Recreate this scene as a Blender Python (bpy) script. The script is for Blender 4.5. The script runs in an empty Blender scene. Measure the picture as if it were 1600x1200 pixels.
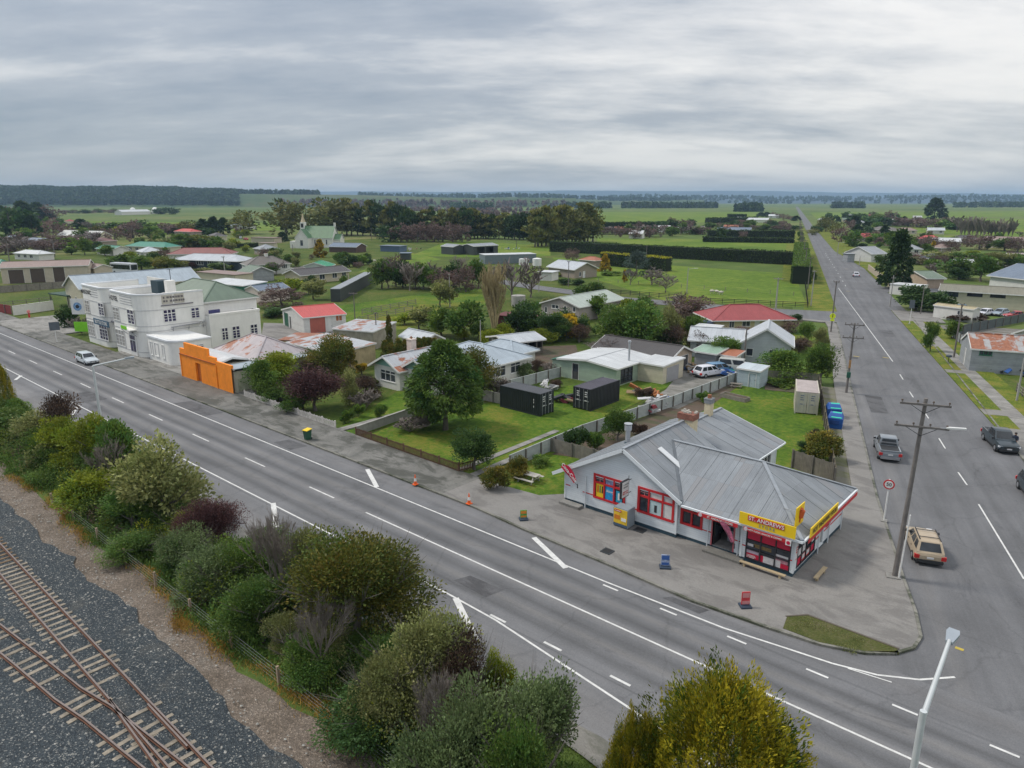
import bpy, bmesh, math, random
import numpy as np
from mathutils import Vector, Matrix
R = math.radians
random.seed(7)
sc = bpy.context.scene
C = sc.collection
# ------------------------------------------------------------ camera, sky, sun, exposure
# world frame: X runs along the highway (to the right / near), Y away from the railway into the town, metres
F_, CX_, CY_, HZ_, CH = 1109.,800.,600.,312.,23.5
PIT = math.atan((CY_ - HZ_) / F_); cp, sp = math.cos(PIT), math.sin(PIT)
CAM = (31.48,-42.33, CH); YAW = R(41.2)
FW = (-math.sin(YAW), math.cos(YAW)); RT = (math.cos(YAW), math.sin(YAW))
cam_d = bpy.data.cameras.new('camera'); cam = bpy.data.objects.new('camera', cam_d); C.objects.link(cam)
cam.location = CAM; cam.rotation_euler = (math.pi / 2 - PIT, 0, YAW)
cam_d.sensor_width = 36; cam_d.lens = F_ / 1600 * 36; cam_d.clip_start = .5; cam_d.clip_end = 40000
sc.camera = cam
W = bpy.data.worlds.new('World'); sc.world = W; W.use_nodes = True
SUN_EL, SUN_AZ = R(52), R(205)      # direction the light comes from, angle from +X
def build_sky():
    nt = W.node_tree; N = nt.nodes; Lk = nt.links; N.clear()
    out = N.new('ShaderNodeOutputWorld'); bg = N.new('ShaderNodeBackground'); bg.inputs[1].default_value = .1
    sky = N.new('ShaderNodeTexSky'); sky.sky_type = 'NISHITA'; sky.sun_disc = False
    sky.sun_elevation = SUN_EL; sky.sun_rotation = math.pi / 2 - SUN_AZ
    tc = N.new('ShaderNodeTexCoord'); sep = N.new('ShaderNodeSeparateXYZ'); Lk.new(tc.outputs['Generated'], sep.inputs[0])
    def m(op, a, b=None, c=None, clamp=False):
        n = N.new('ShaderNodeMath'); n.operation = op; n.use_clamp = clamp
        for i, v in enumerate((a, b, c)):
            if v is None: continue
            if isinstance(v, (int, float)): n.inputs[i].default_value = v
            else: Lk.new(v, n.inputs[i])
        return n.outputs[0]
    z = m('MAXIMUM', sep.outputs[2], 0.0)
    k = m('ADD', z, .18)
    # flat cloud deck: project direction on a plane; rotate so that x is across the view
    a = m('ADD', m('MULTIPLY', sep.outputs[0], RT[0]), m('MULTIPLY', sep.outputs[1], RT[1]))
    b = m('ADD', m('MULTIPLY', sep.outputs[0], FW[0]), m('MULTIPLY', sep.outputs[1], FW[1]))
    px = m('DIVIDE', a, k); py = m('DIVIDE', b, k)
    def nz(sx, sy, ox, scale, det, rough, dist=0.):
        cb = N.new('ShaderNodeCombineXYZ'); Lk.new(m('MULTIPLY', px, sx), cb.inputs[0]); Lk.new(m('MULTIPLY', py, sy), cb.inputs[1]); cb.inputs[2].default_value = ox
        n = N.new('ShaderNodeTexNoise'); n.inputs['Scale'].default_value = scale; n.inputs['Detail'].default_value = det
        n.inputs['Roughness'].default_value = rough; n.inputs['Distortion'].default_value = dist
        Lk.new(cb.outputs[0], n.inputs['Vector']); return n.outputs[0]
    big = nz(.8,1.0,3.1,.55,4,.5,.0)
    mid = nz(.7,1.35,8.2,1.3,8,.6,.15)
    fine = nz(.6,1.3,1.7,4.2,5,.6,.1)
    s = m('ADD', m('MULTIPLY', big, .95), m('ADD', m('MULTIPLY', mid, .9), m('MULTIPLY', fine, .30)))
    s = m('ADD', s, m('MULTIPLY', a, .30))              # the deck thins towards the right of the view
    s6 = m('MULTIPLY', s, .6)
    cr = N.new('ShaderNodeValToRGB'); Lk.new(s6, cr.inputs[0]); e = cr.color_ramp; e.interpolation = 'LINEAR'
    e.elements[0].position = .45; e.elements[0].color = (1.45,1.72,2.1,1)
    e.elements[1].position = .86; e.elements[1].color = (3.75,3.75,3.75,1)
    q = e.elements.new(.63); q.color = (2.50,2.66,2.90,1)
    cr2 = N.new('ShaderNodeValToRGB'); Lk.new(s6, cr2.inputs[0]); e = cr2.color_ramp; e.interpolation = 'LINEAR'
    e.elements[0].position = .62; e.elements[0].color = (0,0,0,1); e.elements[1].position = .80; e.elements[1].color = (1.55,1.40,1.18,1)
    add = N.new('ShaderNodeMixRGB'); add.blend_type = 'ADD'; add.inputs[0].default_value = 1
    Lk.new(cr.outputs[0], add.inputs[1]); Lk.new(cr2.outputs[0], add.inputs[2])
    # pale band just over the horizon
    hb = m('POWER', m('SUBTRACT',1.0, m('MINIMUM', m('MULTIPLY', z, 7.0), 1.0)), 2.0)
    mx = N.new('ShaderNodeMixRGB'); Lk.new(m('MULTIPLY', hb, .55), mx.inputs[0]); Lk.new(add.outputs[0], mx.inputs[1]); mx.inputs[2].default_value = (2.7,2.95,3.2,1)
    # overcast skies brighten towards the zenith
    g = m('ADD',1.0, m('MULTIPLY', m('POWER', z, 1.35), 1.5))
    ml = N.new('ShaderNodeVectorMath'); ml.operation = 'SCALE'; Lk.new(mx.outputs[0], ml.inputs[0]); Lk.new(g, ml.inputs[3])
    fin = N.new('ShaderNodeMixRGB'); fin.inputs[0].default_value = .10; Lk.new(ml.outputs[0], fin.inputs[1]); Lk.new(sky.outputs[0], fin.inputs[2])
    Lk.new(fin.outputs[0], bg.inputs[0]); Lk.new(bg.outputs[0], out.inputs[0])
build_sky()
sd = bpy.data.lights.new('sun','SUN'); sun = bpy.data.objects.new('sun', sd); C.objects.link(sun)
sd.energy = 1.5; sd.angle = R(10); sd.color = (1,.93,.84)
sv = Vector((math.cos(SUN_AZ) * math.cos(SUN_EL), math.sin(SUN_AZ) * math.cos(SUN_EL), math.sin(SUN_EL)))
sun.rotation_euler = sv.to_track_quat('Z','Y').to_euler(); sun.location = (0,0,60)
sc.view_settings.view_transform = 'Standard'; sc.view_settings.look = 'None'; sc.view_settings.exposure = 0.75
sc.view_settings.gamma = 1; sc.view_settings.use_curve_mapping = False
sc.cycles.max_bounces = 5; sc.cycles.diffuse_bounces = 2; sc.cycles.glossy_bounces = 2; sc.cycles.transmission_bounces = 3
sc.cycles.transparent_max_bounces = 8; sc.cycles.volume_bounces = 0; sc.cycles.use_adaptive_sampling = True

# ------------------------------------------------------------ survey helpers (photo measurements -> places on the ground)
def G(x, y, z=0.):
    u, v = x - CX_, y - CY_; d = v * cp + F_ * sp; fw = F_ * cp - v * sp; t = (CH - z) / d
    return (CAM[0] + RT[0] * u * t + FW[0] * fw * t, CAM[1] + RT[1] * u * t + FW[1] * fw * t)
def cam_xyz(X, Y, z):
    dx, dy, dz = X - CAM[0], Y - CAM[1], CH - z
    a = dx * RT[0] + dy * RT[1]; b = dx * FW[0] + dy * FW[1]
    return a, b, dz
def P(X, Y, z=0.):
    a, b, dz = cam_xyz(X, Y, z); Z = b * cp + dz * sp
    return CX_ + F_ * a / Z, CY_ + F_ * (dz * cp - b * sp) / Z
def ppm(X, Y, z=0.):
    a, b, dz = cam_xyz(X, Y, z); return F_ / (b * cp + dz * sp)
def zat(X, Y, py):                                  # height over (X, Y) seen at photo row py
    a, b, _ = cam_xyz(X, Y, 0); v = (py - CY_) / F_
    return CH - b * (v * cp + sp) / (cp - v * sp)
def run(A, z, dirv, px):                            # metres from A along dirv until photo column px
    a, b, dz = cam_xyz(A[0], A[1], z); Z = b * cp + dz * sp
    ad = dirv[0] * RT[0] + dirv[1] * RT[1]; Zd = (dirv[0] * FW[0] + dirv[1] * FW[1]) * cp
    u = px - CX_; return (u * Z - F_ * a) / (F_ * ad - u * Zd)
def onwall(px, py, P0, d):                          # photo point on the vertical plane through P0 along d -> (s, z)
    u, v = px - CX_, py - CY_
    dv = (RT[0] * u + FW[0] * (F_ * cp - v * sp), RT[1] * u + FW[1] * (F_ * cp - v * sp), -(v * cp + F_ * sp))
    n = (-d[1], d[0]); t = ((P0[0] - CAM[0]) * n[0] + (P0[1] - CAM[1]) * n[1]) / (dv[0] * n[0] + dv[1] * n[1])
    X, Y = CAM[0] + dv[0] * t, CAM[1] + dv[1] * t
    return (X - P0[0]) * d[0] + (Y - P0[1]) * d[1], CH + dv[2] * t
def onY(px, Y):                                     # X on the ground line Y = const seen at photo column px
    return CAM[0] + run((CAM[0], Y), 0,(1,0), px)

# ------------------------------------------------------------ materials
MATS = {}
def nodes(name):
    m = bpy.data.materials.new(name); m.use_nodes = True
    return m, m.node_tree.nodes, m.node_tree.links, m.node_tree.nodes['Principled BSDF']
def mth(N, L, op, a, b=None, clamp=False):
    n = N.new('ShaderNodeMath'); n.operation = op; n.use_clamp = clamp
    for i, v in enumerate((a, b)):
        if v is None: continue
        if isinstance(v, (int, float)): n.inputs[i].default_value = v
        else: L.new(v, n.inputs[i])
    return n.outputs[0]
def noise(N, L, vec, scale, det=4, rough=.55, dist=0):
    n = N.new('ShaderNodeTexNoise'); n.inputs['Scale'].default_value = scale; n.inputs['Detail'].default_value = det
    n.inputs['Roughness'].default_value = rough; n.inputs['Distortion'].default_value = dist
    if vec is not None: L.new(vec, n.inputs['Vector'])
    return n.outputs[0]
def ramp(N, L, fac, stops):
    r = N.new('ShaderNodeValToRGB'); L.new(fac, r.inputs[0]); e = r.color_ramp.elements
    while len(e) < len(stops): e.new(.5)
    for el, (p, c) in zip(e, stops): el.position = p; el.color = (c[0], c[1], c[2], 1)
    return r.outputs[0]
def mixc(N, L, fac, a, b, mode='MIX'):
    n = N.new('ShaderNodeMixRGB'); n.blend_type = mode
    for i, v in zip((0,1,2),(fac, a, b)):
        if isinstance(v, (int, float)): n.inputs[i].default_value = v
        elif isinstance(v, (tuple, list)): n.inputs[i].default_value = (v[0], v[1], v[2], 1)
        else: L.new(v, n.inputs[i])
    return n.outputs[0]
def scl(c, k): return (c[0] * k, c[1] * k, c[2] * k)
def pos(N): return N.new('ShaderNodeNewGeometry').outputs['Position']
def mapv(N, L, vec, s, rot=0):
    m = N.new('ShaderNodeMapping'); m.inputs['Scale'].default_value = s; m.inputs['Rotation'].default_value = (0,0, rot); L.new(vec, m.inputs[0]); return m.outputs[0]
def bump(N, L, b, h, st, dist=.02):
    n = N.new('ShaderNodeBump'); n.inputs['Strength'].default_value = st; n.inputs['Distance'].default_value = dist
    L.new(h, n.inputs['Height']); L.new(n.outputs[0], b.inputs['Normal'])
def M(name, col=(.5,.5,.5), rough=.7, var=.12, scale=1.5, metal=0., bmp=0., spec=None):
    if name in MATS: return MATS[name]
    m, N, L, b = nodes(name)
    n1 = noise(N, L, pos(N), scale, 5,.6); c = ramp(N, L, n1, [(.3, scl(col, 1 - var)),(.7, scl(col, 1 + var))])
    if var > .05:
        n2 = noise(N, L, mapv(N, L, pos(N),(1,1,.25)), scale * 5,3,.7); c = mixc(N, L, 1.0, c, ramp(N, L, n2, [(.3,(1 - var * .8,) * 3),(.6,(1,1,1))]),'MULTIPLY')
    L.new(c, b.inputs['Base Color']); b.inputs['Roughness'].default_value = rough; b.inputs['Metallic'].default_value = metal
    if spec is not None: b.inputs['Specular IOR Level'].default_value = spec
    if bmp: bump(N, L, b, noise(N, L, pos(N), scale * 12,4), bmp)
    MATS[name] = m; return m
def Mboard(name, col=None, pitch=.2, axis=2, var=.08, rough=.6, st=.6):      # lapped boards / ribbed sheet: real colour + fine relief
    if name in MATS: return MATS[name]
    m, N, L, b = nodes(name)
    tc = N.new('ShaderNodeTexCoord'); s = N.new('ShaderNodeSeparateXYZ'); L.new(tc.outputs['Object'], s.inputs[0])
    q = mth(N, L, 'DIVIDE', s.outputs[axis] if axis == 2 else mth(N, L, 'ADD', s.outputs[0], s.outputs[1]), pitch)
    fr = mth(N, L, 'FRACT', q); idn = N.new('ShaderNodeTexWhiteNoise'); idn.noise_dimensions = '1D'; L.new(mth(N, L, 'FLOOR', q), idn.inputs['W'])
    n1 = noise(N, L, pos(N), 1.2,5,.65)
    c = ramp(N, L, n1, [(.3, scl(col, 1 - var)),(.7, scl(col, 1 + var))])
    c = mixc(N, L, 1., c, ramp(N, L, idn.outputs['Value'], [(0,(1 - var,) * 3),(1,(1,1,1))]),'MULTIPLY')
    c = mixc(N, L, 1., c, ramp(N, L, fr, [(.0,(.72,.72,.72)),(.14,(1,1,1))]),'MULTIPLY')
    L.new(c, b.inputs['Base Color']); b.inputs['Roughness'].default_value = rough
    bump(N, L, b, fr, st, .03); MATS[name] = m; return m
def Mroof(name, col=None, rust=0., var=.1, rough=.5, sheet=.78, patch=None):
    # corrugated / tiled roof; two versions, ribs counted along x or y of the building
    if name in MATS: return MATS[name]
    out = []
    for ax in (0,1):
        m, N, L, b = nodes(name + ('_ribs_a','_ribs_b')[ax])
        tc = N.new('ShaderNodeTexCoord'); s = N.new('ShaderNodeSeparateXYZ'); L.new(tc.outputs['Object'], s.inputs[0])
        u = s.outputs[ax]; v = s.outputs[1 - ax]
        q = mth(N, L, 'DIVIDE', u, sheet); r = mth(N, L, 'DIVIDE', v, 2.3)
        cb = N.new('ShaderNodeCombineXYZ'); L.new(mth(N, L, 'FLOOR', q), cb.inputs[0]); L.new(mth(N, L, 'FLOOR', r), cb.inputs[1])
        w = N.new('ShaderNodeTexWhiteNoise'); w.noise_dimensions = '2D'; L.new(cb.outputs[0], w.inputs['Vector'])
        n1 = noise(N, L, mapv(N, L, tc.outputs['Object'], (1,.3,1) if ax == 0 else (.3,1,1)), 1.1,6,.65)
        c = ramp(N, L, n1, [(.3, scl(col, 1 - var)),(.72, scl(col, 1 + var))])
        c = mixc(N, L, 1., c, ramp(N, L, w.outputs['Value'], [(0,(1 - var,) * 3),(1,(1.03,) * 3)]),'MULTIPLY')
        if patch: c = mixc(N, L, mth(N, L, 'GREATER_THAN', w.outputs['Value'], .86), c, patch)
        seam = ramp(N, L, mth(N, L, 'FRACT', q), [(.0,(.7,) * 3),(.07,(1,1,1))]); c = mixc(N, L, 1., c, seam, 'MULTIPLY')
        lap = ramp(N, L, mth(N, L, 'FRACT', r), [(.0,(.8,) * 3),(.035,(1,1,1))]); c = mixc(N, L, .7, c, lap, 'MULTIPLY')
        if rust:
            n3 = noise(N, L, mapv(N, L, pos(N),(.5,.5,.5)), 1.1,7,.7,.5)
            n3 = mth(N, L, 'ADD', n3, mth(N, L, 'MULTIPLY', w.outputs['Value'], .22))
            f = ramp(N, L, n3, [(.78 - rust * .45,(0,0,0)),(.86 - rust * .42,(1,1,1))])
            c = mixc(N, L, f, c, ramp(N, L, noise(N, L, pos(N), 3,5), [(.3,(.20,.065,.028)),(.7,(.36,.14,.07))]))
        L.new(c, b.inputs['Base Color']); b.inputs['Roughness'].default_value = rough; b.inputs['Metallic'].default_value = .0
        sn = mth(N, L, 'SINE', mth(N, L, 'MULTIPLY', u, 2 * math.pi / .13)); bump(N, L, b, sn, .35,.03)
        out.append(m)
    MATS[name] = out; return out
def Mglass(name='window_glass', col=(.03,.035,.045)):
    if name in MATS: return MATS[name]
    m, N, L, b = nodes(name); n = noise(N, L, pos(N), .9,2)
    L.new(ramp(N, L, n, [(.4, col),(.7, scl(col, 2.6))]), b.inputs['Base Color']); b.inputs['Roughness'].default_value = .08
    MATS[name] = m; return m
def Mleaf(name, a, b_, rough=.6, trans=.25):
    if name in MATS: return MATS[name]
    m, N, L, b = nodes(name)
    at = N.new('ShaderNodeAttribute'); at.attribute_name = 'tint'; s = N.new('ShaderNodeSeparateXYZ'); L.new(at.outputs['Vector'], s.inputs[0])
    oi = N.new('ShaderNodeObjectInfo')
    c = mixc(N, L, s.outputs[1], a, b_)
    k = mth(N, L, 'MULTIPLY', s.outputs[0], mth(N, L, 'ADD', mth(N, L, 'MULTIPLY', oi.outputs['Random'], .3), .85))
    vm = N.new('ShaderNodeVectorMath'); vm.operation = 'SCALE'; L.new(c, vm.inputs[0]); L.new(k, vm.inputs[3])
    L.new(vm.outputs[0], b.inputs['Base Color']); b.inputs['Roughness'].default_value = rough; b.inputs['Specular IOR Level'].default_value = .25
    if trans:
        tr = N.new('ShaderNodeBsdfTranslucent'); L.new(vm.outputs[0], tr.inputs[0]); mx = N.new('ShaderNodeMixShader'); mx.inputs[0].default_value = trans
        L.new(b.outputs[0], mx.inputs[1]); L.new(tr.outputs[0], mx.inputs[2]); L.new(mx.outputs[0], N['Material Output'].inputs[0])
    MATS[name] = m; return m

# ------------------------------------------------------------ mesh building
def tagp(o, label=None, cat=None, group=None, kind=None):
    if label: o['label'] = label
    if cat: o['category'] = cat
    if group: o['group'] = group
    if kind: o['kind'] = kind
    return o
def thing(name, label, cat, loc=(0,0,0), rot=0., group=None):
    o = bpy.data.objects.new(name, None); C.objects.link(o); o.empty_display_size = .3
    o.location = loc if len(loc) == 3 else (loc[0], loc[1], 0); o.rotation_euler = (0,0, rot)
    return tagp(o, label, cat, group)
def link(name, me, parent=None, loc=(0,0,0), rot=0.):
    o = bpy.data.objects.new(name, me); C.objects.link(o)
    if parent: o.parent = parent
    o.location = loc if len(loc) == 3 else (loc[0], loc[1], 0); o.rotation_euler = (0,0, rot)
    return o
SPLIT = {'gutter','corner_board','string_course','roof_clerestory','pilaster','bargeboard','soffit','parapet','side_parapet','tray_rim','bracket','sports_bar'}
class MB:
    def __init__(s): s.v = []; s.f = []; s.m = []; s.sm = False
    def poly(s, pts, mi=0):
        n = len(s.v); s.v += [tuple(p) for p in pts]; s.f.append(tuple(range(n, n + len(pts)))); s.m.append(mi); return s
    def box(s, x0, y0, z0, x1, y1, z1, mi=0):
        n = len(s.v); s.v += [(x0, y0, z0),(x1, y0, z0),(x1, y1, z0),(x0, y1, z0),(x0, y0, z1),(x1, y0, z1),(x1, y1, z1),(x0, y1, z1)]
        for f in ((0,3,2,1),(4,5,6,7),(0,1,5,4),(1,2,6,5),(2,3,7,6),(3,0,4,7)): s.f.append(tuple(n + i for i in f)); s.m.append(mi)
        return s
    bx = box
    def prism(s, pts, z0, z1, mi=0, mside=None):
        n = len(s.v); k = len(pts); s.v += [(p[0], p[1], z0) for p in pts] + [(p[0], p[1], z1) for p in pts]
        s.f.append(tuple(range(n + k - 1, n - 1,-1))); s.m.append(mi); s.f.append(tuple(range(n + k, n + 2 * k))); s.m.append(mi)
        for i in range(k): j = (i + 1) % k; s.f.append((n + i, n + j, n + k + j, n + k + i)); s.m.append(mi if mside is None else mside)
        return s
    def slab(s, pts, th, mi=0, me=None):            # pts: top outline in 3-D, counter-clockwise from above
        n = len(s.v); k = len(pts); s.v += [(p[0], p[1], p[2] - th) for p in pts] + [tuple(p) for p in pts]
        s.f.append(tuple(range(n + k - 1, n - 1,-1))); s.m.append(mi); s.f.append(tuple(range(n + k, n + 2 * k))); s.m.append(mi)
        for i in range(k): j = (i + 1) % k; s.f.append((n + i, n + j, n + k + j, n + k + i)); s.m.append(mi if me is None else me)
        return s
    def tube(s, p0, p1, r0, r1=None, n=8, mi=0, caps=True):
        r1 = r0 if r1 is None else r1; p0, p1 = Vector(p0), Vector(p1); d = (p1 - p0)
        if d.length < 1e-6: return s
        d.normalize(); a = d.orthogonal().normalized(); b = d.cross(a); k = len(s.v)
        for p, r in ((p0, r0),(p1, r1)):
            for i in range(n): t = 2 * math.pi * i / n; s.v.append(tuple(p + a * (r * math.cos(t)) + b * (r * math.sin(t))))
        for i in range(n): j = (i + 1) % n; s.f.append((k + i, k + j, k + n + j, k + n + i)); s.m.append(mi)
        if caps: s.f.append(tuple(range(k + n - 1, k - 1,-1))); s.m.append(mi); s.f.append(tuple(range(k + n, k + 2 * n))); s.m.append(mi)
        return s
    def bar(s, p0, p1, w, h, mi=0):                 # rectangular bar p0->p1, w sideways, h upwards
        p0, p1 = Vector(p0), Vector(p1); d = (p1 - p0).normalized(); sd_ = d.cross(Vector((0,0,1)))
        sd_ = Vector((1,0,0)) if sd_.length < 1e-4 else sd_.normalized(); up = sd_.cross(d); n = len(s.v)
        for p in (p0, p1):
            for a, b in ((-1,-1),(1,-1),(1,1),(-1,1)): s.v.append(tuple(p + sd_ * (a * w / 2) + up * (b * h / 2)))
        for f in ((3,2,1,0),(4,5,6,7),(0,1,5,4),(1,2,6,5),(2,3,7,6),(3,0,4,7)): s.f.append(tuple(n + i for i in f)); s.m.append(mi)
        return s
    def lathe(s, prof, c=(0,0,0), n=16, mi=0):    # prof: (r, z)
        k = len(s.v)
        for r, z in prof:
            for i in range(n): t = 2 * math.pi * i / n; s.v.append((c[0] + r * math.cos(t), c[1] + r * math.sin(t), c[2] + z))
        for a in range(len(prof) - 1):
            for i in range(n): j = (i + 1) % n; s.f.append((k + a * n + i, k + a * n + j, k + (a + 1) * n + j, k + (a + 1) * n + i)); s.m.append(mi)
        s.f.append(tuple(range(k + n - 1, k - 1,-1))); s.m.append(mi); a = len(prof) - 1; s.f.append(tuple(range(k + a * n, k + a * n + n))); s.m.append(mi)
        return s
    def mesh(s, name, mats, smooth=None):
        me = bpy.data.meshes.new(name); me.from_pydata(s.v, [], s.f)
        for x in (mats if isinstance(mats, (list, tuple)) else [mats]): me.materials.append(x)
        me.polygons.foreach_set('material_index', s.m)
        if smooth is not None:
            me.shade_smooth(); me.set_sharp_from_angle(angle=R(smooth))
        me.update(); return me
    def build(s, name, mats, parent=None, loc=(0,0,0), rot=0., smooth=None):
        if name in SPLIT and len(s.v) > 8 and len(s.v) % 8 == 0 and len(s.f) == len(s.v) // 8 * 6:   # each board its own part
            for k in range(0, len(s.v), 8): q = MB(); q.v = s.v[k:k + 8]; q.f = [tuple(i - k for i in f) for f in s.f[k // 8 * 6:k // 8 * 6 + 6]]; q.m = s.m[k // 8 * 6:k // 8 * 6 + 6]; o = link(name, q.mesh(name, mats), parent, loc, rot)
            return o
        return link(name, s.mesh(name, mats, smooth), parent, loc, rot)
def clone(o, parent=None):
    c = o.copy(); C.objects.link(c); c.parent = parent
    for ch in o.children: clone(ch, c)
    return c
def text(parent, body, size, loc, rx, rz, mat, name='lettering', depth=.006, align='CENTER', squash=1.):
    cu = bpy.data.curves.new(name, 'FONT'); cu.body = body; cu.size = size; cu.extrude = depth; cu.align_x = align; cu.align_y = 'CENTER'; cu.offset = size * .012
    t = bpy.data.objects.new(name, cu); C.objects.link(t); dg = bpy.context.evaluated_depsgraph_get()
    me = bpy.data.meshes.new_from_object(t.evaluated_get(dg)); bpy.data.objects.remove(t); bpy.data.curves.remove(cu)
    me.name = name; me.materials.clear(); me.materials.append(mat)
    o = link(name, me, parent, loc); o.rotation_euler = (rx, 0, rz); o.scale = (squash, 1,1); return o
def clip_poly(pts, a, b, c):                        # keep a*x + b*y <= c (pts 3-D)
    out = []
    for i in range(len(pts)):
        p, q = pts[i], pts[(i + 1) % len(pts)]; dp = a * p[0] + b * p[1] - c; dq = a * q[0] + b * q[1] - c
        if dp <= 0: out.append(p)
        if dp * dq < 0: t = dp / (dp - dq); out.append(tuple(p[k] + (q[k] - p[k]) * t for k in range(3)))
    return out
# ------------------------------------------------------------ ground, roads, paths (the setting)
def Mgrass(name, a, b_, c_, scale=.12):
    m, N, L, b = nodes(name); p = pos(N)
    n1 = noise(N, L, p, scale, 4,.6,.4); n2 = noise(N, L, p, scale * 14,5,.7); n3 = noise(N, L, p, 9,3,.7)
    f = mth(N, L, 'ADD', mth(N, L, 'MULTIPLY', n1,.5), mth(N, L, 'MULTIPLY', n2,.5))
    c = ramp(N, L, f, [(.40, a),(.50, b_),(.60, c_)]); c = mixc(N, L, ramp(N, L, noise(N, L, p, scale * 5,6,.7,.5), [(.60,(0,0,0)),(.72,(.75,) * 3)]), c, (.12,.11,.045)); c = mixc(N, L, 1., c, ramp(N, L, n3, [(.3,(.72,) * 3),(.7,(1.12,) * 3)]),'MULTIPLY')
    L.new(c, b.inputs['Base Color']); b.inputs['Roughness'].default_value = .9; b.inputs['Specular IOR Level'].default_value = .15
    bump(N, L, b, mth(N, L, 'ADD', n3, n2), .7,.08); MATS[name] = m; return m
def Masphalt(name, col, rot, bands, w=1.):
    # chip seal with polished wheel paths running along the road: bands = [(centre, half width, value)] across it
    m, N, L, b = nodes(name); p = mapv(N, L, pos(N),(1,1,1), rot); s = N.new('ShaderNodeSeparateXYZ'); L.new(p, s.inputs[0])
    wob = noise(N, L, mapv(N, L, p, (.05,.3,1)), 1,2); y = mth(N, L, 'ADD', s.outputs[1], mth(N, L, 'MULTIPLY', mth(N, L, 'SUBTRACT', wob, .5), .7))
    c = ramp(N, L, noise(N, L, p, .16,5,.6), [(.3, scl(col, .82)),(.7, scl(col, 1.14))])
    c = mixc(N, L, 1., c, ramp(N, L, noise(N, L, mapv(N, L, p, (.045,.9,1)), 1.,6,.68), [(.3,(.80,) * 3),(.7,(1.13,) * 3)]),'MULTIPLY')
    c = mixc(N, L, 1., c, ramp(N, L, noise(N, L, mapv(N, L, p, (.12,.3,1)), 1.3,7,.7,.8), [(.60,(1,1,1)),(.66,(.80,.80,.81))]),'MULTIPLY')
    for cc, hw, val in bands:
        d = mth(N, L, 'DIVIDE', mth(N, L, 'ABSOLUTE', mth(N, L, 'SUBTRACT', y, cc)), hw)
        f = mth(N, L, 'SUBTRACT',1., d, True); f = mth(N, L, 'MULTIPLY', f, w)
        c = mixc(N, L, f, c, mixc(N, L, 1., c, val, 'MULTIPLY'))
    c = mixc(N, L, 1., c, ramp(N, L, noise(N, L, p, 14,4,.8), [(.3,(.8,) * 3),(.7,(1.18,) * 3)]),'MULTIPLY')
    cr = N.new('ShaderNodeTexVoronoi'); cr.feature = 'DISTANCE_TO_EDGE'; cr.inputs['Scale'].default_value = .14
    dv = N.new('ShaderNodeVectorMath'); dv.operation = 'ADD'; nn = N.new('ShaderNodeTexNoise'); nn.inputs['Scale'].default_value = .8; nn.inputs['Detail'].default_value = 4; L.new(p, nn.inputs['Vector']); L.new(p, dv.inputs[0]); L.new(nn.outputs['Color'], dv.inputs[1]); L.new(dv.outputs[0], cr.inputs['Vector'])
    c = mixc(N, L, .35, c, ramp(N, L, cr.outputs['Distance'], [(.0,(.6,) * 3),(.012,(1,1,1))]),'MULTIPLY')
    L.new(c, b.inputs['Base Color']); b.inputs['Roughness'].default_value = .82; b.inputs['Specular IOR Level'].default_value = .3
    bump(N, L, b, noise(N, L, p, 40,3), .5,.01); MATS[name] = m; return m
def Mpave(name, a, b_, stain, joints=None, sc_=.5):
    m, N, L, b = nodes(name); p = pos(N)
    c = ramp(N, L, noise(N, L, p, sc_, 7,.68,.6), [(.32, a),(.68, b_)])
    c = mixc(N, L, ramp(N, L, noise(N, L, mapv(N, L, p, (.6,1.4,1)), .38,7,.72,.5), [(.48,(0,0,0)),(.58,(.85,) * 3)]), c, stain)
    c = mixc(N, L, 1., c, ramp(N, L, noise(N, L, p, 9,4,.8), [(.3,(.82,) * 3),(.7,(1.14,) * 3)]),'MULTIPLY')
    if joints:
        s = N.new('ShaderNodeSeparateXYZ'); L.new(p, s.inputs[0])
        for ax, st in zip((0,1), joints):
            if st: c = mixc(N, L, 1., c, ramp(N, L, mth(N, L, 'FRACT', mth(N, L, 'DIVIDE', s.outputs[ax], st)), [(0,(.68,) * 3),(.02,(1,1,1))]),'MULTIPLY')
    L.new(c, b.inputs['Base Color']); b.inputs['Roughness'].default_value = .85
    bump(N, L, b, noise(N, L, p, 20,4), .4,.01); MATS[name] = m; return m
grass = Mgrass('lawn_grass',(.045,.095,.010),(.085,.155,.014),(.17,.18,.03))
grass_y = Mgrass('verge_grass',(.06,.105,.012),(.13,.17,.02),(.22,.19,.04), .3)
pasture = Mgrass('pasture_grass',(.075,.135,.014),(.115,.185,.020),(.19,.22,.04), .03)
town_gr = Mgrass('rough_grass',(.045,.075,.014),(.075,.115,.018),(.13,.13,.04), .1)
far_gr = Mgrass('far_pasture',(.065,.105,.022),(.10,.15,.034),(.18,.175,.065), .0035)
asph = Masphalt('highway_seal',(.150,.152,.158), 0, [(-10.9,.55,(.70,) * 3),(-9.2,.55,(.72,) * 3),(-12.7,.55,(.70,) * 3),(-14.5,.6,(.7,) * 3),(-11.75,.45,(1.25,1.22,1.18)),(-13.6,.45,(1.18,1.15,1.1)),(-10.0,.45,(1.18,1.15,1.1)),(-8.1,.12,(.75,) * 3),(-15.9,.1,(.72,) * 3),(-6.6,.9,(1.12,1.1,1.08)),(-18.5,1.8,(1.25,1.22,1.18))])
SA = math.atan2(.938,-.3465)
Ls = (-math.sin(SA), math.cos(SA))
def sl(X, Y): return -(math.sin(SA)) * X + math.cos(SA) * Y
_c0 = sl(13.19,53.59)
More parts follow.
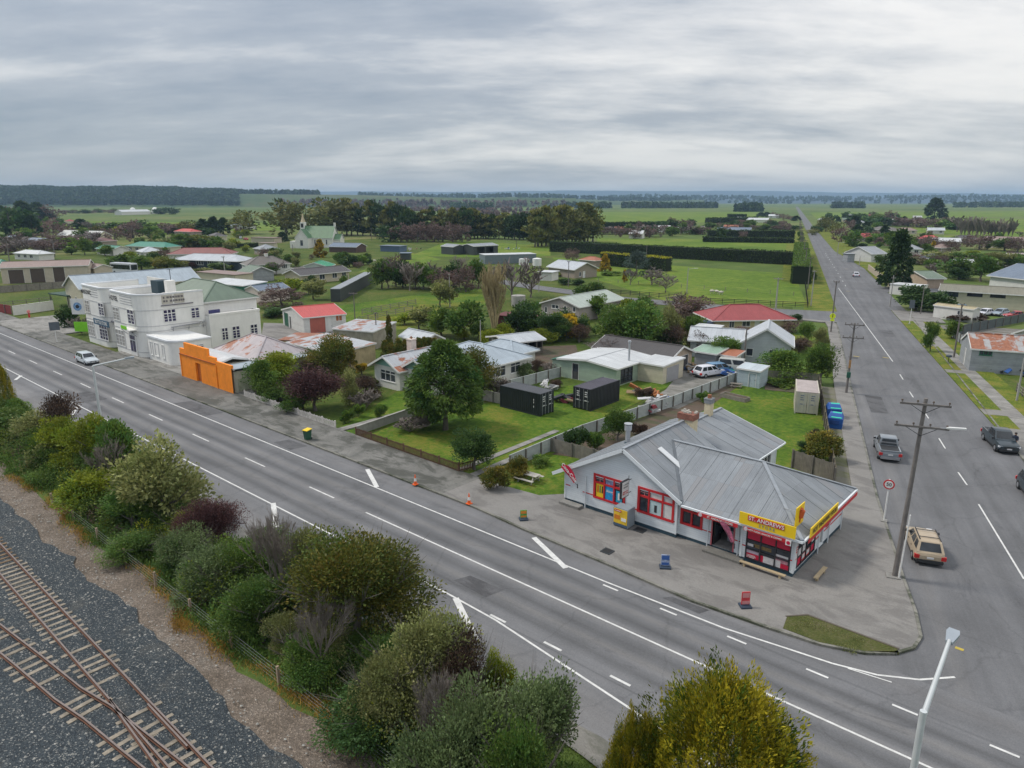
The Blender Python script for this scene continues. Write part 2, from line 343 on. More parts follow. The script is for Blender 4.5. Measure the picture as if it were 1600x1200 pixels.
asph2 = Masphalt('side_road_seal',(.142,.144,.150), -SA, [(_c0 - 1.2,.6,(.86,) * 3),(_c0 + 1.2,.6,(.86,) * 3),(_c0 + 3.4,1.2,(.93,) * 3),(_c0 - 3.4,.6,(1.06,) * 3),(_c0 + 6,.8,(1.1,1.08,1.05))])
path_m = Mpave('old_pavement',(.10,.10,.09),(.20,.195,.18),(.055,.057,.047),(3.,0))
apron_m = Mpave('apron_seal',(.185,.178,.166),(.235,.225,.21),(.145,.138,.13), None, .35)
conc_m = Mpave('pale_concrete',(.20,.195,.18),(.28,.27,.25),(.14,.135,.12),(2.4,2.4))
kerb_m = Mpave('kerb_concrete',(.13,.13,.11),(.25,.24,.21),(.035,.045,.02),(.9,0), .9)
grav_m = Mpave('yard_gravel',(.16,.155,.14),(.24,.23,.21),(.11,.11,.09))
dirt_m = Mpave('bare_soil',(.06,.042,.028),(.11,.075,.05),(.05,.055,.02))
paint = M('road_paint',(.62,.62,.60), .6,.16,3.)
def flat(name, pts, z, m, kind='structure', th=None):
    mb = MB()
    if th: mb.prism(pts, z - th, z)
    else: mb.poly([(p[0], p[1], z) for p in pts])
    o = mb.build(name, m)
    if kind: o['kind'] = kind
    return o
def ccw(pts):
    a = sum(pts[i - 1][0] * pts[i][1] - pts[i][0] * pts[i - 1][1] for i in range(len(pts))); return pts if a > 0 else pts[::-1]
GP = lambda *px: ccw([G(*p) for p in px])
flat('ground', [(-20000,-20000),(20000,-20000),(20000,20000),(-20000,20000)], 0, far_gr)
flat('town_ground', [(-330,-21),(-6,-21),(-3,60),(-30,130),(-60,150),(-130,215),(-330,260)], .004, town_gr)
# paddocks, measured from the photograph
for i, (pts, m_) in enumerate([
    (((862,402),(1241,428),(1262,480),(1040,470),(935,438),(880,420)), pasture),
    (((930,372),(1243,376),(1241,408),(940,388)), pasture),(((640,400),(700,377),(860,383),(860,400),(760,402)), pasture),
    (((500,482),(765,445),(790,470),(560,520)), grass),(((560,425),(640,395),(690,405),(610,425)), pasture),
    (((545,505),(620,478),(760,470),(700,500),(560,530)), grass_y),(((90,345),(440,348),(440,360),(240,362),(90,356)), pasture),
    (((90,323),(420,325),(425,345),(90,342)), far_gr),(((700,331),(1190,331),(1210,349),(700,344)), pasture),
    (((1440,340),(1600,342),(1600,372),(1400,362)), pasture),(((1265,332),(1600,330),(1600,338),(1280,345)), pasture),
    (((1265,425),(1290,425),(1312,488),(1255,488),(1262,445)), grass_y),(((1475,368),(1560,369),(1560,378),(1470,377)), pasture),
    (((550,690),(640,655),(905,600),(1060,597),(880,690),(745,745)), grass),(((530,670),(640,600),(640,655),(553,683)), grass),
    (((750,752),(860,700),(930,720),(880,790),(755,760)), grass),(((930,700),(1190,580),(1285,600),(1303,745),(1180,790),(960,740)), grass),
    (((1160,509),(1295,520),(1310,590),(1200,590),(1090,560)), grass)]):
    flat('paddock', [(p[0], p[1]) for p in GP(*pts)], .008 + .0042 * i, m_)
# highway and side road
flat('highway', [(-700,-19.6),(90,-19.6),(90,-5.65),(-700,-5.65)], .10, asph)
ax = (-.3465,.938)
def sr(t, w): return (8.93 + ax[0] * t + ax[1] * w, 65.25 + ax[1] * t - ax[0] * w)      # side-road frame: t along from a centre point, w to the right
Lk_ = [(20,-5.66),(24,-4.9),(25.86,-1.63),(24.98,.92),(18.59,17.28),(6.5,51.8),(-10.2,99.8),(-11.6,104),(-16,118.5),(-37.5,177.8), sr(250,-4.2), sr(500,-3.8), sr(2600,-3.6)]
Rk_ = [sr(2600,3.6), sr(500,3.8), sr(260,4.5), sr(170,9.6), sr(67,9.2), sr(3,9.2), G(1600,722),(40,-3),(44,-5.66)]
flat('side_road', Lk_ + Rk_, .104, asph2)
flat('cross_street', ccw([(-11.6,104),(-16,118.5),(-26,114.6),(-45,110.5),(-62,108.5),(-92,113),(-130,122),(-131,116),(-92,106),(-62,102),(-45,103),(-26,104)]), .1, asph2)
flat('cross_street', ccw([sr(100,8.8), sr(113,8.8), sr(118,40), sr(111,40)]), .1, asph2)
for q_ in ((sr(118,-4.6), sr(250,-4.3), sr(600,-4), sr(600,-16), sr(250,-17), sr(118,-17)),(sr(119,9.5), sr(170,9.9), sr(260,4.6), sr(600,4), sr(600,13), sr(260,15), sr(119,16))): flat('verge', ccw(list(q_)), .09, grass_y)
flat('driveway', [sr(205,6), sr(214,6), sr(214,30), sr(205,30)], .097, grav_m)
patch_m = Mpave('tar_patch',(.075,.076,.08),(.11,.11,.115),(.05,.05,.053), None, 1.2)
for x0, y0, x1, y1 in ((-52,-7.9,-44,-6.0),(-30.5,-7.6,-27,-6.1),(-14,-19.2,-9.5,-16.6),(-10.2,-18.9,-8.2,-17.4),(2,-14.3,5.2,-13.2),(13,-7.4,15.8,-6.9),(-66,-14.6,-60,-12.4)): flat('road_patch', [(x0, y0),(x1 - .3, y0 - .1),(x1, y1 + .15),(x0 + .4, y1)], .1085, patch_m)
for t0, w0, t1, w1 in ((-22,-5.6,-14,-3.8),(30,1.2,37,3.1),(-30,6,-26,8),(8,-5.9,10,-4.6)): flat('road_patch', ccw([sr(t0, w0), sr(t1, w0), sr(t1 - .3, w1), sr(t0 + .2, w1)]), .1085, patch_m)
# painted lines
def line(pts, w, z=.112):
    mb = MB()
    for a, b in zip(pts, pts[1:]):
        d = Vector((b[0] - a[0], b[1] - a[1])); d.normalize(); n = Vector((-d.y, d.x)) * w / 2
        mb.poly([(a[0] - n.x, a[1] - n.y, z),(b[0] - n.x, b[1] - n.y, z),(b[0] + n.x, b[1] + n.y, z),(a[0] + n.x, a[1] + n.y, z)])
    o = mb.build('road_marking', paint); o['kind'] = 'structure'; return o
line([(-300,-8.1),(9.3,-8.1),(17.2,-7.9),(20.5,-7.45),(22.87,-7.15),(24.9,-6.6),(26.6,-5.6),(27.9,-4.2)], .13)
line([(-300,-15.65),(3,-15.65),(7,-15.8),(16.8,-17.0),(24,-18.1)], .13)
line([(-10.35,-11.7),(60,-11.7)], .13)
for k in range(-26,0):
    x = -14.5 + 10.55 * (k + 1); line([(x - 3.5,-11.7),(x, -11.7)], .13,.1165)
for x0 in (9.46,13.5,17.7,22,26.05,30): line([(x0,-8.5),(x0 + 1.1,-8.5)], .14,.1165)
for x0 in (6.4,10.4,14.7,18.9,23): line([(x0,-15.6),(x0 + 1.2,-15.6)], .16,.1165)
line([(23.6,-7.05),(25.6,-6.75)], .08,.1165)
for a, b in (((427,788),(432,826)),((712,937),(745,1005)),((574,735),(589,763)),((834,842),(884,890)),((33,588),(24,595)),((123,634),(112,650))):
    if a == b: continue
    A, B = G(*a), G(*b); line([A, B], .38,.1165)
for t0, t1 in ((60,14), ): pass
for a, b in (((1310,450),(1395,565)),((1406,585),(1411,593)),((1421,612),(1427,621)),((1445,645),(1451,654)),((1467,685),(1477,701)),((1497,738),(1511,758)),((1529,788),(1600,905))):
    line([G(*a, .1), G(*b, .1)], .12,.1165)
for k in range(12): line([sr(110 + 12 * k, .0), sr(113.5 + 12 * k, 0)], .12,.1165)
for (x_, y_) in ((1338,557),(1384,559),(1322,420),(1325,455)):
    A = G(x_, y_, .1); o = flat('road_marking', [(A[0] - .45, A[1] - .14),(A[0] + .45, A[1] - .14),(A[0] + .45, A[1] + .14),(A[0] - .45, A[1] + .14)], .1165, M('yellow_paint',(.45,.34,.05), .7))
A = G(1499,1014,.1); flat('road_marking', [(A[0] - .2, A[1] - .12),(A[0] + .2, A[1] - .12),(A[0] + .2, A[1] + .12),(A[0] - .2, A[1] + .12)], .1165, MATS['yellow_paint'])
# kerbs: short kerb stones with joints, and footpaths raised behind them
def kerb(pts, w=.17, z=.24, m=None):
    mb = MB()
    for a, b in zip(pts, pts[1:]): mb.bar((a[0], a[1], z / 2),(b[0], b[1], z / 2), w, z)
    o = mb.build('kerb', m or kerb_m); o['kind'] = 'structure'; return o
front = [(-300,-5.55),(-4.7,-5.55),(.65,-5.95),(8.85,-6.25),(14.6,-6.6),(19.1,-6.3),(21.85,-5.98),(23.9,-5.2),(25.1,-4.2),(25.75,-3),(25.8,-1.63),(24.98,.92),(23.55,4.44),(18.59,17.28),(6.5,51.8),(-9.6,98.2),(-12,104)]
kerb(front)
flat('footpath', ccw([(-300,-5.5),(-8.4,-5.5),(-8.4,-.9),(-300,-.9)]), .22, path_m, th=.2)
flat('shop_apron', ccw(front[1:14] + [(14.9,17.3),(15.3,10),(18.1,9.9),(18.1,2),(0,2),(-2.2,-.5),(-8.39,-1.2),(-8.39,-5.5),(-4.75,-5.5)]), .215, apron_m, th=.2)
flat('footpath', ccw([(18.5,17.29),(6.42,51.8),(-9.7,98.2),(-11.9,103.6),(-13.6,103.2),(-11.2,97.6),(4.6,51.2),(16.7,17.29)]), .215, apron_m, th=.2)
flat('verge', ccw([(16.69,17.3),(4.6,51.2),(2.9,50.6),(15.1,17.3)]), .16, Mpave('weedy_verge',(.13,.125,.10),(.17,.16,.12),(.10,.11,.035), None, .4), th=.15)
flat('footpath', ccw([(-11.6,103.9),(-26,103.9),(-45,102.9),(-45,100.9),(-26,101.9),(-13.5,102)]), .2, apron_m, th=.18)
# right-hand side of the side road: kerb, grass berm, path, verge
rk = [(33.5,13.5), G(1600,722), sr(3,9.2), sr(67,9.2), sr(97,9.2)]
kerb(rk[:2] + [(15.45,68.5),(5.0,99.5),(-4.7,129.2)])
def off(p, d): return (p[0] + ax[1] * d, p[1] - ax[0] * d)
b0, b1 = (26.45,35.33),(-4.7,129.2)
def along(t, d): p = (b0[0] + ax[0] * t, b0[1] + ax[1] * t); return off(p, d)
flat('berm', [along(-24,.1), along(99,.1), along(99,2.6), along(-24,2.6)], .19, grass_y, th=.18)
flat('footpath', [along(-24,2.3), along(99,2.3), along(99,4.0), along(-24,4.0)], .197, conc_m, th=.18)
flat('verge', [along(-24,4.0), along(99,4.0), along(99,6.2), along(-24,6.2)], .18, grass_y, th=.18)
for t0, t1, d1 in ((-3,10.5,9),(15.6,18.0,4),(37,39,3),(57,59,3),(84,99,8)):
    flat('driveway', [along(t0,.12), along(t1,.12), along(t1, d1), along(t0, d1)], .201, apron_m, th=.18)
flat('yard', [along(26,6.3), along(60,6.3), along(60,40), along(26,40)], .03, town_gr)
flat('yard', [along(61,6.3), along(82,6.3), along(82,45), along(61,45)], .04, Mpave('car_yard',(.13,.12,.11),(.2,.19,.17),(.09,.09,.06)))
# yards, drives and garden paths behind the frontage
flat('yard', GP((1040,610),(1075,568),(1150,575),(1165,590),(1060,640),(1000,635)), .10, grav_m)
flat('yard', GP((405,545),(412,505),(540,510),(560,520),(470,540)), .10, apron_m)
flat('hotel_forecourt', ccw([(-88,-.85),(-48.6,-.85),(-48.6,.9),(-76,3),(-88,1)]), .205, conc_m, th=.2)
flat('hotel_forecourt', ccw([(-137,-.85),(-112,-.85),(-112,6),(-137,6)]), .205, conc_m, th=.2)
flat('hotel_forecourt', ccw([(-137,-5.4),(-118,-5.4),(-118,-.9),(-137,-.9)]), .224, conc_m)
flat('forecourt', ccw([(-65,-5.4),(-51,-5.4),(-51,-.9),(-65,-.9)]), .224, Mpave('dark_seal',(.10,.098,.09),(.15,.145,.13),(.07,.07,.06)))
flat('garden_path', ccw([(-29.3,-.9),(-28.3,-.9),(-28.0,9),(-31,14),(-32,13.5),(-29.1,8.8)]), .18, conc_m, th=.15)
flat('driveway', ccw([(-9.9,-1),(-9.1,-1),(-9.4,14),(-10.2,14)]), .12, conc_m); flat('driveway', ccw([(-11.6,-1),(-10.9,-1),(-11.2,14),(-11.9,14)]), .12, conc_m)
flat('garden_bed', ccw([(-7.6,8),(-3.5,9.5),(-2,20),(-5.2,45),(-6.6,45)]), .09, dirt_m)
flat('garden_bed', GP((775,545),(900,540),(905,560),(860,575),(770,560)), .11, dirt_m)
flat('garden_bed', GP((1195,600),(1270,607),(1262,617),(1195,610)), .12, dirt_m)
isl = ccw([(19.54,-4.6),(20.4,-3.7),(25.1,-3.75),(25.3,-4.1),(23.9,-5.1),(21.8,-5.88),(19.8,-5.9)])
flat('grass_island', isl, .24, Mgrass('worn_grass',(.06,.075,.02),(.09,.10,.03),(.13,.12,.06), .8), th=.1)
flat('island_edging', ccw([(19.44,-4.62),(20.36,-3.6),(25.2,-3.65),(25.2,-3.77),(20.4,-3.72),(19.56,-4.62)]), .26, M('timber_edging',(.09,.075,.055)), th=.15)
# railway formation
ball_m, N, L, b = nodes('ballast')
v = N.new('ShaderNodeTexVoronoi'); v.inputs['Scale'].default_value = 19; L.new(pos(N), v.inputs['Vector'])
sx = N.new('ShaderNodeSeparateXYZ'); L.new(v.outputs['Color'], sx.inputs[0])
cc = ramp(N, L, sx.outputs[0], [(.0,(.012,.018,.024)),(.55,(.034,.049,.060)),(.88,(.065,.078,.084)),(.98,(.26,.26,.24))])
cc = mixc(N, L, ramp(N, L, noise(N, L, pos(N), .35,5,.6), [(.55,(0,0,0)),(.78,(.6,) * 3)]), cc, (.12,.115,.10)); L.new(cc, b.inputs['Base Color']); b.inputs['Roughness'].default_value = .85
bump(N, L, b, v.outputs['Distance'], 1.,.06)
gr_m, N, L, b = nodes('trackside_gravel')
v = N.new('ShaderNodeTexVoronoi'); v.inputs['Scale'].default_value = 16; L.new(pos(N), v.inputs['Vector']); sx = N.new('ShaderNodeSeparateXYZ'); L.new(v.outputs['Color'], sx.inputs[0])
cc = ramp(N, L, noise(N, L, pos(N), .5,6,.7), [(.3,(.105,.082,.060)),(.55,(.175,.142,.112)),(.75,(.19,.178,.158))])
cc = mixc(N, L, 1., cc, ramp(N, L, sx.outputs[0], [(0,(.6,) * 3),(.8,(1.1,) * 3),(1,(1.8,) * 3)]),'MULTIPLY'); L.new(cc, b.inputs['Base Color']); b.inputs['Roughness'].default_value = .9
bump(N, L, b, v.outputs['Distance'], .8,.05)
rng = np.random.default_rng(3)
def strip(name, x0, x1, dx, ya, yb, z, m, amp=.35, seed=1):      # strip with wavy edges
    r = np.random.default_rng(seed); xs = np.arange(x0, x1 + dx, dx); wa = np.convolve(r.normal(0, amp, len(xs) + 4), np.ones(5) / 2.2,'valid'); wb = np.convolve(r.normal(0, amp, len(xs) + 4), np.ones(5) / 2.2,'valid')
    mb = MB(); n = len(xs)
    for x, a, c in zip(xs, wa, wb): mb.v += [(x, ya + a, z),(x, yb + c, z)]
    for i in range(n - 1): mb.f.append((2 * i, 2 * i + 2,2 * i + 3,2 * i + 1)); mb.m.append(0)
    o = mb.build(name, m); o['kind'] = 'structure'; return o
strip('trackside_ground',-120,60,1.5,-44,-27.2,.02, gr_m, .3,4)
strip('ballast_bed',-45,60,.8,-44,-29.4,.12, ball_m, .22,5)
strip('highway_shoulder',-120,60,1.2,-20.9,-19.5,.104, grav_m, .2,6)
# ------------------------------------------------------------ buildings
WHITE = M('white_joinery',(.72,.72,.70), .5,.06)
DARK = M('dark_joinery',(.03,.03,.035), .5,.05)
GL = Mglass()
CURT = M('net_curtain',(.35,.34,.32), .8,.15,3)
FOOT = []
class Face:                                         # a wall plane in local building coordinates
    def __init__(s, o, d): s.o = o; s.d = d; s.n = (d[1], -d[0])
    def pt(s, u, n, z): return (s.o[0] + s.d[0] * u + s.n[0] * n, s.o[1] + s.d[1] * u + s.n[1] * n, z)
    def box(s, mb, u0, u1, n0, n1, z0, z1, mi=0):
        k = len(mb.v); mb.v += [s.pt(u0, n0, z0), s.pt(u1, n0, z0), s.pt(u1, n1, z0), s.pt(u0, n1, z0), s.pt(u0, n0, z1), s.pt(u1, n0, z1), s.pt(u1, n1, z1), s.pt(u0, n1, z1)]
        for f in ((0,3,2,1),(4,5,6,7),(0,1,5,4),(1,2,6,5),(2,3,7,6),(3,0,4,7)): mb.f.append(tuple(k + i for i in f)[::-1]); mb.m.append(mi)
def wallface(mb, fc, L_, z0, z1, holes, mi=0, rev=.12):
    us = sorted({0, L_} | {h[0] for h in holes} | {h[1] for h in holes}); zs = sorted({z0, z1} | {h[2] for h in holes} | {h[3] for h in holes})
    us = [u for u in us if 0 <= u <= L_]; zs = [z for z in zs if z0 <= z <= z1]
    for ua, ub in zip(us, us[1:]):
        for za, zb in zip(zs, zs[1:]):
            uc, zc = (ua + ub) / 2,(za + zb) / 2
            if any(h[0] < uc < h[1] and h[2] < zc < h[3] for h in holes): continue
            mb.poly([fc.pt(ua, 0, za), fc.pt(ub, 0, za), fc.pt(ub, 0, zb), fc.pt(ua, 0, zb)], mi)
    for a, b, c, d in holes:
        for p in (((a, c),(b, c)),((b, c),(b, d)),((b, d),(a, d)),((a, d),(a, c))):
            (u0, w0),(u1, w1) = p; mb.poly([fc.pt(u0,0, w0), fc.pt(u0,-rev, w0), fc.pt(u1,-rev, w1), fc.pt(u1,0, w1)], mi)
def window(par, fc, u0, u1, z0, z1, nx=2, nz=1, fm=None, gm=None, fw=.07, top=None, sill=True, split=None):
    fm = fm or WHITE; gm = gm or GL; mb = MB()
    fc.box(mb, u0, u1,-.1,.03, z0, z0 + fw); fc.box(mb, u0, u1,-.1,.03, z1 - fw, z1); fc.box(mb, u0, u0 + fw, -.1,.028, z0 + fw, z1 - fw); fc.box(mb, u1 - fw, u1,-.1,.028, z0 + fw, z1 - fw)
    w = u1 - u0
    for i in range(1, nx): fc.box(mb, u0 + w * i / nx - fw / 2, u0 + w * i / nx + fw / 2,-.09,.015, z0 + fw, z1 - fw)
    for i in range(1, nz): z = z0 + (z1 - z0) * i / nz; fc.box(mb, u0 + fw, u1 - fw, -.085,.01, z - fw * .4, z + fw * .4)
    if split: z = z0 + (z1 - z0) * split; fc.box(mb, u0 + fw, u1 - fw, -.088,.012, z - fw / 2, z + fw / 2)
    if sill: fc.box(mb, u0 - .05, u1 + .05,-.02,.08, z0 - .05, z0)
    f = mb.build('window', fm, par); p = MB(); p.poly([fc.pt(u0 + .02,-.07, z0 + .02), fc.pt(u1 - .02,-.07, z0 + .02), fc.pt(u1 - .02,-.07, z1 - .02), fc.pt(u0 + .02,-.07, z1 - .02)]); p.build('pane', gm, f); return f
def door(par, fc, u0, u1, z0, z1, m, glass=False, ribs=0):
    mb = MB(); fc.box(mb, u0, u1,-.1,-.05, z0, z1)
    if ribs:
        for i in range(ribs): z = z0 + (z1 - z0) * i / ribs; fc.box(mb, u0 + .02, u1 - .02,-.05,-.03, z + .02, z + (z1 - z0) / ribs - .02)
    else: fc.box(mb, u0 + .12, u1 - .12,-.05,-.04, z0 + .15, z0 + (z1 - z0) * .45)
    for a, b in ((u0 - .06, u0),(u1, u1 + .06)): fc.box(mb, a, b, -.1,.03, z0, z1 + .06,1)
    fc.box(mb, u0, u1,-.1,.03, z1, z1 + .06,1)
    d = mb.build('garage_door' if ribs else 'door', [m, WHITE], par)
    h = MB(); fc.box(h, (u0 + u1) / 2 - .1 if ribs else u1 - .15,(u0 + u1) / 2 + .1 if ribs else u1 - .09,-.05,.0, z0 + (.5 if ribs else 1), z0 + (.55 if ribs else 1.1)); h.build('handle', DARK, d)
    if glass: p = MB(); fc.box(p, u0 + .12, u1 - .12,-.05,-.035, z0 + (z1 - z0) * .5, z1 - .15); p.build('pane', GL, d)
    return d
FASC = M('white_fascia',(.70,.70,.68), .5,.06)
def roof(par, x0, x1, y0, y1, z, kind, rise, rm, fasc=None, th=.09, ridge=True, name='roof', ridge_at=.5, gutter=True):
    fasc = fasc or FASC; mb = MB(); cx, cy = x0 + (x1 - x0) * ridge_at, y0 + (y1 - y0) * ridge_at; caps = []
    if kind == 'gx':
        mb.slab([(x0, y0, z),(x1, y0, z),(x1, cy, z + rise),(x0, cy, z + rise)], th, 0); mb.slab([(x0, cy, z + rise),(x1, cy, z + rise),(x1, y1, z),(x0, y1, z)], th, 0); caps = [((x0, cy, z + rise),(x1, cy, z + rise))]
    elif kind == 'gy':
        mb.slab([(x0, y0, z),(cx, y0, z + rise),(cx, y1, z + rise),(x0, y1, z)], th, 1); mb.slab([(cx, y0, z + rise),(x1, y0, z),(x1, y1, z),(cx, y1, z + rise)], th, 1); caps = [((cx, y0, z + rise),(cx, y1, z + rise))]
    elif kind == 'hip':
        if x1 - x0 >= y1 - y0: k = (y1 - y0) / 2; a, b = (x0 + k, cy, z + rise),(x1 - k, cy, z + rise)
        else: k = (x1 - x0) / 2; a, b = (cx, y0 + k, z + rise),(cx, y1 - k, z + rise)
        c00, c10, c11, c01 = (x0, y0, z),(x1, y0, z),(x1, y1, z),(x0, y1, z)
        if x1 - x0 >= y1 - y0: pl = [([c00, c10, b, a], 0),([c10, c11, b], 1),([c11, c01, a, b], 0),([c01, c00, a], 1)]
        else: pl = [([c00, c10, a], 0),([c10, c11, b, a], 1),([c11, c01, b], 0),([c01, c00, a, b], 1)]
        for p, mi in pl: mb.slab(p, th, mi)
        caps = [(a, b),(c00, a),(c10, a if y1 - y0 > x1 - x0 else b),(c11, b),(c01, b if y1 - y0 > x1 - x0 else a)]
    elif kind == 'my': mb.slab([(x0, y0, z),(x1, y0, z),(x1, y1, z + rise),(x0, y1, z + rise)], th, 0)     # rises to the back
    elif kind == 'mx': mb.slab([(x0, y0, z),(x1, y0, z + rise),(x1, y1, z + rise),(x0, y1, z)], th, 1)
    r = mb.build(name, rm, par)
    if caps and ridge:
        c = MB()
        for a, b in caps: c.bar((a[0], a[1], a[2] + .03),(b[0], b[1], b[2] + .03), .26,.06)
        c.build('ridge_cap', rm[0], r)
    f = MB(); g = .12
    if kind in ('gx','hip','my','flat'): f.box(x0, y0 - .06, z - .2, x1, y0, z - .0)
    if kind in ('gx','hip'): f.box(x0, y1, z - .2, x1, y1 + .06, z)
    if kind in ('gy','hip','mx'): f.box(x0 - .06, y0, z - .2, x0, y1, z)
    if kind in ('gy','hip'): f.box(x1, y0, z - .2, x1 + .06, y1, z)
    if kind == 'gx':
        for x in (x0 - .03, x1 + .03): f.bar((x, y0, z - .08),(x, cy, z + rise - .08), .05,.24); f.bar((x, cy, z + rise - .08),(x, y1, z - .08), .05,.24)
    if kind == 'gy':
        for y in (y0 - .03, y1 + .03): f.bar((x0, y, z - .08),(cx, y, z + rise - .08), .05,.24); f.bar((cx, y, z + rise - .08),(x1, y, z - .08), .05,.24)
    if kind == 'my':
        for x in (x0 - .03, x1 + .03): f.bar((x, y0, z - .08),(x, y1, z + rise - .08), .05,.2)
    if kind == 'mx':
        for y in (y0 - .03, y1 + .03): f.bar((x0, y, z - .08),(x1, y, z + rise - .08), .05,.2)
    f.build('fascia', fasc, r); return r
def house(label, corner, xl=None, xr=None, ang=0., near='r', w=None, d=None, wh=2.6, kind='gx', rise=1.4, ov=.4, wm=None, rm=None, ops=(), name='house', cat='house', fasc=None, zr=None, base=0., ridge_at=.5, gable=None, chim=(), group=None, thing_=None):
    """corner = photo (x, y) of the near wall corner at height zr (default: eaves); xl / xr = photo columns of the other ends."""
    zr = wh if zr is None else zr
    q_ = xl if near == 'r' else xr
    if isinstance(q_, tuple):
        P1 = G(corner[0], corner[1], zr); P2 = G(q_[0], q_[1], zr); v_ = (P1[0] - P2[0], P1[1] - P2[1]) if near == 'r' else (P2[0] - P1[0], P2[1] - P1[1])
        ang = math.degrees(math.atan2(v_[1], v_[0])); w = math.hypot(*v_)
    a = R(ang); dx = (math.cos(a), math.sin(a)); dy = (-dx[1], dx[0]); A = (corner[1], corner[2]) if corner[0] == 'xy' else G(corner[0], corner[1], zr)
    if near == 'r':
        if w is None: w = abs(run(A, zr, (-dx[0], -dx[1]), xl))
        if d is None: d = abs(run(A, zr, dy, xr))
        O = (A[0] - dx[0] * w, A[1] - dx[1] * w)
    else:
        if w is None: w = abs(run(A, zr, dx, xr))
        if d is None: d = abs(run(A, zr, dy, xl))
        O = A
    w = min(max(w, 1.), 60.); d = min(max(d, 1.), 40.)
    t = thing_ or thing(name, label, cat, (O[0], O[1], 0), a, group)
    F = {'f': (Face((0,0),(1,0)), w, O, dx),'r': (Face((w, 0),(0,1)), d, (O[0] + dx[0] * w, O[1] + dx[1] * w), dy),
         'b': (Face((w, d),(-1,0)), w, None, None),'l': (Face((0, d),(0,-1)), d, O, dy)}
    holes = {k: [] for k in F}; todo = []
    for op in ops:
        mt = op[0] == 'm'; op = op[1:] if mt else op
        f, x0, y0, x1, y1, ty = op[:6]; extra = op[6] if len(op) > 6 else {}
        if mt: u0, z1, u1, z0 = x0, y0, x1, y1
        else:
            _, Lw, P0, dd = F[f]; u0, z1 = onwall(x0, y0, P0, dd); u1, z0 = onwall(x1, y1, P0, dd)
            if f == 'l': u0, u1 = d - u0, d - u1
        Lw = F[f][1]
        if u1 < u0: u0, u1 = u1, u0
        u0 = max(u0,.15); u1 = min(u1, Lw - .15); z0 = max(z0, base + .02); z1 = min(z1, wh - .06)
        if ty[0] in 'dg': z0 = base + .02
        if u1 - u0 < .3 or z1 - z0 < .3: continue
        holes[f].append((u0, u1, z0, z1)); todo.append((f, u0, u1, z0, z1, ty, extra))
    mb = MB()
    for k, (fc, Lw, _, _) in F.items(): wallface(mb, fc, Lw, base, wh, holes[k])
    gm = 1 if gable else 0
    if kind == 'gx': c = d * ridge_at; mb.poly([(0,0, wh),(0, d, wh),(0, c, wh + rise * .97)][::-1], gm); mb.poly([(w, 0, wh),(w, d, wh),(w, c, wh + rise * .97)], gm)
    if kind == 'gy': c = w * ridge_at; mb.poly([(0,0, wh),(w, 0, wh),(c, 0, wh + rise * .97)], gm); mb.poly([(0, d, wh),(w, d, wh),(c, d, wh + rise * .97)][::-1], gm)
    if kind == 'my': mb.poly([(0, d, wh),(0,0, wh),(0, d, wh + rise * .95)], 0); mb.poly([(w, 0, wh),(w, d, wh),(w, d, wh + rise * .95)], 0); mb.poly([(w, d, wh),(0, d, wh),(0, d, wh + rise * .95),(w, d, wh + rise * .95)], 0)
    if kind == 'mx': mb.poly([(0,0, wh),(w, 0, wh),(w, 0, wh + rise * .95)], 0); mb.poly([(w, d, wh),(0, d, wh),(w, d, wh + rise * .95)], 0); mb.poly([(w, 0, wh),(w, d, wh),(w, d, wh + rise * .95),(w, 0, wh + rise * .95)], 0)
    mb.poly([(0,0, wh - .01),(w, 0, wh - .01),(w, d, wh - .01),(0, d, wh - .01)], 0)
    mb.build('wall', [wm, gable or wm], t)
    k_ = rise / ((d if kind in ('gx','my') else w) * (ridge_at if kind in ('gx','gy') else 1)) if kind in ('gx','gy','my','mx') else rise / (min(w, d) / 2)
    dz = k_ * ov; e = wh - dz + .1
    if kind == 'flat':
        r = MB(); r.box(-ov, -ov, wh, w + ov, d + ov, wh + .14); r = r.build('roof', rm, t)
    else:
        rr = {'my': rise + 2 * dz, 'mx': rise + 2 * dz}.get(kind, rise + dz)
        roof(t, -ov, w + ov, -ov, d + ov, e, kind, rr, rm, fasc, ridge_at=ridge_at)
    for f, u0, u1, z0, z1, ty, ex in todo:
        fc = F[f][0]
        if ty[0] == 'w': window(t, fc, u0, u1, z0, z1, nx=int(ty[1]) if len(ty) > 1 else max(1, round((u1 - u0) / .8)), fm=ex.get('fm'), gm=ex.get('gm'), nz=ex.get('nz',1), split=ex.get('split'))
        elif ty[0] == 'd': door(t, fc, u0, u1, z0, z1, ex.get('m', WHITE), glass=ex.get('glass', False))
        elif ty[0] == 'g': door(t, fc, u0, u1, z0, z1, ex.get('m', WHITE), ribs=5)
        elif ty[0] == 'o': p = MB(); fc.box(p, u0, u1,-2.5,-2.4, z0, z1); p.build('opening_back', M('dark_interior',(.02,.02,.02)), t)
    for c in chim:
        u, v, r_, zt, m_ = c; q = MB(); q.box(u - r_, v - r_, wh * .6, u + r_, v + r_, zt); q.box(u - r_ - .06, v - r_ - .06, zt, u + r_ + .06, v + r_ + .06, zt + .12)
        ch = q.build('chimney', m_, t); q = MB(); q.tube((u, v, zt + .1),(u, v, zt + .45), .12,.1,10); q.build('chimney_pot', M('terracotta',(.30,.12,.06)), ch)
    FOOT.append((O, a, w, d))
    return t
GREY_R = Mroof('grey_iron_roof',(.27,.29,.31)); BLUE_R = Mroof('pale_blue_roof',(.36,.42,.47)); LIGHT_R = Mroof('silver_iron_roof',(.45,.48,.51))
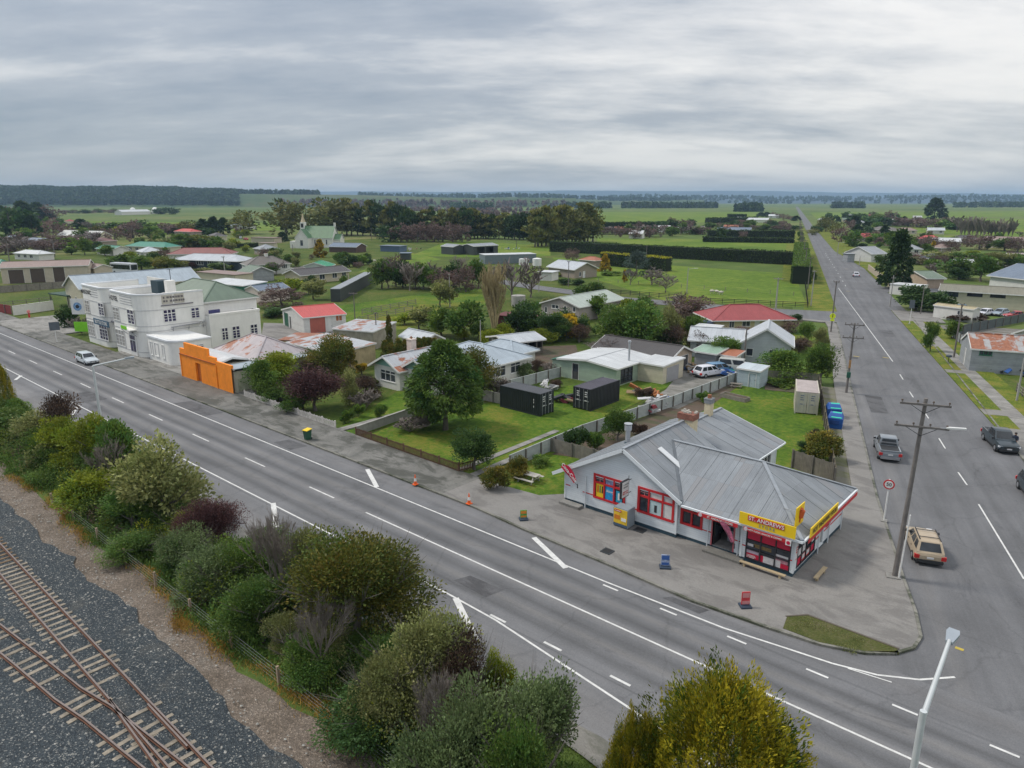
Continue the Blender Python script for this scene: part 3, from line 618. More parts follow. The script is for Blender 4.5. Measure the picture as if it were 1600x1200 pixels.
RED_R = Mroof('faded_red_roof',(.30,.055,.055)); REDB_R = Mroof('bright_red_roof',(.48,.08,.07), var=.05); GREEN_R = Mroof('green_iron_roof',(.045,.22,.15)); OLIVE_R = Mroof('olive_iron_roof',(.13,.18,.13))
BROWN_R = Mroof('brown_iron_roof',(.075,.068,.066), var=.06); TILE_R = Mroof('brown_tile_roof',(.13,.115,.10), sheet=.3); RUST_R = Mroof('rusty_iron_roof',(.38,.38,.38), rust=.62); RUST2_R = Mroof('half_rusted_roof',(.42,.44,.46), rust=.36)
PINK_R = Mroof('dusty_brown_roof',(.26,.185,.16), var=.06); SLATE_R = Mroof('blue_grey_roof',(.15,.19,.25)); WHITE_R = Mroof('white_roof',(.55,.57,.58)); MOSS_R = Mroof('mossy_tile_roof',(.20,.19,.14), sheet=.35); CHG_R = Mroof('church_roof',(.09,.19,.09))
ORANGE_R = Mroof('orange_tile_roof',(.35,.13,.07), sheet=.35)
CREAM = Mboard('cream_boards',(.60,.55,.42)); WHITEB = Mboard('white_boards',(.66,.66,.64)); GREYB = Mboard('grey_boards',(.34,.37,.39)); NAVY = Mboard('dark_blue_boards',(.035,.05,.075))
BRICK = M('tan_brick',(.32,.27,.22), .8,.18,4); BEIGE = M('beige_wall',(.50,.44,.35), .8,.08); MINT = Mboard('mint_boards',(.36,.45,.36), .3); STUC = M('white_stucco',(.66,.65,.61), .8,.07)
BLKW = Mboard('charcoal_sheet',(.05,.058,.06), .3); GRNW = Mboard('green_sheet',(.03,.16,.10), .3); SILV = Mboard('silver_sheet',(.33,.35,.37), .3, var=.14); TIMB = Mboard('weathered_timber',(.17,.15,.13), .15,0,.18)
CONCW = M('concrete_wall',(.33,.32,.30), .85,.15,1.2, bmp=.2); YELW = M('stained_render',(.45,.37,.22), .85,.25,.8)
RED = M('signal_red',(.52,.02,.025), .5,.04); YEL = M('sign_yellow',(.80,.55,.01), .45,.04); BLUEP = M('teal_poster',(.03,.32,.50), .5,.1); MAG = M('poster_crimson',(.55,.01,.05), .5,.05)
INT = M('dark_interior',(.02,.02,.02)); BLACK = M('black_rubber',(.015,.015,.016), .7,.05); STEEL = M('galvanised_steel',(.42,.44,.46), .4,.08, metal=.3)
# ------------------------------------------------------------ vegetation makers
def quads_mesh(name, V4, tint, mat):
    n = len(V4); me = bpy.data.meshes.new(name); me.vertices.add(n * 4); me.loops.add(n * 4); me.polygons.add(n)
    me.vertices.foreach_set('co', V4.reshape(-1).astype(np.float32)); me.loops.foreach_set('vertex_index', np.arange(n * 4, dtype=np.int32))
    me.polygons.foreach_set('loop_start', np.arange(0, n * 4,4, dtype=np.int32)); me.polygons.foreach_set('loop_total', np.full(n, 4, dtype=np.int32))
    at = me.attributes.new('tint','FLOAT_VECTOR','POINT'); at.data.foreach_set('vector', np.repeat(tint, 4, axis=0).reshape(-1).astype(np.float32))
    me.materials.append(mat); me.update(); me.validate(); return me
def unit(a): return a / np.maximum(np.linalg.norm(a, axis=1, keepdims=True), 1e-6)
def leaves(r, c, d, size, asp, tint, jit=.5, fold=0.):
    n = len(c); d = unit(d + r.normal(0, jit, (n, 3))); s = unit(np.cross(d, r.normal(0,1,(n, 3)))); L_ = size * r.uniform(.6,1.4,(n, 1)); w = L_ * asp
    c = c - d * L_ * .4
    return np.stack([c, c + d * L_ * .5 + s * w * .5, c + d * L_, c + d * L_ * .5 - s * w * .5], 1)
def crown(name, seed, w, h, kind, mat, leaf=.2, n=6000, nc=60, asp=.55, z0=.12, clump=.21, hue=.5, lump=.25):
    """leaf cloud of a crown w wide and h high; gaps and clumps come from the clump layout"""
    r = np.random.default_rng(seed); rx, rz = w / 2, h * (1 - z0) / 2; cz = h * z0 + rz
    u = unit(r.normal(0,1,(nc, 3))); ph = r.uniform(0,6.28,4)
    lum = 1 + lump * np.sin(3 * np.arctan2(u[:, 1], u[:, 0]) + ph[0]) * .5 + lump * np.sin(5 * u[:, 2] + ph[1]) * .5 + r.normal(0, lump * .35, nc)
    rad = r.uniform(.35,.92, nc) ** .6 * lum
    if kind == 'round' and n > 2500:      # several overlapping lobes of different size
        nl = int(r.integers(5,9)); la = r.uniform(0,6.28, nl); lp = np.stack([np.cos(la) * rx * r.uniform(.25,.78, nl), np.sin(la) * rx * r.uniform(.15,.62, nl), h * z0 + rz * 2 * r.uniform(.25,.78, nl)], 1); lr = r.uniform(.22,.50, nl); lp[0] = (0,0, h * z0 + rz * 1.35); li = r.integers(0, nl, nc)
        cc = lp[li] + u * (lr[li] * r.uniform(.55,1.05, nc))[:, None] * np.array([rx, rx, rz * 1.0]); o_ = r.uniform(0,1, nc) < .22; cc[o_, :2] *= 1.18; cc[o_, 2] += h * r.uniform(.0,.10, o_.sum()); cc[:, 2] = np.clip(cc[:, 2], .1, h * 1.02)
    elif kind == 'round':
        cc = np.stack([u[:, 0] * rad * rx, u[:, 1] * rad * rx, cz + u[:, 2] * rad * rz], 1)
    elif kind in ('cone','fir'):
        t = r.uniform(0,1, nc) ** .75; a = r.uniform(0,6.28, nc); pr = rx * ((np.sin(np.pi * np.clip(t * .74 + .25,0,.985)) ** .85 if name == 'crown' and leaf > .2 and h < 9.8 else np.clip((1 - t) * 1.45,.06,1) ** .8) if kind == 'fir' else np.clip(1 - t, .02,1) ** .9) * r.uniform(.3,1, nc) ** .5 * (1 + lump * .4 * np.sin(2 * a + ph[2]))
        cc = np.stack([np.cos(a) * pr, np.sin(a) * pr, h * z0 + t * h * (1 - z0) * .97], 1)
    elif kind == 'column':
        t = r.uniform(0,1, nc); a = r.uniform(0,6.28, nc); pr = rx * (np.sin(np.pi * np.clip(t * .9 + .08,0,1)) ** .6) * r.uniform(.4,.95, nc) ** .5
        cc = np.stack([np.cos(a) * pr, np.sin(a) * pr, h * z0 + t * h * (1 - z0)], 1)
    elif kind == 'spray':
        t = r.uniform(0,1, nc) ** .8; a = r.uniform(0,6.28, nc); pr = rx * np.sqrt(np.clip(1 - t ** 2.2,0.03,1)) * r.uniform(.4,1, nc) ** .5
        cc = np.stack([np.cos(a) * pr, np.sin(a) * pr, h * z0 + t * h * (1 - z0) * .93], 1)
        o_ = r.uniform(0,1, nc) < .16; cc[o_] *= (1.12,1.12,1.07)
    elif kind == 'flat':
        a = r.uniform(0,6.28, nc); pr = rx * np.sqrt(r.uniform(0,1, nc)); cc = np.stack([np.cos(a) * pr, np.sin(a) * pr, h * (.62 + .3 * (1 - (pr / rx) ** 2)) + r.normal(0, h * .05, nc)], 1)
    k = max(4, n // nc); rc = clump * min(w, h * 1.3) * r.uniform(.55,1.25, nc)
    if kind == 'cone' or kind == 'column': rc = rc * .75
    q = unit(r.normal(0,1,(nc * k, 3))); ci = np.repeat(np.arange(nc), k); rr = rc[ci][:, None] * r.uniform(.55,1.0,(nc * k, 1))
    fl = np.array([1,1,.8]) if kind != 'spray' else np.array([.55,.55,1.9]); p = cc[ci] + q * rr * fl
    out = unit(p - np.array([0,0, cz * .8]))
    if kind in ('fir',): d = unit(out * np.array([1,1,.3])) + np.array([0,0,-.35])
    elif kind in ('column',): d = out * .4 + np.array([0,0,1.])
    elif kind == 'spray': d = unit(out * np.array([1,1,.2])) * .8 + np.array([0,0,.75])
    else: d = q * .7 + out * .5 + np.array([0,0,.15])
    p[:, 2] = np.maximum(p[:, 2], .05)
    tv = r.uniform(.68,1.3, nc)[ci] * r.uniform(.86,1.14, nc * k); th = np.clip(r.normal(hue, .3, nc)[ci] + r.normal(0,.09, nc * k), 0,1)
    return quads_mesh(name, leaves(r, p, d, leaf, asp, None, .45), np.stack([tv, th, th * 0], 1), mat)
def twigs(seed, h, w, mat, nl=5, levels=4, spread=.6, r0=.12, up=.35, first=.25, name='branches', minr=.012, nb=3):
    rr = random.Random(seed); mb = MB()
    def grow(p, d, L_, rad, lv):
        q = p + d * L_; mb.tube(p, q, rad, rad * .68,3 if lv < levels - 1 else 4,0, False)
        if lv == 0: return
        for i in range(nb + (1 if rr.random() < .4 else 0)):
            t = rr.uniform(.45,1.0); a = rr.uniform(0,6.28); v = Vector((math.cos(a), math.sin(a), rr.uniform(-.2,.5))) * spread
            nd = (d + v + Vector((0,0, up * .4))).normalized(); grow(p + d * L_ * t, nd, L_ * rr.uniform(.55,.8), max(rad * .55, minr), lv - 1)
    for i in range(nl):
        a = 6.28 * i / nl + rr.uniform(-.4,.4); z = h * rr.uniform(first * .7, first * 1.4); d = Vector((math.cos(a) * spread, math.sin(a) * spread, up + .5)).normalized()
        grow(Vector((0,0, z)), d, h * .33 * rr.uniform(.8,1.15), r0 * .6, levels)
    grow(Vector((0,0, h * first)), Vector((0,0,1)), h * .33, r0 * .7, levels)
    xs = [abs(v[0]) for v in mb.v] + [abs(v[1]) for v in mb.v]; zs = [v[2] for v in mb.v]; kx = w / 2 / (sorted(xs)[int(len(xs) * .985)]); kz = h / sorted(zs)[int(len(zs) * .995)]
    mb.v = [(v[0] * kx, v[1] * kx, v[2] * kz) for v in mb.v]
    return mb.mesh(name, mat)
def trunkmesh(h, r0, mat, crown_z=.35, limbs=5, w=3., seed=0, name='trunk'):
    rr = random.Random(seed); mb = MB(); p = Vector((0,0,-.05)); n = 5; pts = [p]
    for i in range(n): pts.append(Vector((rr.uniform(-1,1) * r0 * .8, rr.uniform(-1,1) * r0 * .8, h * .75 * (i + 1) / n)))
    for i in range(n): mb.tube(pts[i], pts[i + 1], r0 * (1.25 if i == 0 else 1 - i / n * .75), r0 * (1 - (i + 1) / n * .75), 8,0, False)
    for i in range(limbs):
        a = 6.28 * i / limbs + rr.random(); z = h * rr.uniform(crown_z * .8, crown_z + .3); e = Vector((math.cos(a) * w * .33, math.sin(a) * w * .33, z + h * .22))
        m_ = Vector((e.x * .5, e.y * .5, z + h * .08)); mb.tube((0,0, z), m_, r0 * .45, r0 * .3,6,0, False); mb.tube(m_, e, r0 * .3, r0 * .12,5,0, False)
        if limbs > 6 and w < 5.5:
            for k in range(5): f = e + Vector((e.x * .35 + rr.uniform(-.5,.5) * w * .2, e.y * .35 + rr.uniform(-.5,.5) * w * .2, h * rr.uniform(.05,.3))); mb.tube(e.lerp(m_, k * .15), f, r0 * .12, r0 * .03,3,0, False)
    return mb.mesh(name, mat)
BARK = M('grey_bark',(.13,.115,.10), .9,.25,3, bmp=.4); PBARK = M('pale_bark',(.22,.20,.17), .9,.25,3); PURB = M('bare_twig',(.17,.14,.13), .9,.2,2); TANB = M('tan_twig',(.36,.29,.15), .9,.2,2); LITB = M('light_twig',(.21,.18,.155), .9,.2,2)
LF = {'green': Mleaf('leaf_green',(.069,.150,.028),(0.149,0.214,0.033)),'dark': Mleaf('leaf_dark',(.033,.081,.023),(0.063,0.112,0.025)),'yellow': Mleaf('leaf_yellow_green',(.12,.19,.015),(.32,.34,.03)),'olive': Mleaf('leaf_olive',(.169,.203,.067),(0.297,0.297,0.111)),'grey': Mleaf('leaf_grey_green',(.094,.149,.055),(.21,.27,.11)),'gold': Mleaf('leaf_gold',(.22,.17,.012),(.50,.34,.02)),
      'cypress': Mleaf('leaf_cypress',(.052,.098,.009),(.46,.36,.02)),'bronze': Mleaf('leaf_bronze',(.083,.124,.022),(.24,.18,.03)),'purple': Mleaf('leaf_purple',(0.070,0.033,0.039),(0.149,0.074,0.067)),'brownp': Mleaf('leaf_brown_purple',(0.061,0.041,0.033),(0.149,0.099,0.067)),
      'pine': Mleaf('leaf_pine',(0.017,0.046,0.015),(0.049,0.086,0.022)),'conifer': Mleaf('leaf_conifer',(.033,.088,.018),(.12,.19,.03)),'blue': Mleaf('leaf_blue_green',(0.061,0.099,0.082),(0.131,0.173,0.141)),'hedge': Mleaf('leaf_hedge',(0.021,0.049,0.012),(0.061,0.099,0.018)),
      'hedget': Mleaf('leaf_hedge_top',(0.157,0.198,0.018),(0.490,0.429,0.030)),'gum': Mleaf('leaf_gum',(.075,.11,.03),(.23,.22,.06)),'straw': Mleaf('leaf_straw',(.38,.20,.03),(.55,.36,.09)),'under': Mleaf('leaf_undergrowth',(.057,.137,.026),(.13,.19,.035)),'mauve': Mleaf('leaf_mauve_bud',(.13,.085,.075),(.20,.14,.12))}
# prototypes: kind -> list of (crown mesh, trunk mesh, width, height); leaf sizes follow the distance the kind is used at
PRO = {}
def proto(key, make, nvar=2):
    if key not in PRO: PRO[key] = [make(i) for i in range(nvar)]
    return PRO[key]
def getpro(kind, lod):
    q = {0: (3.0,.72), 1: (1.2,1.1), 2: (.34,2.1), 3: (.11,3.4)}[lod]; K = q[0]; S = q[1]
    def cr(w, h, shape, lf, leaf, n, nc, z0=.03, **k):
        bk = k.pop('bark', BARK); tr = k.pop('tr', .16)
        return lambda i: (crown('crown', hash_(kind) + i, w, h, shape, LF[lf], leaf * S, max(60, int(n * K)), max(20, int(nc * (K ** .45))), z0=z0, **k), trunkmesh(h, tr, bk, max(z0,.2), 9 if lod == 0 else (5 if lod < 2 else 2), w, i), w, h)
    def bare(w, h, mat, **k):
        lv = {0: 5,1: 4,2: 3,3: 2}[lod]
        return lambda i: (twigs(hash_(kind) + i, h, w, mat, levels=k.get('lv', lv), nl=k.get('nl',5), spread=k.get('spread', .6), up=k.get('up', .35), first=k.get('first', .22), minr={0: .012,1: .022,2: .05,3: .1}[lod], r0=k.get('r0', .14)), trunkmesh(h * .5, k.get('r0', .14), mat, .5,0, w, i), w, h)
    T_ = {'green': cr(5,5,'round','green', .2,9000,70),'dark': cr(5,5,'round','dark', .2,9000,70),'yellow': cr(5,5,'round','yellow', .2,9000,70, lump=.35),'olive': cr(5,5,'round','olive', .2,9000,60, lump=.35),
          'grey': cr(4,4,'round','grey', .17,8000,60),'bronze': cr(5,5,'round','bronze', .15,15000,110, lump=.3, hue=.3),'purple': cr(6,5.5,'round','purple', .16,13000,80),'brownp': cr(5,4,'round','brownp', .16,6000,45, lump=.4),
          'gold': cr(3.5,4.5,'round','gold', .2,6000,50, lump=.3),'cypress': cr(6,6.5,'spray','cypress', .17,30000,330, asp=.3, clump=.085, hue=.42),'fir': cr(8,9.5,'fir','conifer', .34,24000,300, asp=.32, clump=.10, z0=.17, tr=.28, lump=.12),
          'pine': cr(7,10,'fir','pine', .34,16000,220, asp=.45, clump=.15, z0=.06, tr=.25, lump=.15),'column': cr(1.4,4.5,'column','bronze', .16,8000,80, asp=.45, clump=.34, z0=.0, tr=.08, hue=.25),'cone': cr(4,6,'cone','bronze', .2,7000,90, clump=.15, z0=.04),
          'goldcone': cr(3.4,4.4,'cone','gold', .2,7000,90, clump=.17, z0=.03),'blue': cr(6,6,'fir','blue', .26,9000,110, asp=.3, clump=.12, z0=.05),'shelter': cr(5,14,'column','gum', .35,9000,90, asp=.4, clump=.3, z0=.12, tr=.2),'shelterd': cr(6,13,'column','pine', .35,9000,90, asp=.4, clump=.3, z0=.1, tr=.2),
          'gum': cr(9,12,'round','gum', .3,9000,70, z0=.1, tr=.3, clump=.3),'ball': cr(2,2,'round','dark', .1,6000,90, z0=.0, clump=.16, lump=.05, tr=.08),'lowg': cr(3,1.5,'round','green', .15,4000,40, z0=0, tr=.05),'lowb': cr(3,1.6,'round','brownp', .15,4000,40, z0=0, tr=.05),'flower': cr(2.4,2,'round','bronze', .13,5000,50, z0=0, tr=.05),
          'mauve': cr(5,5,'round','mauve', .14,7000,60, lump=.3),'greenb': cr(5,5,'round','under', .2,9000,70),
          'bare': bare(5,5.5, PURB),'baref': bare(6,5, PURB, spread=.9, up=.12),'baret': bare(5,7, LITB, spread=.5),'poplar': bare(3.4,12, TANB, spread=.2, up=.9, nl=9, first=.06, lv=4 if lod < 2 else 3, r0=.2),'poplarg': bare(3.2,11, LITB, spread=.2, up=.9, nl=7, first=.1, r0=.16),'bush_bare': bare(3,2, LITB, spread=.7, up=.4, nl=9, first=.03, r0=.05)}
    return proto((kind, lod), T_[kind], 2 if lod else 1)
def clear_of(X, Y, m=1.2):
    if Y < .5 or -1.5 < (X - 8.93) * ax[1] - (Y - 65.25) * ax[0] + 11 < 24: return False
    return not any(-m < (X - o[0]) * math.cos(a) + (Y - o[1]) * math.sin(a) < w + m and -m < -(X - o[0]) * math.sin(a) + (Y - o[1]) * math.cos(a) < d + m for o, a, w, d in FOOT)
def hash_(s): return sum(ord(c) * (i + 3) for i, c in enumerate(s)) % 9973
tcount = 0
def tree(kind, px, yb, yt, wpx, label, cat='tree', name=None, group=None, Y=None, XY=None, lod=None, h=None, w=None):
    """px = photo column of the stem, yb = row of its foot (or Y = its ground line), yt = row of its top, wpx = crown width in photo px"""
    global tcount
    X, Y_ = XY if XY else ((onY(px, Y), Y) if Y is not None else G(px, yb)); s = ppm(X, Y_, 1)
    if h is None: h = max(.4, zat(X, Y_, yt) / 1.0); h *= .97
    if w is None: w = wpx / s * (1.22 if s > 20 else 1.1)
    if lod is None: lod = 0 if s > 22 else (1 if s > 9 else (2 if s > 3.2 else 3))
    pr = getpro(kind, lod); tcount += 1; cm, tm, w0, h0 = pr[tcount % len(pr)]
    nm = name or {'ball': 'clipped_shrub','lowg': 'low_shrub','lowb': 'low_shrub','flower': 'flowering_shrub','column': 'columnar_cypress','cypress': 'golden_cypress','fir': 'fir_tree','pine': 'pine_tree','bare': 'bare_tree','baref': 'bare_tree','baret': 'bare_tree','poplar': 'poplar_tree','poplarg': 'poplar_tree','grey': 'grey_shrub','purple': 'purple_tree','bush_bare': 'bare_shrub','mauve': 'bare_tree','shelter': 'conifer_tree','shelterd': 'conifer_tree','gum': 'gum_tree','yellow': 'light_green_tree','poplarg': 'poplar_tree','blue': 'spruce_tree','goldcone': 'golden_conifer','cone': 'conifer_tree'}.get(kind, 'leafy_tree' if cat == 'tree' else 'leafy_shrub')
    t = thing(nm, label, cat, (X, Y_, .0),(tcount * 2.39) % 6.28, group)
    for n_, me in (('trunk', tm),('crown', cm)): o = link(n_, me, t); o.scale = (w / w0, w / w0, h / h0)
    return t
def hedge(label, A, B, width, h, lf='hedge', top=None, name='hedge', leaf=.35, dens=9, group=None):
    A, B = Vector(A), Vector(B); d = B - A; L_ = d.length; a = math.atan2(d.y, d.x); t = thing(name, label, 'hedge',(A.x, A.y, 0), a, group)
    r = np.random.default_rng(int(L_ * 7)); area = L_ * h * 2 + L_ * width; n = min(int(area * dens), 26000); core = MB(); core.box(.15,-width / 2 + .15,0, L_ - .15, width / 2 - .15, h - .2); core.build('hedge_core', M('hedge_core',(.012,.02,.008), .9), t)
    f = r.uniform(0,1, n) * area; P_ = np.zeros((n, 3)); D = np.zeros((n, 3)); x = r.uniform(0, L_, n); s1 = f < L_ * h * 2; sgn = np.where(f < L_ * h, -1.,1.)
    wv = .25 * np.sin(x * .6) + .15 * np.sin(x * 1.9)
    P_[s1] = np.stack([x, sgn * (width / 2 + wv * .3) + r.normal(0,.08, n), r.uniform(0,1, n) * h], 1)[s1]; D[s1] = np.stack([x * 0, sgn, x * 0 + .3], 1)[s1]
    s2 = ~s1; P_[s2] = np.stack([x, r.uniform(-.5,.5, n) * width, h + wv * .5 + r.normal(0,.1, n)], 1)[s2]; D[s2] = (0,0,1)
    e = r.uniform(0,1, n) < .04; P_[e, 0] = np.where(r.uniform(0,1, e.sum()) < .5,0, L_)
    tint = np.stack([r.uniform(.6,1.35, n), np.clip(r.normal(.5,.25, n), 0,1), x * 0], 1); lv = leaves(r, P_, D, leaf, .6, None, .7)
    tm = P_[:, 2] > h - .35
    if top: link('hedge_top', quads_mesh('hedge_top', lv[tm], tint[tm], LF[top]), t); link('hedge_leaves', quads_mesh('hedge_leaves', lv[~tm], tint[~tm], LF[lf]), t)
    else: link('hedge_leaves', quads_mesh('hedge_leaves', lv, tint, LF[lf]), t)
    return t
def carpet(name, label, pts_fn, n, lf, leaf, hgt, seed, up=1., asp=.35, m=None):
    r = np.random.default_rng(seed); x, y = pts_fn(r, n); cl = .5 + .5 * np.sin(x * 1.3 + np.sin(y * 2) * 2) * np.cos(y * 1.7 + x * .4)
    z = r.uniform(0,1, n) ** 1.3 * hgt * (.35 + cl); D = np.stack([r.normal(0,.5, n), r.normal(0,.5, n), np.full(n, up)], 1)
    tint = np.stack([r.uniform(.6,1.3, n) * (.75 + .4 * cl), np.clip(r.normal(.45,.3, n), 0,1), x * 0], 1)
    o = link(name, quads_mesh(name, leaves(r, np.stack([x, y, z], 1), D, leaf, asp, None, .35), tint, LF[lf])); o['kind'] = 'stuff'; o['label'] = label; o['category'] = 'plants'; return o
# ------------------------------------------------------------ the corner shop
SB = Mboard('shop_weatherboard',(.72,.77,.80), .17,2,.05, st=.5); NB = M('shop_plinth',(.025,.06,.085), .6,.15)
SHR = Mroof('shop_roof_iron',(.225,.245,.265), var=.16, patch=(.215,.222,.232))
shop = thing('corner_shop','pale blue weatherboard corner store with red window frames and grey iron roof','shop',(0,0,.0))
def scrawl(par, loc, w, h, rows, m, side=False, seed=1):      # print too small to read in the photograph: rows of letter-sized marks
    q = MB(); rr = random.Random(seed); rh = h / rows
    for i in range(rows):
        x = -w / 2
        while x < w / 2 - .03:
            l = rr.uniform(.4,.75) * rh; z = h / 2 - rh * (i + .75); q.box(*((-.004, x, z, .004, x + l, z + rh * .55) if side else (x, -.004, z, x + l, .004, z + rh * .55))); x += l * (1.3 if rr.random() < .8 else 2.2)
    o = q.build('small_print', m, par, loc); o['kind'] = 'stuff'; return o
def build_shop():
    f1 = Face((0,0),(1,0)); f2 = Face((9.85,.3),(1,0)); f3 = Face((14.55,0),(1,0)); fr = Face((18.12,0),(0,1)); fl = Face((0,17.2),(0,-1)); frr = Face((10.2,9.6),(0,1)); fb = Face((10.2,17.2),(-1,0)); fb2 = Face((18.12,9.6),(-1,0))
    b0 = .5; h1 = [(2.85,5.5,1.4,3.2),(6.75,9.55,1.4,3.2)]; h2 = [(.25,1.75,1.4,3.0),(2.6,4.1,.45,2.75)]; h3 = [(.4,3.35,.5,3.0)]
    hs = [(.55,3.9,.6,2.75),(4.7,5.5,.5,2.6)]; hr = [(1.2,3.0,1.2,2.9),(4.2,6.4,1.0,2.9)]
    w = MB(); wallface(w, f1,9.85, b0,3.05, h1); wallface(w, f2,4.7,.45,3.05, h2); wallface(w, f3,3.57, b0,3.05, h3); wallface(w, fr, 9.6, b0,3.05, hs); wallface(w, fl, 17.2, b0,2.7, []); wallface(w, frr, 7.6, b0,3.2, hr); wallface(w, fb, 10.2, b0,2.8, []); wallface(w, fb2,7.92, b0,3.05, [])
    w.poly([(9.85,0, b0),(9.85,.3, b0),(9.85,.3,3.05),(9.85,0,3.05)]); w.poly([(14.55,.3, b0),(14.55,0, b0),(14.55,0,3.05),(14.55,.3,3.05)])
    w.poly([(.2,0,3.05),(9.85,0,3.05),(9.85,0,3.35),(5.5,0,5.85)])
    w.poly([(0,17.2,2.7),(5,17.2,4.9),(10.2,17.2,2.8)]); w.build('wall', SB, shop)
    p = MB(); p.box(.03,.03,0,9.85,17.17,.5); p.box(9.85,.33,0,14.55,9.5,.45); p.box(14.55,.03,0,18.09,9.57,.5); p.build('plinth', NB, shop)
    q = MB(); q.box(12.2,3.,.45,14.4,3.1,3); q.box(12.2,.4,.452,14.4,3,.46); q.build('entrance_room', M('shop_interior',(.30,.28,.26), .8,.3,2), shop)
    cb = MB()                                             # corner boards and string course
    for x, y in ((0,-.02),(9.78,-.02),(14.6,-.02),(18.05,-.02)): cb.box(x - .02, y - .02, b0, x + .12, y + .03,3.0)
    cb.box(18.1,-.03, b0,18.16,.12,3.0); cb.box(18.1,9.5, b0,18.16,9.62,3.0); cb.box(10.17,9.62, b0,10.23,9.74,3.2); cb.box(10.17,17.1, b0,10.23,17.22,3.2); cb.build('corner_board', M('pale_trim',(.66,.70,.72), .5,.05), shop)
    s = MB(); f1.box(s, 0,.55,0,.025,1.62,1.69); f1.box(s, 1.75,2.85,0,.025,1.45,1.52); f1.box(s, 5.5,6.75,0,.025,1.40,1.47); f1.box(s, 9.55,9.8,0,.025,1.4,1.47); f2.box(s, 1.75,2.5,0,.025,1.33,1.4); f2.box(s, 4.15,4.7,0,.025,1.33,1.4); f3.box(s, 0,.4,0,.025,1.33,1.4); f3.box(s, 3.35,3.55,0,.025,1.33,1.4); fr.box(s, .12,.5,0,.025,1.33,1.4); fr.box(s, 3.95,4.65,0,.025,1.33,1.4); fr.box(s, 5.6,9.4,0,.025,1.33,1.4); s.build('string_course', RED, shop)
    g = MB(); f1.box(g, .8,2.0,-.0,.02,.55,2.45); g.build('service_door', SB, shop)
    # windows
    def redwin(fc, u0, u1, z0, z1, cols, tr=.68):
        fw = .12; mb = MB(); fc.box(mb, u0 - .1, u1 + .1,-.1,.05, z0 - .1, z0 + .05); fc.box(mb, u0 - .1, u1 + .1,-.1,.05, z1 - .05, z1 + .12); fc.box(mb, u0 - .1, u0 + .07,-.1,.049, z0, z1); fc.box(mb, u1 - .07, u1 + .1,-.1,.049, z0, z1)
        zt = z0 + (z1 - z0) * tr; cs = [u0] + [u0 + (u1 - u0) * c for c in cols] + [u1]
        for c in cs[1:-1]: fc.box(mb, c - fw / 2, c + fw / 2,-.1,.04, z0, z1)
        fc.box(mb, u0, u1,-.1,.03, zt - .07, zt + .07); f = mb.build('window', RED, shop)
        for a, b in zip(cs, cs[1:]):
            q = MB(); q.poly([fc.pt(a, -.08, z0), fc.pt(b, -.08, z0), fc.pt(b, -.08, zt), fc.pt(a, -.08, zt)]); q.build('pane', GL, f)
            q = MB(); q.poly([fc.pt(a, -.08, zt), fc.pt(b, -.08, zt), fc.pt(b, -.08, z1), fc.pt(a, -.08, z1)]); q.build('pane', GL, f)
            q = MB(); m = (a + b) / 2; zz = (zt + z1) / 2; fc.box(q, m - .02, m + .02,-.08,-.05, zt, z1); fc.box(q, a, b, -.08,-.05, zz - .02, zz + .02); q.build('glazing_bar', M('pink_bar',(.6,.3,.3)), f)
        return f
    w1 = redwin(f1,2.85,5.5,1.4,3.2,(.33,.66)); w2 = redwin(f1,6.75,9.55,1.4,3.2,(.3,.7)); w3 = redwin(f2,.25,1.75,1.4,3.0,(.5,), .62)
    def poster(par, fc, u0, u1, z0, z1, m, n=-.03, name='poster'):
        q = MB(); fc.box(q, u0, u1, n, n + .012, z0, z1); return q.build(name, m, par)
    a = poster(w1, f1,2.98,3.72,1.48,2.62, YEL)
    for i, mm in enumerate((RED, GRNW, BLACK)): poster(w1, f1,3.1 + .2 * i, 3.2 + .2 * i, 1.85,2.4, mm, -.012,'poster_print')
    poster(w1, f1,3.82,4.66,1.46,2.66, M('sky_blue',(.02,.30,.62), .5,.25,2)); poster(w1, f1,3.82,4.66,2.66,3.05, M('phone_poster',(.22,.25,.42), .5,.5,6)); text(w1,'Skinny', .26,(4.24,.01,2.15), math.pi / 2,0, WHITE, 'poster_lettering')
    poster(w1, f1,4.78,5.3,1.5,2.4, BLUEP); poster(w1, f1,4.95,5.12,1.7,2.25, WHITE, -.012,'poster_print')
    poster(w2, f1,7.68,8.6,1.48,2.5, M('pale_poster',(.45,.58,.6))); poster(w2, f1,8.05,8.25,1.65,2.2, DARK, -.012,'poster_print'); poster(w2, f1,8.75,9.44,1.48,2.5, M('pale_blind',(.62,.62,.60))); poster(w2, f1,7.68,9.44,2.66,3.12, MATS['pale_blind'], -.06,'window_blind')
    # big shopfront glazing with crimson posters
    def shopwin(fc, u0, u1, z0, z1, nc, rows, posters):
        mb = MB(); fc.box(mb, u0, u1,-.1,.03, z0, z0 + .07); fc.box(mb, u0, u1,-.1,.03, z1 - .07, z1); fc.box(mb, u0, u0 + .07,-.1,.028, z0, z1); fc.box(mb, u1 - .07, u1,-.1,.028, z0, z1)
        for i in range(1, nc): u = u0 + (u1 - u0) * i / nc; fc.box(mb, u - .04, u + .04,-.1,.025, z0, z1)
        for r_ in rows: fc.box(mb, u0, u1,-.1,.022, r_ - .035, r_ + .035)
        f = mb.build('shop_window', DARK, shop); zs = [z0] + list(rows) + [z1]
        for i in range(nc):
            for za, zb in zip(zs, zs[1:]):
                a, b = u0 + (u1 - u0) * i / nc, u0 + (u1 - u0) * (i + 1) / nc; q = MB(); q.poly([fc.pt(a, -.06, za), fc.pt(b, -.06, za), fc.pt(b, -.06, zb), fc.pt(a, -.06, zb)]); q.build('pane', GL, f)
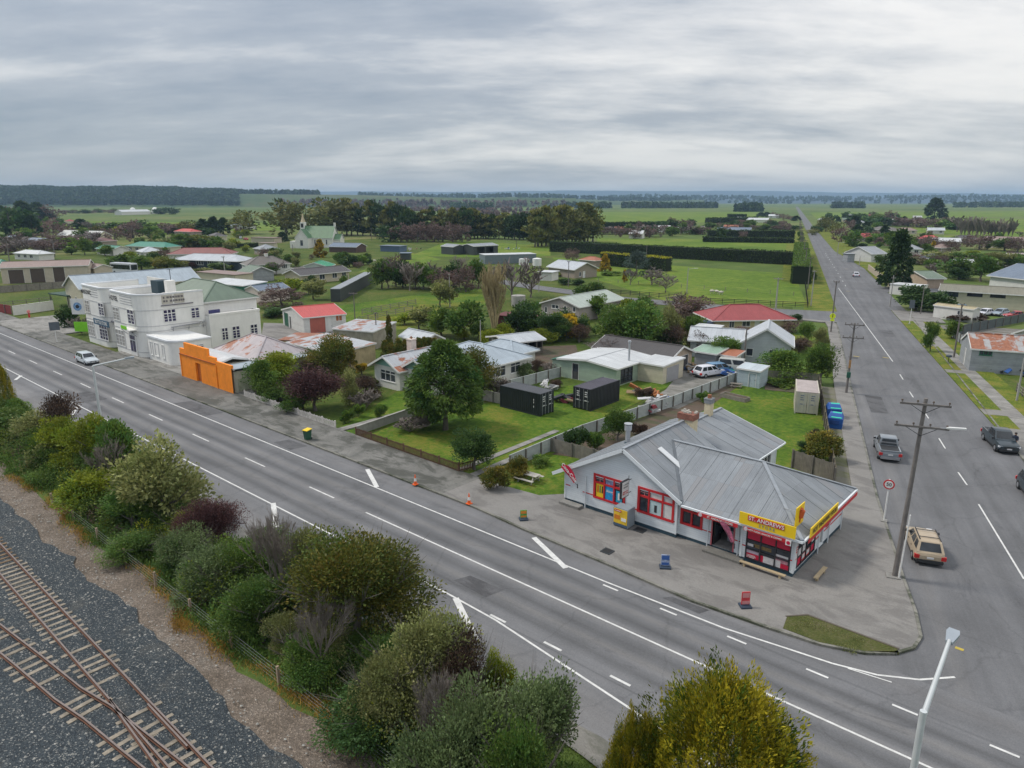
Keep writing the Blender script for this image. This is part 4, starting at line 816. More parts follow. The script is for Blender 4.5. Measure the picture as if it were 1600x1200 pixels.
        for (a, b, za, zb, m, n) in posters: poster(f, fc, a, b, za, zb, m, n)
        return f
    PK = M('pink_paper',(.55,.25,.30), .6,.2,4); WP = M('white_paper',(.62,.60,.60), .6,.12,5); LP = M('lilac_paper',(.50,.42,.50), .6,.1,3); TANG = M('display_goods',(.22,.15,.06), .7,.5,5)
    sw = shopwin(f3,.4,3.35,.5,3.0,3,(1.2,1.85,2.5), [(.48,1.34,1.92,2.45, MAG, -.04),(1.42,2.33,1.92,2.45, MAG, -.04),(2.41,3.28,1.92,2.45, MAG, -.04),(.48,1.34,.58,.92, MAG, -.04),(.48,1.3,.93,1.22, LP, -.045),(1.42,1.62,.57,1.0, MAG, -.04),(1.62,2.33,.57,1.02, WP, -.038),(2.41,2.75,.57,1.05, WP, -.038),(2.75,3.28,.57,.88, MAG, -.04),(2.41,3.2,.9,1.25, PK, -.045),(.9,2.1,1.42,1.66, TANG, -.05),(2.4,3.2,1.3,1.45, WP, -.05),(.5,1.0,1.42,1.6, WP, -.05),(1.5,2.35,2.58,2.74, WP, -.04),(2.45,3.0,2.57,2.7, WP, -.04)])
    scrawl(sw, (15.4,-.045,.74), .6,.24,3, WHITE)
    ss = shopwin(fr, .55,3.9,.6,2.75,4,(1.3,1.95), [(.65,1.35,.7,1.2, MAG, -.04),(1.45,2.15,.7,1.25, RED, -.04),(2.25,3.0,.72,1.25, RED, -.04),(3.1,3.8,.72,1.3, MAG, -.04),(.7,1.3,1.35,1.85, WP, -.04),(1.5,2.1,1.35,1.8, WP, -.04),(3.15,3.75,1.4,1.85, WP, -.04),(2.4,2.9,.85,1.15, WP, -.025),(1.55,2.05,.85,1.15, WP, -.025)])
    bl = poster(shop, fr, .12,.45,1.4,2.6, WP, .02,'wall_notice'); scrawl(bl, (18.16,.28,2.05), .26,.5,3, RED, True)
    window(shop, fr, 4.75,5.45,.55,2.55,1,1, M('pale_trim'), CURT); poster(shop, fr, 5.9,6.9,1.5,2.85, RED, .02,'wall_poster')
    window(shop, frr, 1.2,3.0,1.2,2.9,2,1, WHITE, GL, split=.7); window(shop, frr, 4.2,6.4,1.0,2.9,3,1, WHITE, GL)
    # entrance: frame, open door leaf with goods behind it
    mb = MB(); f2.box(mb, 2.5,2.6,-.12,.03,.45,2.8); f2.box(mb, 4.1,4.2,-.12,.03,.45,2.8); f2.box(mb, 2.6,4.1,-.12,.03,2.7,2.8); mb.build('door_frame', M('pink_trim',(.5,.12,.14)), shop)
    dl = MB(); dl.box(12.48,.45,.48,12.54,1.55,2.6); dd = dl.build('open_door', DARK, shop); MB().bx(12.545,.55,1.0,12.555,1.45,2.5).build('pane', GL, dd)
    rk_ = MB(); rk_.box(13.0,1.6,.46,14.1,1.9,2.4); r1 = rk_.build('notice_board', M('pale_board',(.42,.46,.50), .7,.3,3), shop)
    for i, (x, z, mm) in enumerate(((13.2,2.1, YEL),(13.5,2.15, MAG),(13.8,2.1, GRNW),(13.25,1.75, BLUEP),(13.55,1.7, RED),(13.85,1.75, WP),(13.3,1.4, NB),(13.6,1.35, PK),(13.85,1.4, YEL))): MB().bx(x - .12,1.58, z - .13, x + .12,1.6, z + .13).build('goods', mm, r1)
    # fascia signs
    def band(x0, y0, x1, y1, z0=2.72, z1=2.98): q = MB(); q.bar((x0, y0,(z0 + z1) / 2),(x1, y1,(z0 + z1) / 2), .03, z1 - z0); return q.build('fascia_sign', RED, shop)
    s1 = band(11.7,-.60,14.55,-.60); text(s1,'ST. ANDREWS STORE', .19,(13.3,-.63,2.85), math.pi / 2,0, WHITE)
    s2 = band(14.95,-.60,17.95,-.60); text(s2,'HOT FOOD, SNACKS & COFFEE', .155,(16.35,-.63,2.85), math.pi / 2,0, WHITE)
    for x in (11.9,15.1): q = MB(); q.tube((x, -.6,2.86),(x, -.64,2.86), .13,.13,18); q.build('round_badge', M('badge_white',(.6,.5,.52)), s1)
    q = MB(); q.box(17.7,-.66,2.62,18.05,-.62,2.98); bd = q.build('square_badge', WHITE, shop); q = MB(); q.tube((17.875,-.66,2.8),(17.875,-.68,2.8), .12,.12,18); q.build('badge_disc', MAG, bd)
    s3 = band(18.8,.2,18.8,10.2)
    # roof: gable wing (front), hip wing (right), lower back wing; sheets laid one by one
    def sheets(parent, poly, ax_, name='roof_sheet', wd=.82):
        import itertools
        lo = min(p[ax_] for p in poly); hi = max(p[ax_] for p in poly); k = 0; x = lo
        while x < hi - .05:
            q = clip_poly(poly, *((1,0) if ax_ == 0 else (0,1)), x + wd - .008); q = clip_poly(q, *((-1,0) if ax_ == 0 else (0,-1)), -x - .008) if len(q) > 2 else q
            if len(q) > 2:
                d_ = .0 if k % 2 else .018; mb = MB(); mb.slab([(p[0], p[1], p[2] + d_) for p in q], .05 + d_); mb.build(name, SHR[ax_], parent)
            x += wd; k += 1
    def base(name, polys):
        mb = MB()
        for p in polys: mb.slab([(a, b, c - .055) for a, b, c in p], .07)
        return mb.build(name, SHR[0], shop)
    RZ = 6.0; X0, X1 = -.9,10.35; RX = 5.5; zl = 2.55; zr_ = 3.22; A = [(X0,-.45, zl),(RX, -.45, RZ),(RX, 8.6, RZ),(X0,8.6, zl)]
    B_ = [(RX, -.45, RZ),(X1,-.45, zr_),(X1,8.6, zr_),(RX, 8.6, RZ)]
    HZ, HY = 5.47,5.1; e = 3.08; HX0, HX1, HR, BY = 6.4,18.62,13.7,10.5
    Cf = [(10.2,-.42, e),(HX1,-.42, e),(HR, HY, HZ),(HX0, HY, HZ)]; Cr = [(HX1,-.42, e),(HX1, BY, e),(HR, HY, HZ)]; Cb = [(HX1, BY, e),(9.5, BY, e),(HX0, HY, HZ),(HR, HY, HZ)]
    Cf[0] = (10.3,-.42, e)
    D1 = [(-.5,8.6,2.7),(4.7,8.6,4.95),(4.7,17.5,4.95),(-.5,17.5,2.7)]; D2 = [(4.7,8.3,4.95),(10.75,8.3,3.05),(10.75,17.5,3.05),(4.7,17.5,4.95)]
    rf = base('roof', [A, B_, Cf, Cr, Cb, D1, D2])
    for p, a_ in ((A, 1),(B_, 1),(Cf, 0),(Cr, 1),(Cb, 0),(D1,1),(D2,1)): sheets(rf, p, a_)
    gp = MB(); gp.poly([(X0,8.6, zl),(RX, 8.6, RZ),(8.6,8.6,4.3),(0,8.6,2.7)]); gp.build('gable_end', SB, rf)
    c = MB()
    for a, b in (((RX, -.45, RZ),(RX, 8.6, RZ)),((HX0 + .2, HY, HZ),(HR, HY, HZ)),((HR, HY, HZ),(HX1,-.42, e)),((HR, HY, HZ),(HX1, BY, e)),((4.7,8.6,4.95),(4.7,17.5,4.95))): c.bar((a[0], a[1], a[2] + .04),(b[0], b[1], b[2] + .04), .24,.06)
    c.build('ridge_cap', M('ridge_metal',(.27,.295,.32), .5,.12), rf)
    vy = MB(); vy.bar((10.25,-.3,3.3),(6.5,5.15,5.5), .22,.04); vy.build('valley_gutter', M('valley_lead',(.11,.125,.14)), rf)
    sk = MB(); sk.bar((6.6,2.9,5.46),(8.5,2.9,4.4), .55,.06); sk.build('skylight_sheet', M('translucent_sheet',(.62,.64,.65), .4,.05), rf)
    fa = M('pale_trim'); mb = MB(); mb.bar((X0,-.47, zl - .1),(RX, -.47, RZ - .1), .06,.26); mb.bar((RX, -.47, RZ - .1),(X1,-.47, zr_ - .1), .06,.26); mb.build('bargeboard', fa, rf)
    mb = MB(); mb.box(10.4,-.56, e - .14,14.6,-.43, e - .0); mb.box(18.63,-.42, e - .14,18.75, BY, e); mb.box(14.6,-.56, e - .14,18.7,-.43, e - .0); mb.box(10.76,9,2.9,10.86,17.5,3.03); mb.build('gutter', fa, rf)
    mb = MB(); mb.bar((-.5,17.53,2.6),(4.7,17.53,4.85), .05,.22); mb.bar((4.7,17.53,4.85),(10.75,17.53,2.95), .05,.22); mb.build('bargeboard', fa, rf)
    so = MB(); so.box(9.9,-.42,2.98,18.6,.3,3.03); so.box(18.1,-.42,2.98,18.6,10.4,3.03); so.build('soffit', fa, rf)
    dp = MB()
    for x, y in ((2.05,-.08),(12.15,.2),(14.35,.2)): dp.tube((x, y, .1),(x, y, 2.9), .045,.045,8)
    for y in (4.35,6.4,9.2): dp.tube((18.22, y, .1),(18.22, y, 2.95), .045,.045,8)
    dp.build('downpipe', fa, shop)
    # chimneys and flue
    BR = M('chimney_brick',(.24,.10,.07), .9,.3,5); CR = M('cream_render',(.58,.50,.34), .8,.12)
    q = MB(); q.box(5.0,8.7,4.2,6.3,9.6,6.1); ch = q.build('chimney', CR, shop); MB().bx(4.93,8.63,6.1,6.37,9.67,6.6).build('chimney_cap', BR, ch); q = MB()
    rr = random.Random(2)
    for i in range(12): x, y = 5.1 + rr.random() * 1.1,8.8 + rr.random() * .7; q.box(x - .1, y - .08,6.6, x + .1, y + .08,6.6 + rr.uniform(.08,.22))
    q.build('loose_mortar', M('pale_rubble',(.45,.43,.38), .9,.25,6), ch)
    q = MB(); q.box(4.4,14.6,3.9,5.0,15.2,6.0); ch = q.build('chimney', CR, shop); q = MB(); q.box(4.36,14.56,6.0,5.04,15.24,6.35); q.box(4.33,14.53,6.35,5.07,15.27,6.45); q.build('chimney_cap', M('grey_render',(.22,.23,.24)), ch); q = MB(); q.lathe([(.17,0),(.2,.1),(.15,.12),(.18,.3),(.12,.32)], (4.7,14.9,6.45)); q.build('chimney_pot', M('terracotta',(.30,.12,.06)), ch)
    q = MB(); q.tube((2.6,4.9,4.2),(2.6,4.9,5.9), .2,.2,14); q.tube((2.6,4.9,5.5),(2.6,4.9,5.95), .3,.3,14); q.tube((2.6,4.9,6.0),(2.6,4.9,6.05), .34,.34,14); fl_ = q.build('flue', STEEL, shop, smooth=40); q = MB(); q.tube((2.6,4.9,4.1),(2.6,4.9,4.5), .3,.24,14); q.build('flue_flashing', NB, fl_)
    # steps
    MB().bx(.0,-.75,.2,1.9,-.1,.42).build('step', conc_m, shop); MB().bx(12.2,-.6,.2,14.9,.25,.36).build('step', conc_m, shop)
    # roof signs (parts bolted to the building)
    def board(name, pts, m):                              # upright board on 2-D line
        (x0, y0),(x1, y1) = pts[0]; mb = MB(); mb.bar((x0, y0, sum(pts[1]) / 2),(x1, y1, sum(pts[1]) / 2), .06, pts[1][1] - pts[1][0]); return mb.build(name, m, shop)
    s = board('roof_sign', [((14.62,-.62),(18.25,-.62)),(3.14,3.95)], YEL)
    MB().bx(15.2,-.68,3.53,17.55,-.655,3.86).build('sign_panel', RED, s); text(s, 'ST. ANDREWS', .36,(16.4,-.69,3.69), math.pi / 2,0, WHITE); text(s, 'S T O R E', .25,(16.45,-.665,3.34), math.pi / 2,0, M('letter_grey',(.25,.27,.25)))
    s = board('roof_sign', [((18.82,.35),(18.82,5.6)),(3.05,3.72)], YEL); text(s, 'HOT TAKEAWAY FOOD', .46,(18.87,3.0,3.37), math.pi / 2, math.pi / 2, M('letter_brown',(.10,.07,.03)), squash=.92)
    s = board('roof_sign', [((17.9,.15),(17.9,1.55)),(3.5,4.85)], YEL); q = MB(); q.tube((17.94,.85,4.0),(17.94,.9,4.5), .18,.26,10); q.tube((17.94,.88,4.5),(17.94,.95,4.66), .2,.1,8); q.tube((17.94,.8,3.7),(17.94,.85,4.0), .06,.08,6); q.build('sign_picture', M('sign_orange_red',(.55,.10,.02)), s)
    q = MB(); q.bar((17.86,.9,4.3),(16.6,1.6,4.0), .04,.04); q.bar((17.86,.3,3.6),(17.5,.4,3.6), .05,.05); q.build('sign_stay', STEEL, s)
build_shop()
def flag(px, yb, label, loc, ang, tilt, L_, wd, txt, m=None):
    t = thing('feather_flag', label, 'flag', loc, ang); m = m or MAG; mb = MB(); n = 8
    mb.tube((0,0,0),(0,0,.35), .05,.03,8); mb.build('bracket', DARK, t); d = Vector((math.sin(tilt), 0, math.cos(tilt))); mb = MB(); mb.tube((0,0,.2), tuple(d * (L_ + .3)), .018,.012,6); mb.build('flag_pole', DARK, t)
    mb = MB(); pts = []
    for i in range(n + 1): s = i / n; pts.append((d * (L_ * .22 + s * L_ * .78) + Vector((0,.04 * math.sin(s * 5), 0)), wd * (.55 + .45 * math.sin(min(1, s * 1.5) * 1.57)) * (1 if s < .8 else 1 - (s - .8) * 2.2)))
    nrm = Vector((d.z, 0,-d.x))
    for (a, wa),(b, wb) in zip(pts, pts[1:]): mb.poly([a, a + nrm * wa, b + nrm * wb, b]); mb.poly([b + Vector((0,.012,0)), b + nrm * wb + Vector((0,.012,0)), a + nrm * wa + Vector((0,.012,0)), a + Vector((0,.012,0))])
    f = mb.build('flag_cloth', m, t)
    if not txt: return t
    c = d * L_ * .62 + nrm * wd * .5
    tx = text(f, txt, wd * .62,(c.x, c.y - .06, c.z), 0,0, WHITE, 'flag_lettering'); tx.rotation_euler = (math.pi / 2, tilt - math.pi / 2 + math.pi, 0); tx.rotation_euler = (Matrix.Rotation(tilt + math.pi / 2,3,'Y') @ Matrix.Rotation(math.pi / 2,3,'X')).to_euler(); return t
flag(0,0,'crimson feather flag leaning from the left end of the store wall',(1.75,-.72,2.0), 0, R(-50), 2.1,.66,'Coca-Cola')
flag(0,0,'pink and white feather flag hanging over the store entrance',(14.5,-.75,1.3), 0, R(-36), 1.9,.42,'', M('flag_pink',(.45,.12,.20), .6,.5,7))
t = thing('projecting_sign','white framed sign projecting from the store gable between the red windows','sign',(6.05,0,2.55)); mb = MB()
for z in (.15,1.15): mb.bar((0,0, z),(0,-1.45, z), .04,.04)
mb.bar((0,-.35,1.5),(0,-.35,.1), .03,.03); mb.build('bracket', DARK, t); q = MB(); q.box(-.08,-1.4,0,.08,-.4,1.3); s = q.build('sign_frame', DARK, t); MB().bx(.08,-1.34,.06,.095,-.46,1.24).build('sign_face', WHITE, s); MB().bx(-.095,-1.34,.06,-.08,-.46,1.24).build('sign_face', WHITE, s)
scrawl(s, (.1,-.9,.9), .55,.4,2, M('letter_grey',(.25,.27,.25)), True); scrawl(s, (.1,-.9,.38), .7,.3,2, RED, True, 3)
# ice cabinet
t = thing('ice_cabinet','grey merchandise cabinet with yellow poster against the store wall','cabinet',(5.35,-1.15,.215)); q = MB(); q.box(0,0,.08,1.25,.95,1.45); q.box(.02,.02,1.45,1.23,.93,1.5); q.build('cabinet_body', M('cabinet_grey',(.26,.30,.33), .5,.08), t)
q = MB(); q.box(.06,-.03,.3,1.19,0,1.42); dr = q.build('cabinet_door', M('ice_poster',(.75,.50,.03), .5,.2,3), t); MB().bx(.12,-.045,1.2,.7,-.03,1.36).build('poster_print', RED, dr); MB().bx(.7,-.045,.55,1.12,-.03,.8).build('poster_print', WHITE, dr); MB().bx(.12,-.045,.62,.6,-.03,.95).build('poster_print', M('poster_orange',(.65,.2,.02)), dr); scrawl(dr, (.4,-.05,1.28), .45,.12,1, WHITE)
MB().bx(.05,-.02,.08,1.2,0,.28).build('plinth', M('cabinet_blue',(.06,.10,.16)), t)
WOODL = M('pale_timber',(.42,.33,.20), .8,.15,2)
def bench(label, loc, ang, L_):
    t = thing('plank_bench', label, 'bench', loc, ang); MB().bx(0,0,.24, L_, .26,.3).build('seat', WOODL, t)
    for x in (.25, L_ - .4): MB().bx(x, .04,0, x + .12,.22,.24).build('leg', WOODL, t)
bench('long low timber plank bench along the store front under the big window',(14.9,-.72,.215), 0,3.0); bench('short low timber plank bench on the side street side of the store',(19.55,.35,.215), R(90), 1.9)
# ------------------------------------------------------------ the hotel: two storeys, two bays with rounded corners
HC = M('hotel_cream',(.80,.79,.75), .75,.06,.6); HL = M('hotel_line',(.30,.30,.33), .7,.1); VIO = Mglass('dark_violet_pane',(.02,.018,.05)); LETD = M('letter_dark',(.04,.04,.05))
def rounded(x0, y0, x1, y1, r_l, r_r, n=9):           # plan outline, front (y0) corners rounded
    p = []
    for i in range(n + 1): t = math.pi + math.pi / 2 * i / n; p.append((x0 + r_l + r_l * math.cos(t), y0 + r_l + r_l * math.sin(t)))
    for i in range(n + 1): t = -math.pi / 2 + math.pi / 2 * i / n; p.append((x1 - r_r + r_r * math.cos(t), y0 + r_r + r_r * math.sin(t)))
    return p + [(x1, y1),(x0, y1)]
def scalep(pts, d):
    n = len(pts); out = []
    for i in range(n):
        a, b, c = Vector(pts[i - 1]), Vector(pts[i]), Vector(pts[(i + 1) % n]); e1 = (b - a).normalized() if (b - a).length > 1e-6 else (c - b).normalized(); e2 = (c - b).normalized() if (c - b).length > 1e-6 else e1
        nn = (Vector((e1.y, -e1.x)) + Vector((e2.y, -e2.x))); nn = nn.normalized() if nn.length > 1e-6 else Vector((e1.y, -e1.x)); out.append((b.x + nn.x * d, b.y + nn.y * d))
    return out
def ring(mb, a, b, z0, z1):
    n = len(a)
    for i in range(n):
        j = (i + 1) % n
        if a[i][1] > 8 and a[j][1] > 8: continue
        A, B, C_, D = a[i], a[j], b[j], b[i]
        mb.poly([(*A, z0),(*B, z0),(*B, z1),(*A, z1)]); mb.poly([(*C_, z0),(*D, z0),(*D, z1),(*C_, z1)]); mb.poly([(*A, z1),(*B, z1),(*C_, z1),(*D, z1)]); mb.poly([(*A, z0),(*D, z0),(*C_, z0),(*B, z0)])
hotel = thing('hotel','cream two-storey hotel with two rounded corner bays','hotel',(0,0,0))
def gridwin(par, fc, u0, u1, z0, z1, nx, nz=3, m=WHITE, g=VIO):
    mb = MB(); fw = .13; fc.box(mb, u0 - .1, u1 + .1,.0,.09, z0 - .1, z0 + .02); fc.box(mb, u0 - .1, u1 + .1,.0,.08, z1, z1 + .1); fc.box(mb, u0 - .1, u0,.0,.08, z0, z1); fc.box(mb, u1, u1 + .1,.0,.08, z0, z1)
    for i in range(1, nx): u = u0 + (u1 - u0) * i / nx; fc.box(mb, u - fw / 2, u + fw / 2,0,.075, z0, z1)
    zt = z0 + (z1 - z0) * .70; fc.box(mb, u0, u1,0,.07, zt - .07, zt + .07)
    for i in range(1, nz): z = z0 + (zt - z0) * i / nz; fc.box(mb, u0, u1,0,.045, z - .03, z + .03)
    f = mb.build('window', m, par)
    for i in range(nx):
        a, b = u0 + (u1 - u0) * i / nx, u0 + (u1 - u0) * (i + 1) / nx
        for za, zb in ((z0, zt),(zt, z1)): p = MB(); p.poly([fc.pt(a, .03, za), fc.pt(b, .03, za), fc.pt(b, .03, zb), fc.pt(a, .03, zb)]); p.build('pane', g, f)
    return f
def build_hotel():
    for x0, x1, yb in ((-102.8,-92.4,9.6),(-90.6,-78.9,9.7)):
        pl = rounded(x0,0, x1, yb, 1.3,3.2 if x0 > -95 else 2.2); mb = MB(); mb.prism(pl, 0,8.6); ring(mb, pl, scalep(pl, -.3), 8.6,9.6); mb.build('wall', HC, hotel)
        c = MB(); ring(c, scalep(pl, .10), scalep(pl, -.35), 9.6,9.8); c.build('coping', M('hotel_coping',(.68,.70,.72), .6,.06), hotel)
        for z in (.9,4.1,4.9,7.3): c = MB(); c.prism(scalep(pl, .05), z, z + .09); c.build('string_course', M('hotel_band',(.50,.50,.50), .7,.1), hotel)
        f = Face((x0,0),(1,0))
        for k in range(4):
            z = 8.05 + .38 * k; c = MB(); c.box(x0 + 4.6,-.03, z, x1 - 2.6,0, z + .07); c.build('moulding', HL, hotel)
    m = MB(); m.box(-92.4,1.2,0,-90.6,9.6,9.2); m.build('wall', HC, hotel); m = MB(); m.box(-93,.7,4.3,-90.2,1.2,4.4); m.build('balcony_slab', HL, hotel)
    text(hotel, 'MASONIC',1.0,(-100.0,-.05,8.6), math.pi / 2,0, LETD); text(hotel, 'HOTEL',1.05,(-88.4,-.05,8.6), math.pi / 2,0, LETD)
    A, B = Face((0,0),(1,0)), Face((-78.9,0),(0,1))
    for u0, u1, z0, z1, n in ((-101.2,-99.4,5.2,7.1,2),(-95.2,-93.2,5.3,7.2,2),(-101.4,-98.6,1.2,3.7,3),(-96.2,-93.0,1.2,3.7,3),(-89.2,-87.0,5.2,7.1,2),(-83.6,-81.4,5.2,7.3,2),(-89.3,-86.0,1.2,3.6,3)): gridwin(hotel, A, u0, u1, z0, z1, n, g=CURT if u0 in (-101.4,-89.3,-101.2,-89.2) else VIO)
    for px0, py0, px1, py1, n in ((255,485,275,501,3),(298.5,482,311.5,495.5,2)):
        s0, z1 = onwall(px0, py0,(-78.9,0),(0,1)); s1, z0 = onwall(px1, py1,(-78.9,0),(0,1)); gridwin(hotel, B, s0, s1, z0, z1, n)
    d = MB(); d.box(-84.0,-.12,.25,-81.6,.02,3.6); dr = d.build('entrance_surround', WHITE, hotel)
    for x in (-83.7,-82.7): MB().bx(x, -.16,.9, x + .75,-.12,2.6).build('door_pane', VIO, dr)
    MB().bx(-83.7,-.16,2.8,-81.9,-.12,3.4).build('fanlight', VIO, dr); scrawl(dr, (-82.8,-.15,3.9), 1.2,.4,1, LETD)
    cn = MB(); cn.box(-84.6,-1.1,4.35,-81.0,-.02,4.5); ca = cn.build('canopy', HC, hotel); MB().bx(-83.9,-1.15,4.5,-81.9,-1.05,5.0).build('green_banner', M('lime_banner',(.22,.62,.02), .5,.08), ca)
    for x in (-84.4,-81.2): q = MB(); q.bar((x, -1.0,4.35),(x, -.05,3.4), .07,.07); q.build('bracket', HL, ca)
    # stepped parapet and lettering on the side wall
    q = MB(); q.box(-79.25,3.6,8.6,-78.86,9.0,9.85); q.box(-79.25,9.0,8.6,-78.86,9.72,9.3); q.build('side_parapet', HC, hotel)
    for z0, z1, y0, y1 in ((7.9,8.0,3.1,8.0),(8.15,9.5,3.3,4.9),(8.15,9.7,5.2,6.7)):
        if z1 - z0 < .5: MB().bx(-78.9, y0, z0,-78.72, y1, z1).build('ledge', M('dark_ledge',(.10,.09,.12)), hotel)
        else: MB().bx(-78.9, y0, z0,-78.84, y1, z1).build('relief_panel', M('hotel_relief',(.52,.49,.42)), hotel)
    scrawl(hotel, (-78.81,5.0,8.85), 3.0,1.1,2, M('letter_grey_dark',(.16,.15,.15)), True)
    # flat roof and things on it
    q = MB(); q.box(-102.2,3.4,8.6,-92.8,9.2,8.64); q.box(-90.2,3.6,8.6,-79.4,9.3,8.64); q.build('flat_roof', M('bitumen',(.42,.42,.40)), hotel); MB().bx(-87.5,5.5,9,-85.0,7.6,11.0).build('roof_tank', M('dark_blue_tank',(.02,.045,.06)), hotel); MB().bx(-83.7,6.0,9,-82.7,7.3,11.2).build('chimney', HC, hotel)
    q = MB(); q.tube((-87.0,8.5,9),(-87,8.5,12.6), .06,.05,6); q.bar((-88,8.5,12.5),(-86,8.5,12.5), .05,.05); q.build('aerial', DARK, hotel)
    q = MB(); q.bar((-96,8.5,10.0),(-89,8.5,10), .2,1.6); q.build('roof_screen', M('white_stucco'), hotel)
    roof(hotel, -97,-79.3,9.7,19.5,7.7,'hip',2.6, OLIVE_R); w = MB(); w.box(-96.6,9.7,0,-79.6,19.1,7.8); w.build('rear_wall', HC, hotel)
    # one-and-a-half storey extension to the side
    w = MB(); w.box(-90,9.72,0,-77.6,18.4,5.6); w.box(-77.95,9.75,5.6,-77.55,18.45,5.95); w.box(-90,18.1,5.6,-77.95,18.45,5.95); w.build('extension_wall', HC, hotel); E_ = Face((-77.6,0),(0,1)); MB().bx(-90,9.8,5.6,-78,18.1,5.66).build('flat_roof', MATS['bitumen'], hotel)
    for a, b, c, e, n in ((346.5,513.5,356.5,530,2),(363,511,375,527,2),(391.5,508,402.5,523.5,2)):
        s0, z1 = onwall(a, b, (-77.6,0),(0,1)); s1, z0 = onwall(c, e, (-77.6,0),(0,1)); gridwin(hotel, E_, s0, s1, max(z0,.8), z1, n)
    q = MB(); q.box(-84.5,10.5,5.95,-82,10.6,6.0); q.box(-78.6,10.2,5.96,-78.4,12.0,6.5); q.build('roof_clerestory', M('violet_trim',(.05,.05,.16)), hotel)
    # low bar in front with a rounded corner
    pl = rounded(-79.2,.6,-70.4,6.2,.3,2.2); w = MB(); w.prism(pl, 0,3.6); w.build('bar_wall', M('hotel_cream'), hotel); q = MB(); q.prism(scalep(pl, .12), 3.6,3.85); q.build('coping', M('hotel_coping'), hotel); q = MB(); q.prism(scalep(pl, -.3), 3.85,3.9); q.build('flat_roof', WHITE, hotel)
    A2 = Face((0,.6),(1,0))
    for u in (-78.2,-76.7,-74.2): window(hotel, Face((0,.55),(1,0)), u, u + (1.3 if u == -76.7 else .75), 1.0,3.0,1,1, WHITE, GL)
    E2 = Face((-70.35,0),(0,1)); w = MB()
    for i in range(3): gridwin(hotel, E2,2.95,4.9,.9 + .75 * i, 1.4 + .75 * i, 3,1)
    q = MB(); q.tube((-77.4,8,4.2),(-77.2,8.3,5.2), .05,.05,6); q.lathe([(.05,0),(.4,.18),(.42,.2)], (-77.2,8.2,5.1), 14); q.build('satellite_dish', WHITE, hotel)
    q = MB(); q.bar((-78.7,4.2,4.55),(-78.7,9.5,4.75), .3,.08)
    for y in (4.5,6.9,9.2): q.bar((-78.6, y, 4.5),(-78.85, y, 3.9), .06,.06)
    q.build('pipe_run', HL, hotel)
build_hotel()
def sign_board(name, label, loc, ang, w, h, m, z, pole=None, thick=.1, txt=None, size=.3, tm=None, cat='sign'):
    t = thing(name, label, cat, loc, ang); q = MB(); q.box(-w / 2,-thick / 2, z, w / 2, thick / 2, z + h); b = q.build('sign_face', m, t)
    if pole: q = MB(); q.tube((0,.1,0),(0,.1, z + h * .8), pole, pole, 8); q.build('pole', WHITE, t)
    if txt: text(b, txt, size, (0,-thick / 2 - .01, z + h / 2), math.pi / 2,0, tm or WHITE)
    return t
t = sign_board('emblem_sign','white square sign with round blue emblem hung off the hotel corner',(-100.3,-1.5,0), R(40), 2.2,2.6, WHITE, 5.0); q = MB(); q.tube((0,-.06,6.3),(0,-.09,6.3), .7,.7,20); q.tube((0,-.09,6.3),(0,-.1,6.3), .3,.3,14,1); q.build('emblem', [M('emblem_blue',(.22,.38,.60), .5,.6,5), DARK], t); q = MB(); q.tube((0,.3,7.3),(.3,1.2,7.3), .05,.05,6); q.build('bracket', DARK, t)
s0 = sign_board('bottle_store_sign','dark blue banner lettered in white across the recess of the hotel',(-93.4,-.6,0), R(0), 6.4,.95, M('banner_blue',(.04,.10,.16)), 3.75, txt='BOTTLE STORE', size=.75)
sign_board('lime_sign','bright lime green panel beside the left wall of the hotel',(-106.0,.6,0), R(35), 3.2,1.7, M('lime_banner'), 1.1)
# orange shop-front
OR = M('orange_paint',(.92,.27,.012), .65,.10,1.1); OR2 = M('dark_orange_trim',(.35,.09,.01))  # second material: darker orange for the cornice strip
t = thing('orange_shopfront','bright orange stepped parapet shopfront with a recessed doorway','shop',(-64.3,-1.2,0))
f = Face((0,0),(1,0)); mb = MB(); wallface(mb, f, 13.9,0,3.35, [(4.3,5.7,0,2.75)], rev=.29); mb.build('front_wall', OR, t)
mb = MB(); mb.box(0,0,3.35,9.9,.3,4.15); mb.box(1.4,0,4.15,8.0,.3,5.05); mb.box(9.9,0,3.35,13.9,.3,3.75); mb.build('parapet', OR, t); mb = MB(); mb.box(-.05,-.1,3.3,9.95,0,3.42); mb.build('cornice', OR2, t); mb = MB(); mb.box(9.85,-.09,0,10.1,0,3.3); mb.box(0,-.07,0,.22,0,3.3); mb.build('pilaster', OR, t)
mb = MB(); mb.box(4.25,.25,0,5.75,.29,2.8); mb.build('door', M('orange_door',(.55,.13,.01)), t)
mb = MB(); mb.box(.02,.31,0,9.7,9,3.0); mb.box(9.7,.31,0,13.8,11,2.9); mb.build('side_wall', M('dirty_cream_sheet',(.42,.40,.32), .85,.25,.8), t)
mb = MB(); mb.box(13.8,.8,.4,13.86,3.9,1.9); mb.build('wall_panel', M('mossy_panel',(.36,.38,.27), .9,.3,1.2), t)
roof(t, 9.6,14.1,.3,11.3,2.95,'mx', .35, BLUE_R, ridge=False); roof(t, .05,9.6,.3,4.6,3.3,'gx', .5, WHITE_R, ridge=False); roof(t, .05,11.5,4.6,12.5,3.3,'hip',2.1, Mroof('lilac_rust_roof',(.40,.36,.37), rust=.22))
house('cream walled shed with pale roof sheets behind the orange shopfront',('xy',-50.5,14.0), ang=0, w=12, d=7, wh=2.8, kind='my', rise=.4, wm=YELW, rm=RUST2_R, cat='shed', name='shed', ov=.15)
